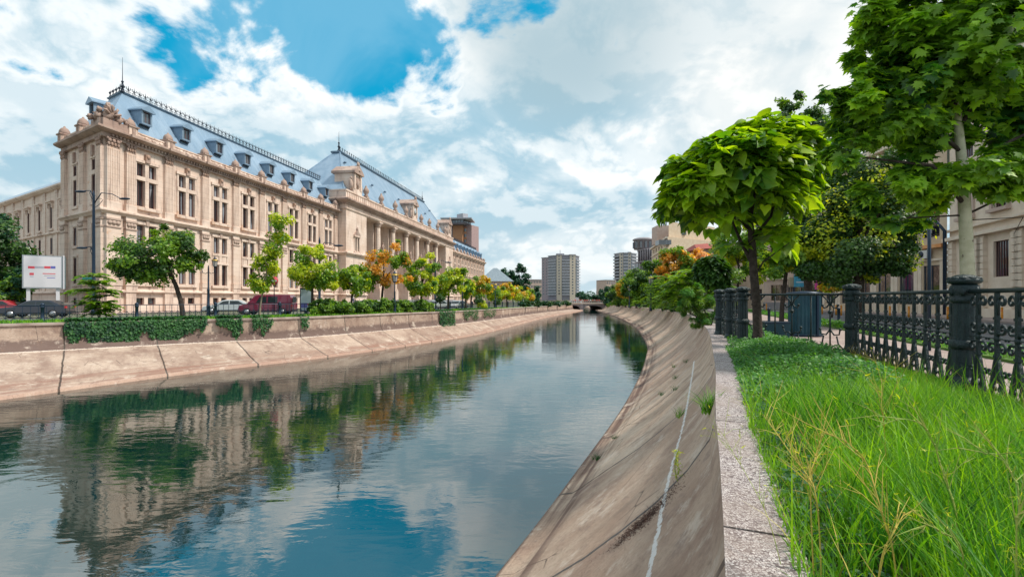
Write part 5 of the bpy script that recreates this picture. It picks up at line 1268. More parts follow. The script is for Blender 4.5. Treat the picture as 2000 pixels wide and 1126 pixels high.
lamp2(903, 68, 4.3, 'single lantern post by the ball tree beyond the hedge', 1)
lamp2(967, 84, 4.2, 'single lantern post under the yellow trees, farthest on the left bank', 1)
lamp2(1271, 62, 4.2, 'single lantern post among the right bank shrubs nearest the viewer', 1)
lamp2(1229, 100, 4.2, 'single lantern post on the right bank towards the bridge', 1)
def tall_lamp(px, Z, ztop, arms, label, low=None):
    p = at(px, Z); L_ = empty('street_lamp', (p.x,p.y,gz(Z)), 0, label=label, cat='street lamp', group='tall double arm street lamps')
    mb = MB(); mb.lathe([(.22,0),(.22,.4),(.15,.5),(.13,5),(.10,ztop-.3),(.12,ztop-.2),(.05,ztop+.1),(0,ztop+.3)],10); mb.build('pole', M['lampblue'], L_)
    for dx, z, rise in arms:
        s = 1 if dx > 0 else -1
        mb = MB(); mb.tube([(0,0,z-.5),(dx*.25,0,z+rise),(dx*.6,0,z+rise*.8),(dx*.85,0,z+.05)],[.05,.045,.04,.035],6); mb.tube([(0,0,z-.9),(dx*.18,0,z-.55),(dx*.3,0,z-.1),(dx*.22,0,z+.05)],.025,5); o = mb.build('arm', M['lampblue'], L_)
        mb = MB(); mb.ball((dx,0,z),(.55,.2,.11),10,6); mb.build('lamp_head', M['lampblue'], o)
    return L_
L1 = tall_lamp(183, 46, 11.4, [(-1.25,hz(374,46),.1),(2.9,hz(388,46),.55),(-1.1,hz(484,46),.1)], 'tall dark blue street lamp with curved arms before the palace corner')
p = L1.location; mb = MB(); mb.box(-.95,-.1,-.02,.02,hz(547,46),hz(541,46)); mb.build('street_sign', mat('sign_teal',(.03,.28,.24),.5), L1)
mb = MB(); mb.add([(-1.08,-.025,hz(544,46)),(-.95,-.025,hz(540.5,46)),(-.95,-.025,hz(547.5,46)),(-1.08,.025,hz(544,46)),(-.95,.025,hz(540.5,46)),(-.95,.025,hz(547.5,46))],[(0,1,2),(5,4,3),(0,3,4,1),(1,4,5,2),(2,5,3,0)]); mb.build('sign_arrow', bpy.data.materials['sign_teal'], L1)
tall_lamp(624, 54, hz(466,54), [(2.1,hz(479,54),.35)], 'tall dark street lamp with one long arm by the third tree')
tall_lamp(850, 75, hz(500,75), [(2.0,hz(510,75),.35)], 'tall slim street lamp behind the yellow green tree at the steps')
# curved highway lamp at far left
p = at(61, 52); L_ = empty('street_lamp', (p.x,p.y,0), 0, label='pale slender street lamp leaning over the billboard at far left', cat='street lamp')
mb = MB(); mb.tube([(0,0,0),(0,0,6.5),(-.25,0,7.0),(-1.2,0,7.6),(-2.6,0,8.0)],[.08,.06,.055,.05,.04],8); mb.build('pole', rimm, L_); mb = MB(); mb.ball((-3.0,0,8.05),(.5,.15,.08),8,6); mb.build('lamp_head', rimm, L_)
# --- billboard
Z = 47; p = at(84, Z); K = empty('billboard', (p.x,p.y,0), R(38), label='square white backlit billboard with a red and blue stripe, on two white poles', cat='billboard')
whitem = mat('panel_white', (.66,.64,.68), .4); bm_ = mat('sign_blue', (.12,.13,.42), .5); rm_ = mat('sign_red', (.62,.07,.10), .5); gm_ = mat('sign_grey', (.38,.38,.45), .5)
z0, z1 = hz(563,Z), hz(499,Z); w2 = 1.4
mb = MB(); mb.box(-w2,w2,-.25,.25,z0,z1); mb.build('cabinet', rimm, K)
mb = MB(); mb.box(-w2+.1,w2-.1,-.27,-.25,z0+.1,z1-.1); po = mb.build('poster', whitem, K)
zc = z0+(z1-z0)*.63
for i, (x0, x1, dz, h, mm) in enumerate([(-1.0,-.55,0,.22,rm_),(-.54,.1,.02,.2,gm_),(.11,.55,.04,.22,rm_),(.56,.9,.05,.24,bm_),(-.9,-.6,-.62,.22,rm_),(-.88,-.62,-.86,.07,gm_),(0,.9,-.56,.08,rm_),(.1,.9,-.76,.07,gm_),(.3,.88,-.96,.06,bm_)]):
    mb = MB(); mb.box(x0,x1,-.274,-.27,zc+dz-h/2,zc+dz+h/2); mb.build('printed_mark', mm, po)
mb = MB(); mb.box(w2+.02,w2+.10,-.22,1.4,z0,z1); mb.build('side_panel', mat('side_glass',(.10,.25,.30),.2), K); mb = MB(); mb.box(w2+.04,w2+.14,-.26,-.2,z0-.05,z1+.08); mb.build('frame_edge', whitem, K)
for x in (-1.0, 1.05): mb = MB(); mb.box(x-.13,x+.13,-.12,.12,0,z0); mb.build('pole', whitem, K)
# no-entry sign
p = at(535.5, 45); N_ = empty('road_sign', (p.x,p.y,0), 0, label='round red no entry sign with a white bar on a dark pole by the van', cat='road sign')
zc = hz(548,45); mb = MB(); mb.tube([(0,0,0),(0,0,zc+.3)],.04,8); mb.build('pole', M['lampblue'], N_)
mb = MB(); mb.tube([(0,-.05,zc),(0,-.08,zc)],.40,28); mb.build('sign_disc', rm_, N_); mb = MB(); mb.box(-.29,.29,-.09,-.08,zc-.08,zc+.08); mb.build('white_bar', whitem, N_)
# no parking sign
p = at(1815, 14.5); N_ = empty('road_sign', (p.x,p.y,.05), R(-38), label='round blue and red no parking sign half hidden in the plane tree', cat='road sign')
zc = hz(398,14.5)-.05; mb = MB(); mb.tube([(0,0,0),(0,0,zc+.3)],.045,8); mb.build('pole', M['lampblue'], N_)
mb = MB(); mb.tube([(0,-.05,zc),(0,-.07,zc)],.33,28); mb.build('sign_disc', rm_, N_); mb = MB(); mb.tube([(0,-.07,zc),(0,-.075,zc)],.25,28); mb.build('blue_field', mat('field_blue',(.02,.10,.50),.5), N_)
mb = MB(); mb.box(-.25,.25,-.08,-.074,zc-.03,zc+.03); 
for i in range(len(mb.v)): x,y,z = mb.v[i]; mb.v[i] = ((x*.707+(z-zc)*.707), y, zc-(x*.707)+(z-zc)*.707)
mb.build('red_stroke', rm_, N_)
# advertising panel by the third tree
p = at(598, 47); A_ = empty('advertising_panel', (p.x,p.y,0), R(20), label='tall pale blue advertising panel in a dark frame near the third tree', cat='advertising panel')
mb = MB(); mb.box(-.55,.55,-.1,.1,.3,hz(562,47)); mb.box(-.12,.12,-.08,.08,0,.3); mb.build('frame', M['lampblue'], A_)
mb = MB(); mb.box(-.47,.47,-.12,-.1,.45,hz(565,47)); mb.build('poster', mat('poster_sky',(.42,.52,.62),.3,0,(.5,.6,.7),1), A_); mb = MB(); mb.box(-.47,.1,-.125,-.12,.7,1.15); mb.build('printed_mark', bm_, A_); mb = MB(); mb.box(.1,.45,-.125,-.12,.95,1.1); mb.build('printed_mark', rm_, A_)
# --- kiosk, bins, bollards, posters on the right
teal = mat('kiosk_teal', (.012,.055,.085), .4, .3, (.02,.08,.11), 2); 
p = at(1571, 20.5); Kk = empty('kiosk', (p.x,p.y,.03), 0, label='dark teal ribbed round kiosk behind the scrollwork panel', cat='kiosk')
mb = MB(); mb.lathe([(.60,.1),(.60,1.72)],56,flute=.05); mb.build('drum', teal, Kk); mb = MB(); mb.lathe([(.66,0),(.66,.1)],24); mb.build('base', M['lampblue'], Kk); mb = MB(); mb.lathe([(.66,1.72),(.67,1.8),(.2,1.86),(0,1.87)],24); mb.build('cap', M['lampblue'], Kk)
mb = MB(); mb.box(.12,.2,-.68,-.6,.05,1.75); mb.build('handle_rail', M['lampblue'], Kk)
for k, (px, lb) in enumerate(((1503,'low teal bin nearest the catalpa trunk'),(1527,'low teal bin beside the round kiosk'))):
    p = at(px, 18.6); b_ = empty('litter_bin', (p.x,p.y,.03), R(-10), label=lb, cat='bin', group='teal bins by the kiosk')
    mb = MB(); mb.prism([(-.2,-.2),(.2,-.2),(.2,.2),(-.2,.2)],.05,.62,top=[(-.23,-.23),(.23,-.23),(.23,.23),(-.23,.23)]); mb.build('body', teal, b_); mb = MB(); mb.box(-.25,.25,-.25,.25,.62,.68); mb.build('lid', M['lampblue'], b_)
yel = mat('bollard_orange', (.70,.28,.02), .5, 0, (.6,.22,.02), 6)
mb = MB(); mb.lathe([(.07,0),(.07,.82)],12); bp_ = mb.build('bollard', yel)
mb = MB(); mb.lathe([(.072,.82),(.072,.90),(.05,.95),(0,.96)],12); mb.build('cap', yel, bp_); mb = MB(); mb.lathe([(.073,.68),(.073,.74)],12); mb.build('reflective_band', mat('band_red',(.6,.12,.03),.4), bp_)
bl = [(1497,58),(1606,49),(1622,48),(1633,46.5),(1643,45),(1652,43.5),(1700,41),(1738,40),(1775,39),(1809,38.5),(1829,38),(1851,37),(1957,35)]
for k, (px, Z) in enumerate(bl):
    o = bp_ if k == 0 else inst(bp_); p = at(px, Z); o.location = (p.x,p.y,.01)
    tag(o, 'slim orange bollard, '+['leftmost, beside the catalpa trunk','first one right of the blue kiosk','second one right of the blue kiosk','third one right of the blue kiosk','fourth one right of the blue kiosk','last before the railing corner post','first one seen through the long railing','second one seen through the long railing','third one seen through the long railing','fourth one seen through the long railing','fifth one seen through the long railing','last one left of the big railing post','only one right of the big railing post'][k], 'bollard', 'orange bollards across the right street')
for px, Z, lb in ((1638,31,'short dark blue bollard in front of the orange bollards'),(1502,30,'thin dark blue bollard behind the catalpa trunk')):
    p = at(px, Z); mb = MB(); mb.lathe([(.11,0),(.11,.1),(.08,.14),(.08,.85),(.11,.88),(.10,.95),(0,1.0)],12); mb.build('bollard', M['lampblue'], None, (p.x,p.y,.02), label=lb, cat='bollard')
def poster(px0, px1, y0, y1, Z, c1, c2, nm, lb, extra=None):
    a, b = at(px0,Z), at(px1,Z); o = empty(nm, ((a.x+b.x)/2,Z,0), 0, label=lb, cat=nm.replace('_',' ')); w_ = (b.x-a.x)/2; z0, z1 = hz(y1,Z), hz(y0,Z)
    mb = MB(); mb.box(-w_,w_,-.05,.05,z0,z1); mb.build('panel', mat(nm+'_print',c1,.4,0,c2,1.8), o)
    for x in (-w_+.05, w_-.05): mb = MB(); mb.box(x-.04,x+.04,.05,.13,0,z1); mb.build('pole', M['lampblue'], o)
    if extra: mb = MB(); mb.box(-w_*.7,w_*.5,-.056,-.05,z0+(z1-z0)*.35,z0+(z1-z0)*.42); mb.build('printed_mark', extra, o)
poster(1551, 1576, 536, 560, 52, (.03,.25,.42), (.10,.40,.55), 'poster_stand', 'blue poster stand between the linden trunks', whitem)
poster(1592, 1607, 530, 565, 54, (.75,.04,.28), (.65,.10,.40), 'banner', 'bright pink banner beside the linden trunk')
poster(1541, 1551, 541, 560, 53, (.50,.38,.25), (.55,.42,.30), 'notice_board', 'small beige notice board left of the blue poster')
# --- people
def figure(loc, rz, cols_, h=1.72, walk=.18, label='', group=None, nm='person'):
    s = h/1.72
    J = {'pel':(0,0,.95),'ch':(0,0,1.28),'nk':(0,.0,1.47),'hd':(0,-.02,1.58),'tp':(0,-.01,1.70)}
    V = [(0,0,.95),(0,0,1.12),(0,0,1.36),(0,0,1.48),(0,-.02,1.58),(0,-.01,1.68)]; Rr = [.15,.13,.16,.055,.095,.07]; E = [(0,1),(1,2),(2,3),(3,4),(4,5)]
    for sx in (-1,1):
        k = len(V); V += [(sx*.19,0,1.40),(sx*.25,.03,1.13),(sx*.26,-.05*1,.90),(sx*.26,-.08,.82)]; Rr += [.06,.045,.035,.03]; E += [(2,k),(k,k+1),(k+1,k+2),(k+2,k+3)]
        k = len(V); V += [(sx*.10,sx*walk*.3,.86),(sx*.11,sx*walk*.8-.03,.48),(sx*.11,sx*walk*1.3,.08),(sx*.11,sx*walk*1.3-.14,.04)]; Rr += [.095,.062,.045,.035]; E += [(0,k),(k,k+1),(k+1,k+2),(k+2,k+3)]
    me = bpy.data.meshes.new(nm); me.from_pydata([tuple(Vector(v)*s) for v in V], E, []); o = bpy.data.objects.new(nm, me); col.objects.link(o)
    sk = o.modifiers.new('skin','SKIN')
    for i, r in enumerate(Rr): me.skin_vertices[0].data[i].radius = (r*s,r*s)
    me.skin_vertices[0].data[0].use_root = True; o.modifiers.new('sub','SUBSURF').levels = 1
    dg = bpy.context.evaluated_depsgraph_get(); ev = bpy.data.meshes.new_from_object(o.evaluated_get(dg)); o.modifiers.clear(); o.data = ev
    for m_ in cols_: ev.materials.append(m_)
    for p_ in ev.polygons:
        z = p_.center.z/s; p_.use_smooth = True
        p_.material_index = 2 if z > 1.66 or (z > 1.55 and p_.center.y > .02) else (0 if z > 1.47 or z < .88 and abs(p_.center.x) > .22*s else (1 if z > .95 else 3))
    o.location = loc; o.rotation_euler = (0,0,rz); return tag(o, label, 'person', group)
skin = mat('skin',(.45,.27,.2),.6); hair = mat('hair',(.03,.02,.015),.7)
def cl(n, c): return bpy.data.materials.get(n) or mat(n, c, .85)
zs_ = .95
q = PC+E1*62+NO*5.5
for k, (px, Z, z, c1, c2, lb) in enumerate(((690,104,.9,'cloth_white','cloth_blue','person in a white top standing on the palace steps by the fourth tree'),(693.5,104,.9,'cloth_pink','cloth_dark','person in a pinkish top beside the one in white on the steps'),(702,98,.1,'cloth_white','cloth_pale','person in pale clothes walking below the palace steps'))):
    c_ = {'cloth_white':(.7,.7,.72),'cloth_pink':(.6,.38,.38),'cloth_blue':(.08,.12,.3),'cloth_dark':(.04,.04,.06),'cloth_pale':(.5,.5,.5),'cloth_red':(.6,.05,.04)}
    p = at(px, Z); figure((p.x,p.y,z+gz(Z)-.0), R(40+50*k), [skin, cl(c1,c_[c1]), hair, cl(c2,c_[c2])], label=lb)
for k in range(14):
    px = 1116+k*4.2+random.uniform(-1,1); p = at(px, Zb+1.5+random.random()*9); c1 = random.choice(['cloth_red','cloth_red','cloth_white','cloth_pink','cloth_dark']); 
    figure((p.x,p.y,zd), random.random()*6, [skin, cl(c1,c_[c1]), hair, cl('cloth_dark',c_['cloth_dark'])], label='tiny figure in a '+{'cloth_red':'red','cloth_white':'white','cloth_pink':'pale pink','cloth_dark':'dark'}[c1]+' top crossing the distant bridge', group='people crossing the bridge')
# debris caught on the right slope
def bank_pt(y, f):
    """point on the right bank surface by interpolation"""
    pr = [(0,-.02),(.02,-.25),(.09,-.62),(.19,-1.03),(.32,-1.47),(.45,-1.87)]
    c = Vector((interp(rc,y),y)); i = min(range(len(rc)), key=lambda k: abs(rc[k].y-y)); t_ = (rc[i+1]-rc[i]).normalized(); w0 = c+Vector((-t_.y,t_.x))*3.3
    p = c.lerp(w0, f); z = None
    for (a, za), (b, zb_) in zip(pr, pr[1:]):
        if a <= f <= b: z = rz_(y)+za+(zb_-za)*(f-a)/(b-a)
    if z is None: z0 = rz_(y)-1.87; z = z0+(-2.66-z0)*(f-.45)/.40
    return Vector((p.x,p.y,z))
# ------------------------------------------------------------------ vegetation
def foliage(parent, name, blobs, n, size, m, shape='diamond', clumps=26, spread=.3, inner=.5, droop=.0, squash=.8):
    P, O, C = crown_points(blobs, n, clumps, spread, inner, squash)
    N = unit(O)*.7+rng.normal(size=P.shape)*.45; N[:,2] += .55
    T = unit(O)+np.array([0,0,-droop]) if droop else None
    V, F = leaves(P, N, size, shape, T)
    return npmesh(name, V, F, m, parent), C
def tree(name, base, crown_c, blobs, n, size, m, label, cat='tree', group=None, tr=.12, lean=(0,0), bark='bark', shape='diamond', m2=None, f2=.3, limbs=7, spread=.3, clumps=26, fork=.6, inner=.5, squash=.8, droop=0):
    """base = world trunk foot; blobs relative to base"""
    G = empty(name, base, 0, label=label, cat=cat, group=group)
    zb = min(b[2]-b[5] for b in blobs); zt = max(b[2]+b[5]*.6 for b in blobs); cx = sum(b[0] for b in blobs)/len(blobs); cy = sum(b[1] for b in blobs)/len(blobs)
    zf = zb+(zt-zb)*.18
    mb = MB(); top = Vector((cx*fork+lean[0], cy*fork, zf+.1))
    k1 = Vector((top.x*.15, top.y*.2, top.z*.35)); k2 = Vector((top.x*.55+lean[0]*.1, top.y*.55, top.z*.72))
    mb.tube([(0,0,-.15),(0,0,.02),k1,k2,top,Vector((cx,cy,zt-.2*(zt-zb)))], [tr*1.5,tr*1.15,tr,tr*.9,tr*.75,tr*.15], 8)
    _, _, C = crown_points(blobs, 40, limbs*2, .2)
    for c in C[:limbs]:
        c = Vector(c); f = random.uniform(0,.5); s = top.lerp(Vector((cx,cy,zt)), f*.6); mid = s.lerp(c, .5)+Vector((0,0,.08*(c-s).length))
        mb.tube([s,mid,c], [tr*.45,tr*.25,tr*.06], 5)
    mb.build('trunk', M[bark], G)
    foliage(G, 'crown', blobs, int(n*(1-(f2 if m2 else 0))), size, M[m], shape, clumps, spread, inner, droop, squash)
    if m2: foliage(G, 'crown', blobs if not isinstance(m2, tuple) else m2[1], int(n*f2), size, M[m2 if isinstance(m2,str) else m2[0]], shape, int(clumps*.8), spread, inner, droop, squash)
    return G
def pxtree(px_base, Z, blobs_px, n, size, m, label, z0=None, depth=1.0, **k):
    """blobs_px = [(px, py, rx_px, rz_px)] -> real ellipsoids around the trunk foot"""
    g = gz(Z) if z0 is None else z0; b0 = at(px_base, Z, g); s = Z/960; bl = []
    for px, py, rx, rz, *dy in blobs_px: bl.append(((px-px_base)*s, (dy[0] if dy else 0), EYE+(HZ-py)*s-g, rx*s*1.17, rx*s*depth*1.1, rz*s*1.15))
    n = int(n*1.9); size *= 1.12
    return tree(k.pop('name','tree'), tuple(b0), None, bl, n, size, M and m, label, **k)
LG = 'street trees along the left bank'
pxtree(358, 38.5, [(305,505,72,42),(350,490,40,42),(262,505,38,30),(330,465,30,25),(375,512,18,22),(262,540,25,10)], 7500, .2, 'lf_mid', 'round green tree with a leaning dark trunk, nearest on the left bank', group=LG, m2='lf_dark', f2=.45, tr=.17, spread=.26, clumps=46)
pxtree(507, 41, [(512,560,16,16),(520,520,20,28),(508,545,20,20),(540,470,18,30),(548,435,20,20),(528,492,14,16),(505,520,14,10),(552,460,12,14)], 2400, .2, 'lf_yel', 'thin young tree with bright yellow green leaves in tiers', group=LG, m2='lf_mid', f2=.3, tr=.07, bark='bark_grey', spread=.45, clumps=22)
pxtree(610, 45, [(608,525,46,40),(585,545,28,25),(635,540,26,28),(612,500,28,20)], 4600, .2, 'lf_yel', 'round yellow green tree over the advertising panel', group=LG, m2='lf_mid', f2=.35, tr=.13)
pxtree(685, 51, [(690,545,30,28),(712,545,18,20),(675,548,18,20)], 3000, .22, 'lf_mid', 'small round green tree in front of the left end of the steps', group=LG, m2='lf_yel', f2=.35, tr=.12)
pxtree(745, 54, [(750,520,36,34),(735,545,26,28),(785,530,24,30),(775,492,24,22),(722,540,14,26),(735,505,16,16)], 3200, .24, 'lf_orange', 'forked tree turning orange before the palace columns', group=LG, m2='lf_mid', f2=.55, tr=.15, bark='bark')
pxtree(822, 58, [(820,545,32,30),(835,520,22,22),(800,560,22,20),(842,560,18,22)], 4200, .24, 'lf_yel', 'yellow green tree in front of the palace columns', group=LG, m2='lf_mid', f2=.45, tr=.14)
pxtree(875, 66, [(878,550,30,26),(895,540,18,20),(860,560,16,18)], 3000, .26, 'lf_yel', 'pale yellow green tree behind the lantern post', group=LG, m2='lf_mid', f2=.4, tr=.14)
for i, (pb, Z, x, y, rx, rz, m, m2, lb) in enumerate([(910,74,910,560,14,20,'lf_mid','lf_yel','narrow green tree just right of the pale yellow green tree'),(935,80,937,560,22,22,'lf_gold','lf_mid','golden orange tree right of the palace centre'),
    (920,88,921,566,13,16,'lf_yel','lf_gold','little yellow tree peeping behind the golden orange one'),(966,92,968,572,18,18,'lf_yel','lf_mid','yellow green tree before the grey hipped roof'),(990,100,990,570,15,20,'lf_yel','lf_gold','yellow tree under the grey hipped roof'),
    (1017,118,1017,573,18,17,'lf_yel','lf_gold','wide yellow and orange tree beyond the pavilion'),(1035,128,1036,577,10,14,'lf_mid','lf_gold','last small tree of the left row before the tower')]):
    pxtree(pb, Z, [(x,y,rx,rz),(x+rx*.4,y-rz*.2,rx*.6,rz*.7),(x-rx*.5,y+rz*.2,rx*.5,rz*.6)], 1700, .3, m, lb, group=LG, m2=m2, f2=.45, tr=.15, clumps=16)
for px, Z, py, r, lb in ((860,62,583,8,'clipped ball shrub on a stem by the silver car'),(933,74,584,8,'clipped ball shrub on a stem near the golden tree'),(941,75,594,9,'low bright green shrub ball beside the coping past the golden tree'),(970,85,588,7,'smallest clipped ball shrub farthest along the left verge')):
    pxtree(px, Z, [(px,py,r*1.1,r)], 900, .14, 'lf_dark' if py < 590 else 'lf_yel', lb, name='ball_shrub', cat='shrub', tr=.05, group='clipped balls on the left verge', clumps=14, spread=.35)
# big dark trees at the far left
pxtree(-20, 50, [(-10,500,60,80),(-30,460,50,50),(15,560,34,40),(-50,540,60,50)], 9000, .3, 'lf_blue', 'tall dark green tree filling the left edge', m2='lf_dark', f2=.4, tr=.25, clumps=50)
pxtree(28, 47, [(25,560,22,30),(36,545,12,20),(10,570,25,25)], 3400, .24, 'lf_blue', 'lower dark green tree beside the billboard', m2='lf_mid', f2=.3, tr=.14)
# far trees
FG = 'distant trees around the bridge'
for px, Z, bl, m, lb in [(997,300,[(990,540,16,18),(975,545,12,14)],'lf_blue','broad dark tree behind the grey hipped roof'),(1016,290,[(1016,540,14,24),(1022,550,13,18)],'lf_blue','tall dark poplar like tree left of the tower'),(1002,310,[(1000,548,12,14)],'lf_dark','dark tree between the poplar and the hipped roof'),
    (1046,200,[(1046,575,11,14),(1040,580,9,10)],'lf_blue','dark bushy tree at the foot of the tower'),(1140,330,[(1140,580,13,10),(1150,583,9,7)],'lf_blue','bluish tree seen over the bridge'),(1168,330,[(1165,584,16,8)],'lf_blue','low tree line fragment over the right half of the bridge'),
    (1183,182,[(1183,577,12,20),(1190,585,10,14)],'lf_blue','dark tree at the right end of the bridge')]:
    pxtree(px, Z, bl, 2200 if Z > 250 else 2600, .9 if Z > 250 else .5, m, lb, group=FG, tr=.35, clumps=24)
tl = MB()
P = np.array([(x, 700+rng.random()*60, -1.0+rng.random()*9+4*math.sin(x*.02)) for x in np.linspace(-700,1100,9000)]); V, F = leaves(P, rng.normal(size=P.shape)+[0,-.5,.6], 3.2)
npmesh('far_wood', V, F, M['lf_blue'], None, label='distant dark green wood along the horizon', cat='wood', kind='stuff')
# right bank row
RG = 'trees and tall shrubs along the right bank'
for px, Z, bl, n, s, m, m2, lb, bk in [
  (1208,140,[(1208,568,15,24),(1198,580,14,17),(1218,580,14,17)],3600,.4,'lf_dark','lf_mid','dark green tree under the smaller tower','bark'),
  (1222,120,[(1222,564,17,17)],1800,.4,'lf_gold','lf_mid','brownish gold tree under the smaller tower','bark'),
  (1243,105,[(1243,552,22,32),(1230,574,17,22)],4600,.36,'lf_mid','lf_dark','green tree before the dark ornate building','bark'),
  (1272,86,[(1272,542,26,38),(1256,566,20,28),(1290,560,18,26)],6000,.34,'lf_mid','lf_dark','tall green tree at the cream block','bark'),
  (1322,76,[(1318,515,30,30),(1300,532,20,24),(1342,522,22,24),(1325,496,18,14)],5200,.34,'lf_orange','lf_mid','orange brown tree in front of the cream side wall','bark'),
  (1366,82,[(1366,508,28,20),(1387,518,18,16)],3400,.34,'lf_peach','lf_orange','pale orange tree below the red tiled roof','bark')]:
    pxtree(px, Z, bl, n, s, m, lb, group=RG, m2=m2, f2=.4, tr=.2, clumps=30)
for px, Z, bl, n, s, m, m2, lb in [(1232,125,[(1232,558,18,22)],2400,.38,'lf_dark','lf_mid','dark leafy tree just right of the brownish gold tree'),(1298,70,[(1298,568,20,24),(1286,582,16,16)],3600,.3,'lf_mid','lf_dark','green tree at the left foot of the orange brown tree'),
  (1348,60,[(1348,560,22,20),(1335,572,18,18)],3800,.28,'lf_mid','lf_yel','light green tree at the right foot of the orange brown tree')]:
    pxtree(px, Z, bl, n, s, m, lb, group=RG, m2=m2, f2=.4, tr=.15, clumps=30)
def fronds(parent, base, n, L, m, size=.22, up=.7, sp=1.0, stem=.015):
    """pinnate leaves radiating from points of a base list"""
    P = []; N = []; T = []; mb = MB()
    for k in range(n):
        b = Vector(random.choice(base)); a = random.random()*6.283; l = L*random.uniform(.6,1.1); d = Vector((math.cos(a)*sp, math.sin(a)*sp, up*random.uniform(.2,1.2))).normalized(); pts = []
        for j in range(8): f = j/7; pts.append(b+d*l*f+Vector((0,0,-.45*l*f*f)))
        mb.tube(pts, [stem*(1-.8*j/7) for j in range(8)], 3)
        side = d.cross(Vector((0,0,1))).normalized()
        for j in range(1,12):
            f = j/11; p = b+d*l*f+Vector((0,0,-.45*l*f*f)); tg = (d+Vector((0,0,-.9*f))).normalized()
            for s in (-1,1): P.append(p); T.append(side*s+tg*.5+Vector((0,0,-.25))); N.append(Vector((0,0,1))+side*s*.2)
    V, F = leaves(np.array([tuple(p) for p in P]), np.array([tuple(p) for p in N]), size, 'oval', np.array([tuple(p) for p in T])*2)
    npmesh('foliage', V, F, m, parent); mb.build('stems', M['greenstem'], parent)
def frondbush(px, Z, pts_px, n, L, label, m='lf_mid', size=.22, z0=None, name='ailanthus_shrub', group=None, tr=.05):
    g = (gz(Z) if px < 1000 else rz_(Z)) if z0 is None else z0; p = at(px, Z, g); G = empty(name, tuple(p), 0, label=label, cat='shrub', group=group)
    s = Z/960; bs = [((x-px)*s, random.uniform(-.3,.3), EYE+(HZ-y)*s-g) for x, y in pts_px]
    mb = MB()
    for b in bs[::2]: mb.tube([(random.uniform(-.1,.1),0,-.1),(b[0]*.4,b[1]*.4,b[2]*.5),b],[tr,tr*.7,tr*.3],5)
    mb.build('branches', M['bark_grey'], G); fronds(G, bs, n, L, M[m], size); return G
frondbush(195, 34.5, [(188,540),(185,555),(200,552),(172,568),(205,570),(195,580),(190,600),(203,592),(178,592),(190,612),(200,606)], 130, 1.15, 'feathery young ailanthus growing above the ivy on the left wall', 'lf_mid', .26, tr=.03)
for px, Z, pts, n, L, lb in [(1310,60,[(1305,545),(1318,552),(1300,562),(1290,572),(1300,580),(1320,585),(1310,597),(1295,592)],190,2.8,'feathery green shrub on the right bank below the orange tree'),
    (1350,44,[(1345,548),(1360,540),(1335,560),(1365,565),(1350,580),(1340,595),(1370,590),(1325,590),(1330,548),(1352,535),(1318,575)],230,2.2,'tall feathery shrub left of the small round catalpa'),
    (1268,84,[(1268,585),(1258,592),(1280,588)],60,2.6,'feathery dark shrub near the lantern on the right bank'),(1395,40,[(1400,560),(1390,575),(1405,585)],70,1.7,'feathery shrub behind the small round catalpa')]:
    frondbush(px, Z, pts, n, L, lb, 'lf_mid', .32, group=RG)
def bush(px, Z, bl, n, size, m, label, m2=None, shape='diamond', group=None, z0=None, cat='shrub', name='shrub', **k):
    g = (gz(Z) if px < 1000 else rz_(Z)) if z0 is None else z0; p = at(px, Z, g); s = Z/960; G = empty(name, tuple(p), 0, label=label, cat=cat, group=group)
    b2 = [((x-px)*s, 0, EYE+(HZ-y)*s-g, rx*s, rx*s*.8, rz*s) for x, y, rx, rz in bl]
    foliage(G, 'foliage', b2, int(n*.6) if m2 else n, size, M[m], shape, 30, .35, .35, **k)
    if m2: foliage(G, 'foliage', b2, int(n*.4), size, M[m2], shape, 30, .35, .35, **k)
    mb = MB()
    for b in b2: mb.tube([(0,0,-.1),(b[0]*.5,b[1]*.5,b[2]*.5),(b[0],b[1],b[2])],[.05,.03,.01],5)
    mb.build('stems', M['bark'], G); return G
bush(1372, 26.5, [(1375,605,26,30),(1350,590,22,26),(1385,620,16,18),(1362,575,20,18),(1398,600,10,20)], 9000, .11, 'lf_mid', 'fluffy fine leaved shrub hanging over the right bank by the railing end', 'clover', 'blade', RG, spread=.5) if False else bush(1388, 24.3, [(1374,603,28,32),(1348,590,24,28),(1380,625,20,18),(1362,570,22,22),(1398,606,12,22),(1335,604,16,20),(1356,628,16,14)], 15000, .13, 'lf_mid', 'fluffy fine leaved shrub hanging over the right bank by the railing end', 'clover', 'blade', RG)
for i, (px, w_, h) in enumerate([(1195,12,7),(1215,12,7),(1237,13,8),(1255,12,8),(1282,15,10),(1300,14,11),(1320,14,13)]):
    Z = max(rcop(px)*1.04, 30); bush(px, Z, [(px,593-i*.3+h*.4,w_,h),(px+w_*.5,592,w_*.6,h*.8)], 1500, .3, 'lf_blue' if i % 2 else 'lf_mid', ['low bluish bush at the right bridge end','low green bush next along from the bridge end bush','low dark bush under the brownish gold tree','low bush under the dark ornate building','low bush at the foot of the tall green tree','low bush between the tall green tree and the feathery shrub','low bush leaning over the coping left of the feathery shrubs'][i], 'lf_dark', group='low bushes along the right coping')
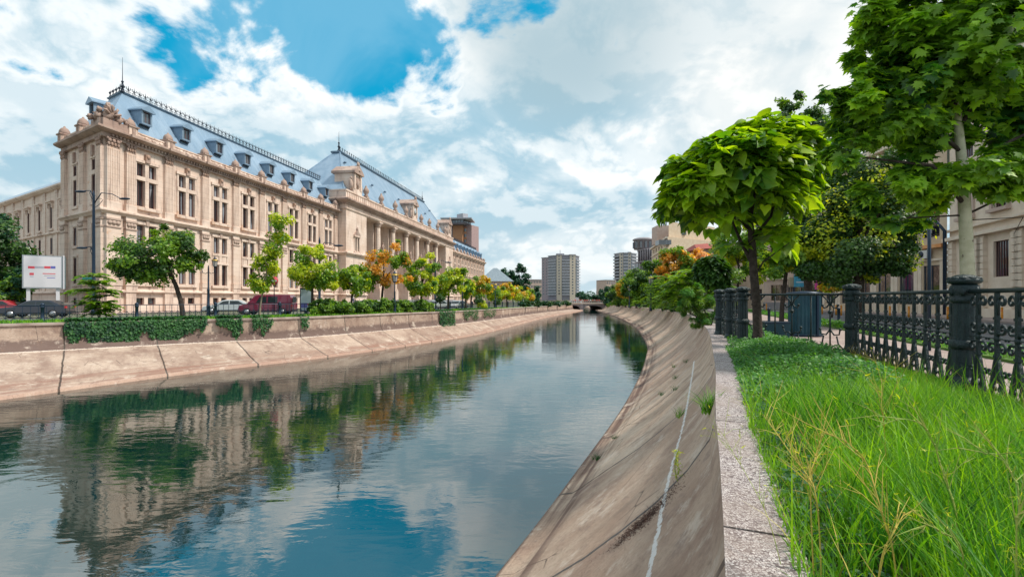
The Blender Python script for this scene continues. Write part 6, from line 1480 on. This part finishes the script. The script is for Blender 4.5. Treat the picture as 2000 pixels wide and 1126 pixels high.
# hedge on the left bank
for i in range(6):
    px = 625+i*39; Z = lcop(px)*1.05; bush(px, Z, [(px,600-(i%2)*2,25,15),(px+14,596+(i%3)*2,15,14),(px-12,603,15,11)], 6500, .2, 'lf_mid', ['dark shrub at the left end of the long hedge','second shrub of the long hedge from its left end','hedge shrub below the forked orange tree','hedge shrub just right of the forked orange tree','hedge shrub below the yellow green tree','shrub at the right end of the long hedge spilling over the wall'][i], 'lf_dark', group='hedge shrubs on the left bank')
for i, px in enumerate((1022,1046,1066,1085,1103)):
    Z = lcop(px)*1.02; bush(px, Z, [(px,592,10,6),(px+7,593,7,5)], 900, .4, 'lf_dark', ['small verge bush beneath the last small tree','small verge bush beneath the dark bushy tree','small verge bush below the tower left edge','small verge bush below the tower middle','small verge bush touching the bridge end'][i], 'lf_blue', group='small bushes near the bridge on the left verge')
bush(1625, 40, [(1615,560,18,10),(1635,558,14,9)], 1800, .2, 'lf_gold', 'yellow green shrub behind the scrollwork panel', 'lf_yel', z0=0)
# ivy over the left wall: leaves on the wall face in hanging tongues
def ivy(pa, pb, fn, n, label, over=.8):
    Pn = []; Nn = []
    for _ in range(n):
        px = random.uniform(pa, pb); Z = lcop(px); i = Z; c = Vector((interp(lc,Z), Z)); t_ = (Vector((interp(lc,Z+.5),Z+.5))-c).normalized(); o = Vector((t_.y,-t_.x))
        L = fn((px-pa)/(pb-pa))*random.uniform(.75,1.05)*(1.2+1.1*mnoise.noise(Vector((px*.11,1,2))))+.12; f = random.random()**.8
        if random.random() < over/(over+L): q = c-o*random.random()*over; z = lz_(Z)+.05+random.random()*.22; nn = (0,0,1)
        else:
            s = f*L; q = c+o*(.10+.16*random.random()+max(0,s-1.5)*.75); z = lz_(Z)-s+.1; nn = (o.x,o.y,.35)
        Pn.append((q.x,q.y,z)); Nn.append(nn)
    Pn = np.array(Pn); Nn = np.array(Nn)+rng.normal(size=(n,3))*.35; V, F = leaves(Pn, Nn, .17, 'oval', np.tile([0,0,-1.0],(n,1))+rng.normal(size=(n,3))*.3)
    return npmesh('ivy', V, F, M['ivy'], None, label=label, cat='ivy', group='ivy hanging over the left wall')
w_ = lambda f, k: .8+.2*math.sin(f*k)
ivy(128, 272, lambda f: (1.0+1.0*math.sin(min(f*1.4,1)*1.57))*(.72+.28*math.sin(f*21)+.25*(f>.8)), 5200, 'widest dark ivy curtain below the feathery ailanthus')
ivy(268, 300, lambda f: .5+.3*f, 700, 'short strip of ivy joining the two largest ivy curtains')
ivy(296, 352, lambda f: 1.2+1.7*f*f, 2400, 'long diagonal ivy tongue reaching onto the slope below the first tree')
ivy(350, 402, lambda f: .9-.5*f, 1100, 'thin ivy fringe left of the double lantern post')
ivy(424, 472, lambda f: .35+1.3*max(0,f-.35)*(1.3 if f<.9 else .5), 1500, 'compact ivy clump right of the double lantern post')
ivy(492, 530, lambda f: .35+.5*math.sin(f*3.1), 600, 'small ivy tuft below the thin young tree')
ivy(587, 600, lambda f: .6, 200, 'tiny ivy tuft left of the long hedge')
ivy(856, 886, lambda f: 1.1+.9*math.sin(f*3.1), 1800, 'bushy ivy clump just past the end of the long hedge')
ivy(903, 932, lambda f: .8+.3*math.sin(f*9), 900, 'ivy fringe below the lantern past the hedge'); ivy(942, 966, lambda f: .9, 700, 'farthest ivy fringe on the left wall')
# left verge grass
def blades(P, H, W_, m, name, bend=.45, seg=3, **k):
    n = len(P); a = rng.random(n)*6.283; D = np.stack([np.cos(a),np.sin(a),np.zeros(n)],1); b2 = rng.random(n)*6.283; S_ = np.stack([np.cos(b2),np.sin(b2),np.zeros(n)],1)
    bd = bend*(.3+rng.random(n)); V = []
    for j in range(seg+1):
        f = j/seg; c = P+D*(H*bd*f*f)[:,None]; c[:,2] += H*(f-.28*bd*f*f)
        w_ = W_*(1-f)**.7
        if j < seg: V += [c-S_*w_[:,None], c+S_*w_[:,None]]
        else: V += [c]
    k_ = 2*seg+1; V = np.stack(V,1).reshape(-1,3); o = np.arange(n)*k_
    q = np.concatenate([np.stack([o+2*j,o+2*j+1,o+2*j+3,o+2*j+2],1) for j in range(seg-1)]) if seg > 1 else np.zeros((0,4),int)
    t = np.stack([o+2*(seg-1),o+2*(seg-1)+1,o+2*seg],1)
    return npmesh(name, V, [t.astype(int), q.astype(int)], m, None, **k)
n = 26000; yy = 16+rng.random(n)**1.4*75; off = .45+rng.random(n)*3.4; xs = np.array([interp(lc,y) for y in yy]); 
tt = [ (Vector((interp(lc,y+.5),y+.5))-Vector((x,y))).normalized() for x, y in zip(xs, yy)]
P = np.array([(x-t.y*o, y+t.x*o, lz_(y)-.04) for x, y, t, o in zip(xs, yy, tt, off)])
blades(P, .16+rng.random(n)*.16, np.full(n,.022), M['grass'], 'verge_grass', kind='stuff', label='bright short grass on the left bank verge', cat='grass')
n = 7000; s = rng.random(n)*62-6; qd = 3.65+rng.random(n)*1.3; P = np.array([(O.x+nF.x*q+rF.x*a, O.y+nF.y*q+rF.y*a, .10) for q, a in zip(qd, s)])
V, F = leaves(P+np.stack([np.zeros(n),np.zeros(n),rng.random(n)*.22],1), rng.normal(size=P.shape)*.5+[0,0,1], .11, 'oval'); npmesh('ground_cover', V, F, M['clover'], None, kind='stuff', label='low green planting strip beyond the footpath', cat='planting')
blades(P[:4000], .12+rng.random(4000)*.15, np.full(4000,.012), M['grass'], 'verge_grass', kind='stuff', label='grass tufts in the strip beyond the footpath', cat='grass')

# ---------------------------------------------------------------- right foreground trees
# catalpa
Z = 13.2; p = at(1481, Z, .25); G = empty('catalpa_tree', tuple(p), 0, label='umbrella shaped catalpa with huge heart shaped leaves and a dark trunk', cat='tree'); s = Z/960
def rel(px, py, dy=0): return Vector(((px-1481)*s, dy, EYE+(HZ-py)*s-.25))
mb = MB(); mb.tube([(0,0,-.1),(0,0,.05),rel(1478,600),rel(1472,530),rel(1468,460),rel(1462,400)],[.17,.13,.11,.105,.09,.05],10)
for a, b, c, r in (((1472,520),(1450,470),(1425,400),.06),((1468,470),(1510,420),(1545,340),.05),((1468,450),(1420,410),(1370,380),.045),((1466,430),(1480,360),(1500,280),.045),((1472,540),(1495,510),(1510,480),.03)):
    mb.tube([rel(*a),rel(*b,.1),rel(*c,random.uniform(-.8,.8))],[r,r*.7,r*.3],6)
mb.build('trunk', M['bark'], G)
def shell_leaves(blobs, n, size, tiltdown, shape='heart'):
    P = []; N = []; T = []
    vol = np.array([b[3]*b[5] for b in blobs]); vol /= vol.sum()
    for b, f in zip(blobs, vol):
        k = int(n*f); d = unit(rng.normal(size=(k,3))); d[:,2] = np.where(d[:,2] < -.45, -d[:,2]*.6, d[:,2]); d = unit(d); r = (.55+.45*rng.random(k)**.5)[:,None]
        q = np.array(b[:3])+d*np.array(b[3:6])*r; P.append(q); out = d.copy(); out[:,2] *= .2; out = unit(out+1e-6)
        low = np.clip(-d[:,2:3]+.35, 0, 1)
        T.append(out*1.0+np.array([0,0,-1.0])*(tiltdown+.7*low)+rng.normal(size=(k,3))*.35); N.append(np.array([0,0,1.0])*(1-.5*low)+out*(.25+.6*low)+rng.normal(size=(k,3))*.22)
    return np.concatenate(P), np.concatenate(N)+rng.normal(size=(sum(len(a) for a in P),3))*.18, np.concatenate(T)
def relb(px, py, rx, rz, dy=0, d=1): v = rel(px,py,dy); return (v.x,v.y,v.z,rx*s,rx*s*d,rz*s)
cb = [relb(1440,350,115,92,0,1),relb(1530,315,75,80,.2,1),relb(1362,385,72,62,-.2,1),relb(1460,395,100,55,-.1,.9),relb(1325,412,38,30,0,1),relb(1420,300,60,40,.1,1),relb(1400,430,60,30,0,1),relb(1590,300,28,35,.2,1),relb(1340,340,40,40,0,1),relb(1500,280,70,55,.1,1),relb(1555,380,45,55,.2,1)]
P, N, T = shell_leaves(cb, 3800, .4, .25); V, F = leaves(P, N, .28, 'heart', T, .5); npmesh('crown', V, F, M['lf_cat'], G)
P, N, T = shell_leaves([relb(1508,478,38,38,0,1),relb(1530,470,20,25,.2,1),relb(1440,480,18,14,.3,1)], 75, .4, .5); V, F = leaves(P, N, .36, 'heart', T, .3); npmesh('crown', V, F, M['lf_cat'], G)
# small round catalpa farther along
Z = 29; s2 = Z/960; p = at(1405, Z, .2); G = empty('catalpa_tree', tuple(p), 0, label='small round dark catalpa behind the receding railing', cat='tree')
def relc(px, py, dy=0): return Vector(((px-1405)*s2, dy, EYE+(HZ-py)*s2-.2))
mb = MB(); mb.tube([(0,0,-.1),relc(1403,585),relc(1395,545)],[.11,.09,.05],7); mb.build('trunk', M['bark'], G)
P, N, T = shell_leaves([tuple(relc(1390,535))+(32*s2,32*s2,36*s2),tuple(relc(1402,555))+(20*s2,25*s2,22*s2)], 1300, .3, .5); V, F = leaves(P, N, .30, 'heart', T); npmesh('crown', V, F, M['lf_dark'], G)
# lindens
pxtree(1675, 26, [(1690,440,85,95),(1640,480,80,70),(1740,470,50,60),(1700,360,80,60),(1600,500,50,45),(1720,520,55,35)], 27000, .14, 'lf_dark', 'broad dark linden with a thick trunk behind the railing', z0=.05, group='lindens across the footpath', m2='lf_yel', f2=.10, tr=.28, shape='oval', clumps=90, spread=.30)
pxtree(1582, 33, [(1590,420,70,90),(1540,240,42,50),(1575,320,60,70),(1620,260,60,60),(1560,480,60,50),(1500,300,30,40),(1545,200,25,28)], 24000, .16, 'lf_dark', 'tall dark linden rising behind the large catalpa', z0=.03, group='lindens across the footpath', m2='lf_mid', f2=.2, tr=.28, shape='oval', clumps=90, spread=.28)
pxtree(1526, 27, [(1520,470,40,50),(1555,500,40,40),(1500,520,30,25)], 4200, .19, 'lf_mid', 'slim street tree with a thin crooked trunk beside the kiosk', z0=.05, group='lindens across the footpath', m2='lf_yel', f2=.2, tr=.12, shape='oval', lean=(.3,0))
pxtree(1440, 52, [(1440,470,45,45),(1420,520,40,40),(1470,510,40,40)], 5200, .26, 'lf_mid', 'light green tree glimpsed behind the catalpa trunk', z0=0, m2='lf_yel', f2=.35, tr=.15)
pxtree(1790, 60, [(1640,545,20,12),(1600,540,1,1)][:1], 600, .2, 'lf_mid', 'small tree far across the right street', z0=0) if False else None
# plane tree
Z = 9.6; s3 = Z/960; p = at(1889, Z, .03); G = empty('plane_tree', tuple(p), 0, label='large plane tree with pale mottled trunk and lobed leaves at upper right', cat='tree')
def relp(px, py, dy=0): return Vector(((px-1889)*s3, dy, EYE+(HZ-py)*s3-.03))
mb = MB(); mb.tube([(0,0,-.1),(0,0,.1),relp(1890,540),relp(1886,440),relp(1880,330),relp(1875,180,.1),relp(1880,20,.2)],[.16,.13,.118,.105,.09,.06,.03],12); mb.build('trunk', M['bark_pale'], G)
mb = MB()
for a, b, c, r in (((1884,400),(1800,330),(1700,290),.045),((1882,340),(1960,280),(2060,230),.045),((1880,300),(1800,220),(1690,200),.04),((1880,240),(1930,140),(1980,30),.04),((1878,220),(1800,120),(1740,30),.04),((1885,420),(1950,390),(2030,340),.025),((1884,430),(1960,430),(2040,450),.012),((1880,420),(1800,420),(1735,425),.02)):
    mb.tube([relp(*a),relp(*b,random.uniform(-.4,.4)),relp(*c,random.uniform(-1,1))],[r,r*.7,r*.25],6)
mb.build('branches', M['bark'], G)
pb_ = [(1880,110,190,150,.2),(1770,210,110,100,0),(1690,240,75,60,-.2),(1650,300,50,40,0),(1720,380,60,40,.2),(1765,375,55,45,-.2),(1880,330,110,90,.1),(1960,330,80,70,0),(1730,40,55,50,.3),(1960,50,150,110,.2),(1620,180,30,25,0),(1740,425,30,20,0),(1835,430,30,18,.5),(1840,20,120,100,0),(2060,180,120,150,.3),(1650,215,50,45,.1),(1700,30,50,60,.2),(1690,150,40,40,.1),(1780,130,80,80,.2),(1900,-120,200,120,.3),(1700,110,50,45,.2)]
bl = [(relp(x,y).x, dy, relp(x,y).z, rx*s3, rx*s3*.85, rz*s3) for x, y, rx, rz, dy in pb_]
P, O_, C = crown_points(bl, 27000, 260, .32, .25, .85); kp = ~((P[:,2] < relp(0,415).z) & (np.abs(P[:,0]) < .34)); P, O_ = P[kp], O_[kp]; N = unit(O_)*.5+rng.normal(size=P.shape)*.4; N[:,2] += .8; N[:,1] -= .25
T = unit(O_); T[:,2] = -.45; V, F = leaves(P, N, .175, 'maple', T, .45); npmesh('crown', V, F, M['lf_plane'], G)

# ---------------------------------------------------------------- foreground grass, ground cover and weeds
def bedpts(n, y0, y1, pw=1.0, x0=0, x1=1):
    y = y0+(y1-y0)*rng.random(n)**pw; a = np.array([interp(rc,q)+wc(q)-.05 for q in y]); b = np.interp(y, [-2.6,2.5,7.28,12,14.7], [3.35,5.05,6.7,8.3,7.4])-.02
    f = x0+(x1-x0)*rng.random(n); return np.stack([a+(b-a)*f, y, np.full(n,.25)],1)
n = 52000; P = bedpts(n, .9, 11.5, 1.25); keep = ~((P[:,1] > 6.2) & (P[:,0] < np.interp(P[:,1],[6,12],[3.6,7.6])) & (rng.random(n) < .85)); P = P[keep]; n = len(P)
dens = np.array([mnoise.noise(Vector((q[0]*.9,q[1]*.9,3))) for q in P]); P = P[dens > -.38]; n = len(P)
ed = np.clip((P[:,0]-np.array([interp(rc,q)+wc(q) for q in P[:,1]]))/.5, .35, 1)
hn = np.array([mnoise.noise(Vector((q[0]*.7,q[1]*.7,9))) for q in P]); fd = np.interp(P[:,1], [-2.6,2.5,7.28,12,14.7], [3.35,5.05,6.7,8.3,7.4])-P[:,0]
h2 = np.array([mnoise.noise(Vector((q[0]*2.6,q[1]*2.6,4))) for q in P]); H = (.34+.34*rng.random(n)**1.5+.22*hn+.26*h2)*ed; H = np.maximum(H, .12)*np.clip(.30+fd*.38, .3, 1)*np.clip(1.35-.09*P[:,1], .45, 1.15)
blades(P, H, .003+.0065*rng.random(n)**2.2, M['grass'], 'tall_grass', .55, 4, kind='stuff', label='lush tall green grass between coping and railing', cat='grass')
P2 = P[rng.random(n) < .035]; n2 = len(P2); blades(P2, .22+.3*rng.random(n2), .002+.003*rng.random(n2), M['drystem'], 'dry_grass', .9, 4, kind='stuff', label='straw coloured dead blades mixed into the tall grass', cat='grass')
P3 = P[(P[:,1] < 6.5) & (rng.random(n) < .03)]; n3 = len(P3); blades(P3, .5+.25*rng.random(n3), .004+.004*rng.random(n3), M['grass'], 'tall_grass', .4, 5, kind='stuff', label='long pale grass blades rising over the near grass', cat='grass')
# clover like ground cover
def cover(n, y0, y1, xa, xb, hmax, size, name, label, m='clover', shape='oval'):
    y = y0+(y1-y0)*rng.random(n); f = rng.random(n); a = np.array([interp(rc,q)+xa for q in y]); b = np.array([interp(rc,q)+xb for q in y]); x = a+(b-a)*f
    h = np.array([mnoise.noise(Vector((p*1.1,q*1.1,1)))*.5+.55 for p, q in zip(x, y)])*hmax*np.clip(f*5,.25,1)*np.clip((1-f)*5,.4,1)*np.clip((y-y0)*1.2,.2,1)
    z = .27+h*rng.random(n)**.45; P = np.stack([x,y,z],1); V, F = leaves(P, rng.normal(size=P.shape)*.45+[0,-.2,1], size, shape); return npmesh(name, V, F, M[m], None, kind='stuff', label=label, cat='ground cover')
cover(22000, 5.6, 13.0, .36, 2.9, .52, .055, 'ground_cover', 'small leaved leafy ground cover spilling towards the coping')
cover(5000, 13, 20, .5, 2.2, .35, .07, 'ground_cover', 'patchy ground cover at the foot of the catalpa')
cover(2600, 1.6, 5.6, .36, .8, .26, .035, 'ground_cover', 'bluish green small weeds along the near coping edge', 'ivy')
# dry yellow weeds
def weed(px, py, Z, path, label, m='drystem', r=.0036, nb=9, lf=30, name='dry_weed'):
    nb = int(nb*1.7)
    """path: photo points the stem passes, at distance Z; side twigs and a few leaves are grown from it"""
    base = Vector(((px-1000)/960*Z, Z, .25)); G = empty(name, tuple(base), 0, label=label, cat='weed', group='yellowing weeds in the near grass')
    pts = [Vector((0,0,0))]+[Vector(((x-1000)/960*(Z+dz), Z+dz, hz(y,Z+dz)))-base for x, y, dz in path]
    pts = spline([tuple(p) for p in pts], 5); mb = MB(); mb.tube(pts, [r*(1-.6*i/len(pts)) for i in range(len(pts))], 5)
    for p_ in pts[3::4]: mb.ball(tuple(p_), r*1.5, 5, 4)
    LP = []
    for k in range(nb):
        i = random.randint(len(pts)//4, len(pts)-2); d = (pts[i+1]-pts[i]).normalized(); v = (d+Vector((random.uniform(-1,1),random.uniform(-.8,.8),random.uniform(-.2,.9)))).normalized(); l = random.uniform(.06,.24)*Z/2
        q = [pts[i], pts[i]+v*l*.5+Vector((0,0,.01)), pts[i]+v*l+Vector((0,0,random.uniform(-.02,.03)))]; mb.tube(q, [r*.6,r*.45,r*.2], 4); LP += [q[1],q[2]]
        if random.random() < .6:
            v2 = (v+Vector((random.uniform(-1,1),random.uniform(-1,1),random.uniform(-.5,1)))).normalized(); q2 = [q[1], q[1]+v2*l*.5]; mb.tube(q2, [r*.4,r*.15], 4); LP.append(q2[1])
    mb.build('stem', M[m], G)
    P = np.array([tuple(random.choice(LP)+Vector([random.gauss(0,.008) for _ in range(3)])) for _ in range(lf)]); V, F = leaves(P, rng.normal(size=P.shape), .028*Z/2, 'blade'); npmesh('leaf_cluster', V, F, M['lf_yel'], G)
weed(1765,1180,1.9,[(1745,1080,0),(1728,1020,.0),(1695,910,.1),(1668,875,.1),(1640,855,.15),(1608,845,.2)],'long yellow weed arching to the left over the grass',nb=12)
weed(1700,1180,1.8,[(1720,1100,0),(1745,1040,0),(1766,1002,.05)],'short thick yellow stem crossing the arching weed near the bottom edge',nb=5,lf=12)
weed(1606,1100,2.2,[(1600,1030,0),(1592,960,.0),(1575,925,.1),(1548,890,.2),(1520,850,.4),(1492,812,.6)],'branching orange yellow weed leaning over the terrazzo',nb=16,lf=40)
weed(1590,1010,2.3,[(1583,950,.0),(1590,900,.05),(1605,850,.1)],'upright yellow twiggy weed beside the branching orange one',nb=10,lf=20)
weed(1880,1120,2.1,[(1868,1010,0),(1850,945,.05),(1835,900,.1),(1822,860,.1),(1800,828,.1),(1760,818,.1),(1715,832,.1)],'tall pale weed with a drooping tip in the middle of the grass',nb=10,m='greenstem')
weed(1990,1110,1.9,[(1990,980,0),(1978,930,.05),(1955,890,.1),(1920,885,.1)],'pale green weed bending left near the right edge',nb=8,m='greenstem')
weed(1900,1180,1.8,[(1880,1080,0),(1840,1040,.05),(1810,1024,.05),(1800,1040,.05)],'looped pale weed low in the right part of the grass',nb=7,m='greenstem')
weed(1990,1150,1.5,[(1985,1060,0),(1990,1000,0)],'bright yellow green leafy weed at the right edge',nb=8,lf=70,m='greenstem')
weed(1735,960,3.2,[(1728,850,0),(1722,790,.0),(1722,740,.1)],'thin straight seed stalk standing up in the middle of the grass',nb=9,lf=16,r=.003)
weed(1530,1060,2.4,[(1500,1010,.1),(1460,930,.4),(1430,880,.6),(1412,845,.8)],'thin green runner creeping across the terrazzo',nb=9,lf=26,m='greenstem',r=.0022)
# plants on the slope
def slope_plant(y, f, h, n, label, m='ivy', kind='tuft', lean=0):
    p = bank_pt(y, f); G = None
    if kind == 'tuft':
        P = np.tile([0.,0,0],(n,1))+rng.normal(size=(n,3))*[.05,.05,.0]; o = blades(P, h*(.6+.6*rng.random(n)), np.full(n,.006), M['grass' if m == 'grass' else m], 'slope_weed', 1.1, 3, label=label, cat='weed', group='weeds rooted in the slope joints'); o.location = p
    else:
        G = empty('slope_weed', tuple(p), 0, label=label, cat='weed', group='weeds rooted in the slope joints'); mb = MB(); pts = [Vector((-.03*lean*math.sin(j*.6),0,h*j/6)) for j in range(7)]; mb.tube(pts,[.006]*6+[.002],5); mb.build('stem', M['greenstem'], G)
        P = np.array([(pts[0].x+random.gauss(0,.02),random.gauss(0,.02),h*(.15+.8*random.random())) for _ in range(n)]); V, F = leaves(P, rng.normal(size=P.shape)+[0,0,.6], .05, 'blade'); npmesh('leaves', V, F, M['lf_yel'], G)
slope_plant(6.6, .02, .38, 130, 'bushy grass tuft sprouting under the coping edge on the right slope', 'grass')
slope_plant(5.35, .12, .36, 90, 'upright leafy weed standing by the dirt heap on the right slope', kind='stalk', lean=1)
slope_plant(9.5, .2, .3, 34, 'grass blades in the joint at the top of the white mortar line', 'grass'); slope_plant(12.0, .86, .22, 60, 'dark weed tuft at the water side ledge', 'ivy'); slope_plant(13.5, .8, .16, 40, 'small weed tuft just above the ledge', 'ivy')
for k, (y, f) in enumerate(((14,.3),(15.5,.45),(17,.35),(19,.25),(21,.4))): slope_plant(y, f, .22, 30, ['little weed in the joint beyond the white line','low weed midway down the slope past the white line','little weed in the next joint up the slope','tiny weed near the coping below the fluffy shrub','tiny weed midway down the slope below the fluffy shrub'][k], 'ivy')
# dirt heap
P = []; 
for _ in range(1500):
    f = random.gauss(.22,.05); y = 5.1+random.gauss(0,.11)*(1.3-f*2)
    if f < .02: continue
    q = bank_pt(y, min(f,.7)); P.append((q.x,q.y,q.z+abs(random.gauss(0,.018))))
P = np.array(P); V, F = leaves(P, rng.normal(size=P.shape)+[0,0,.8], .035, 'blade'); npmesh('dead_leaves', V, F, mat('dead_leaf',(.07,.035,.028),.9,0,(.14,.07,.05),9), None, kind='stuff', label='heap of dark dead leaves and dirt caught in the slope joint', cat='debris')
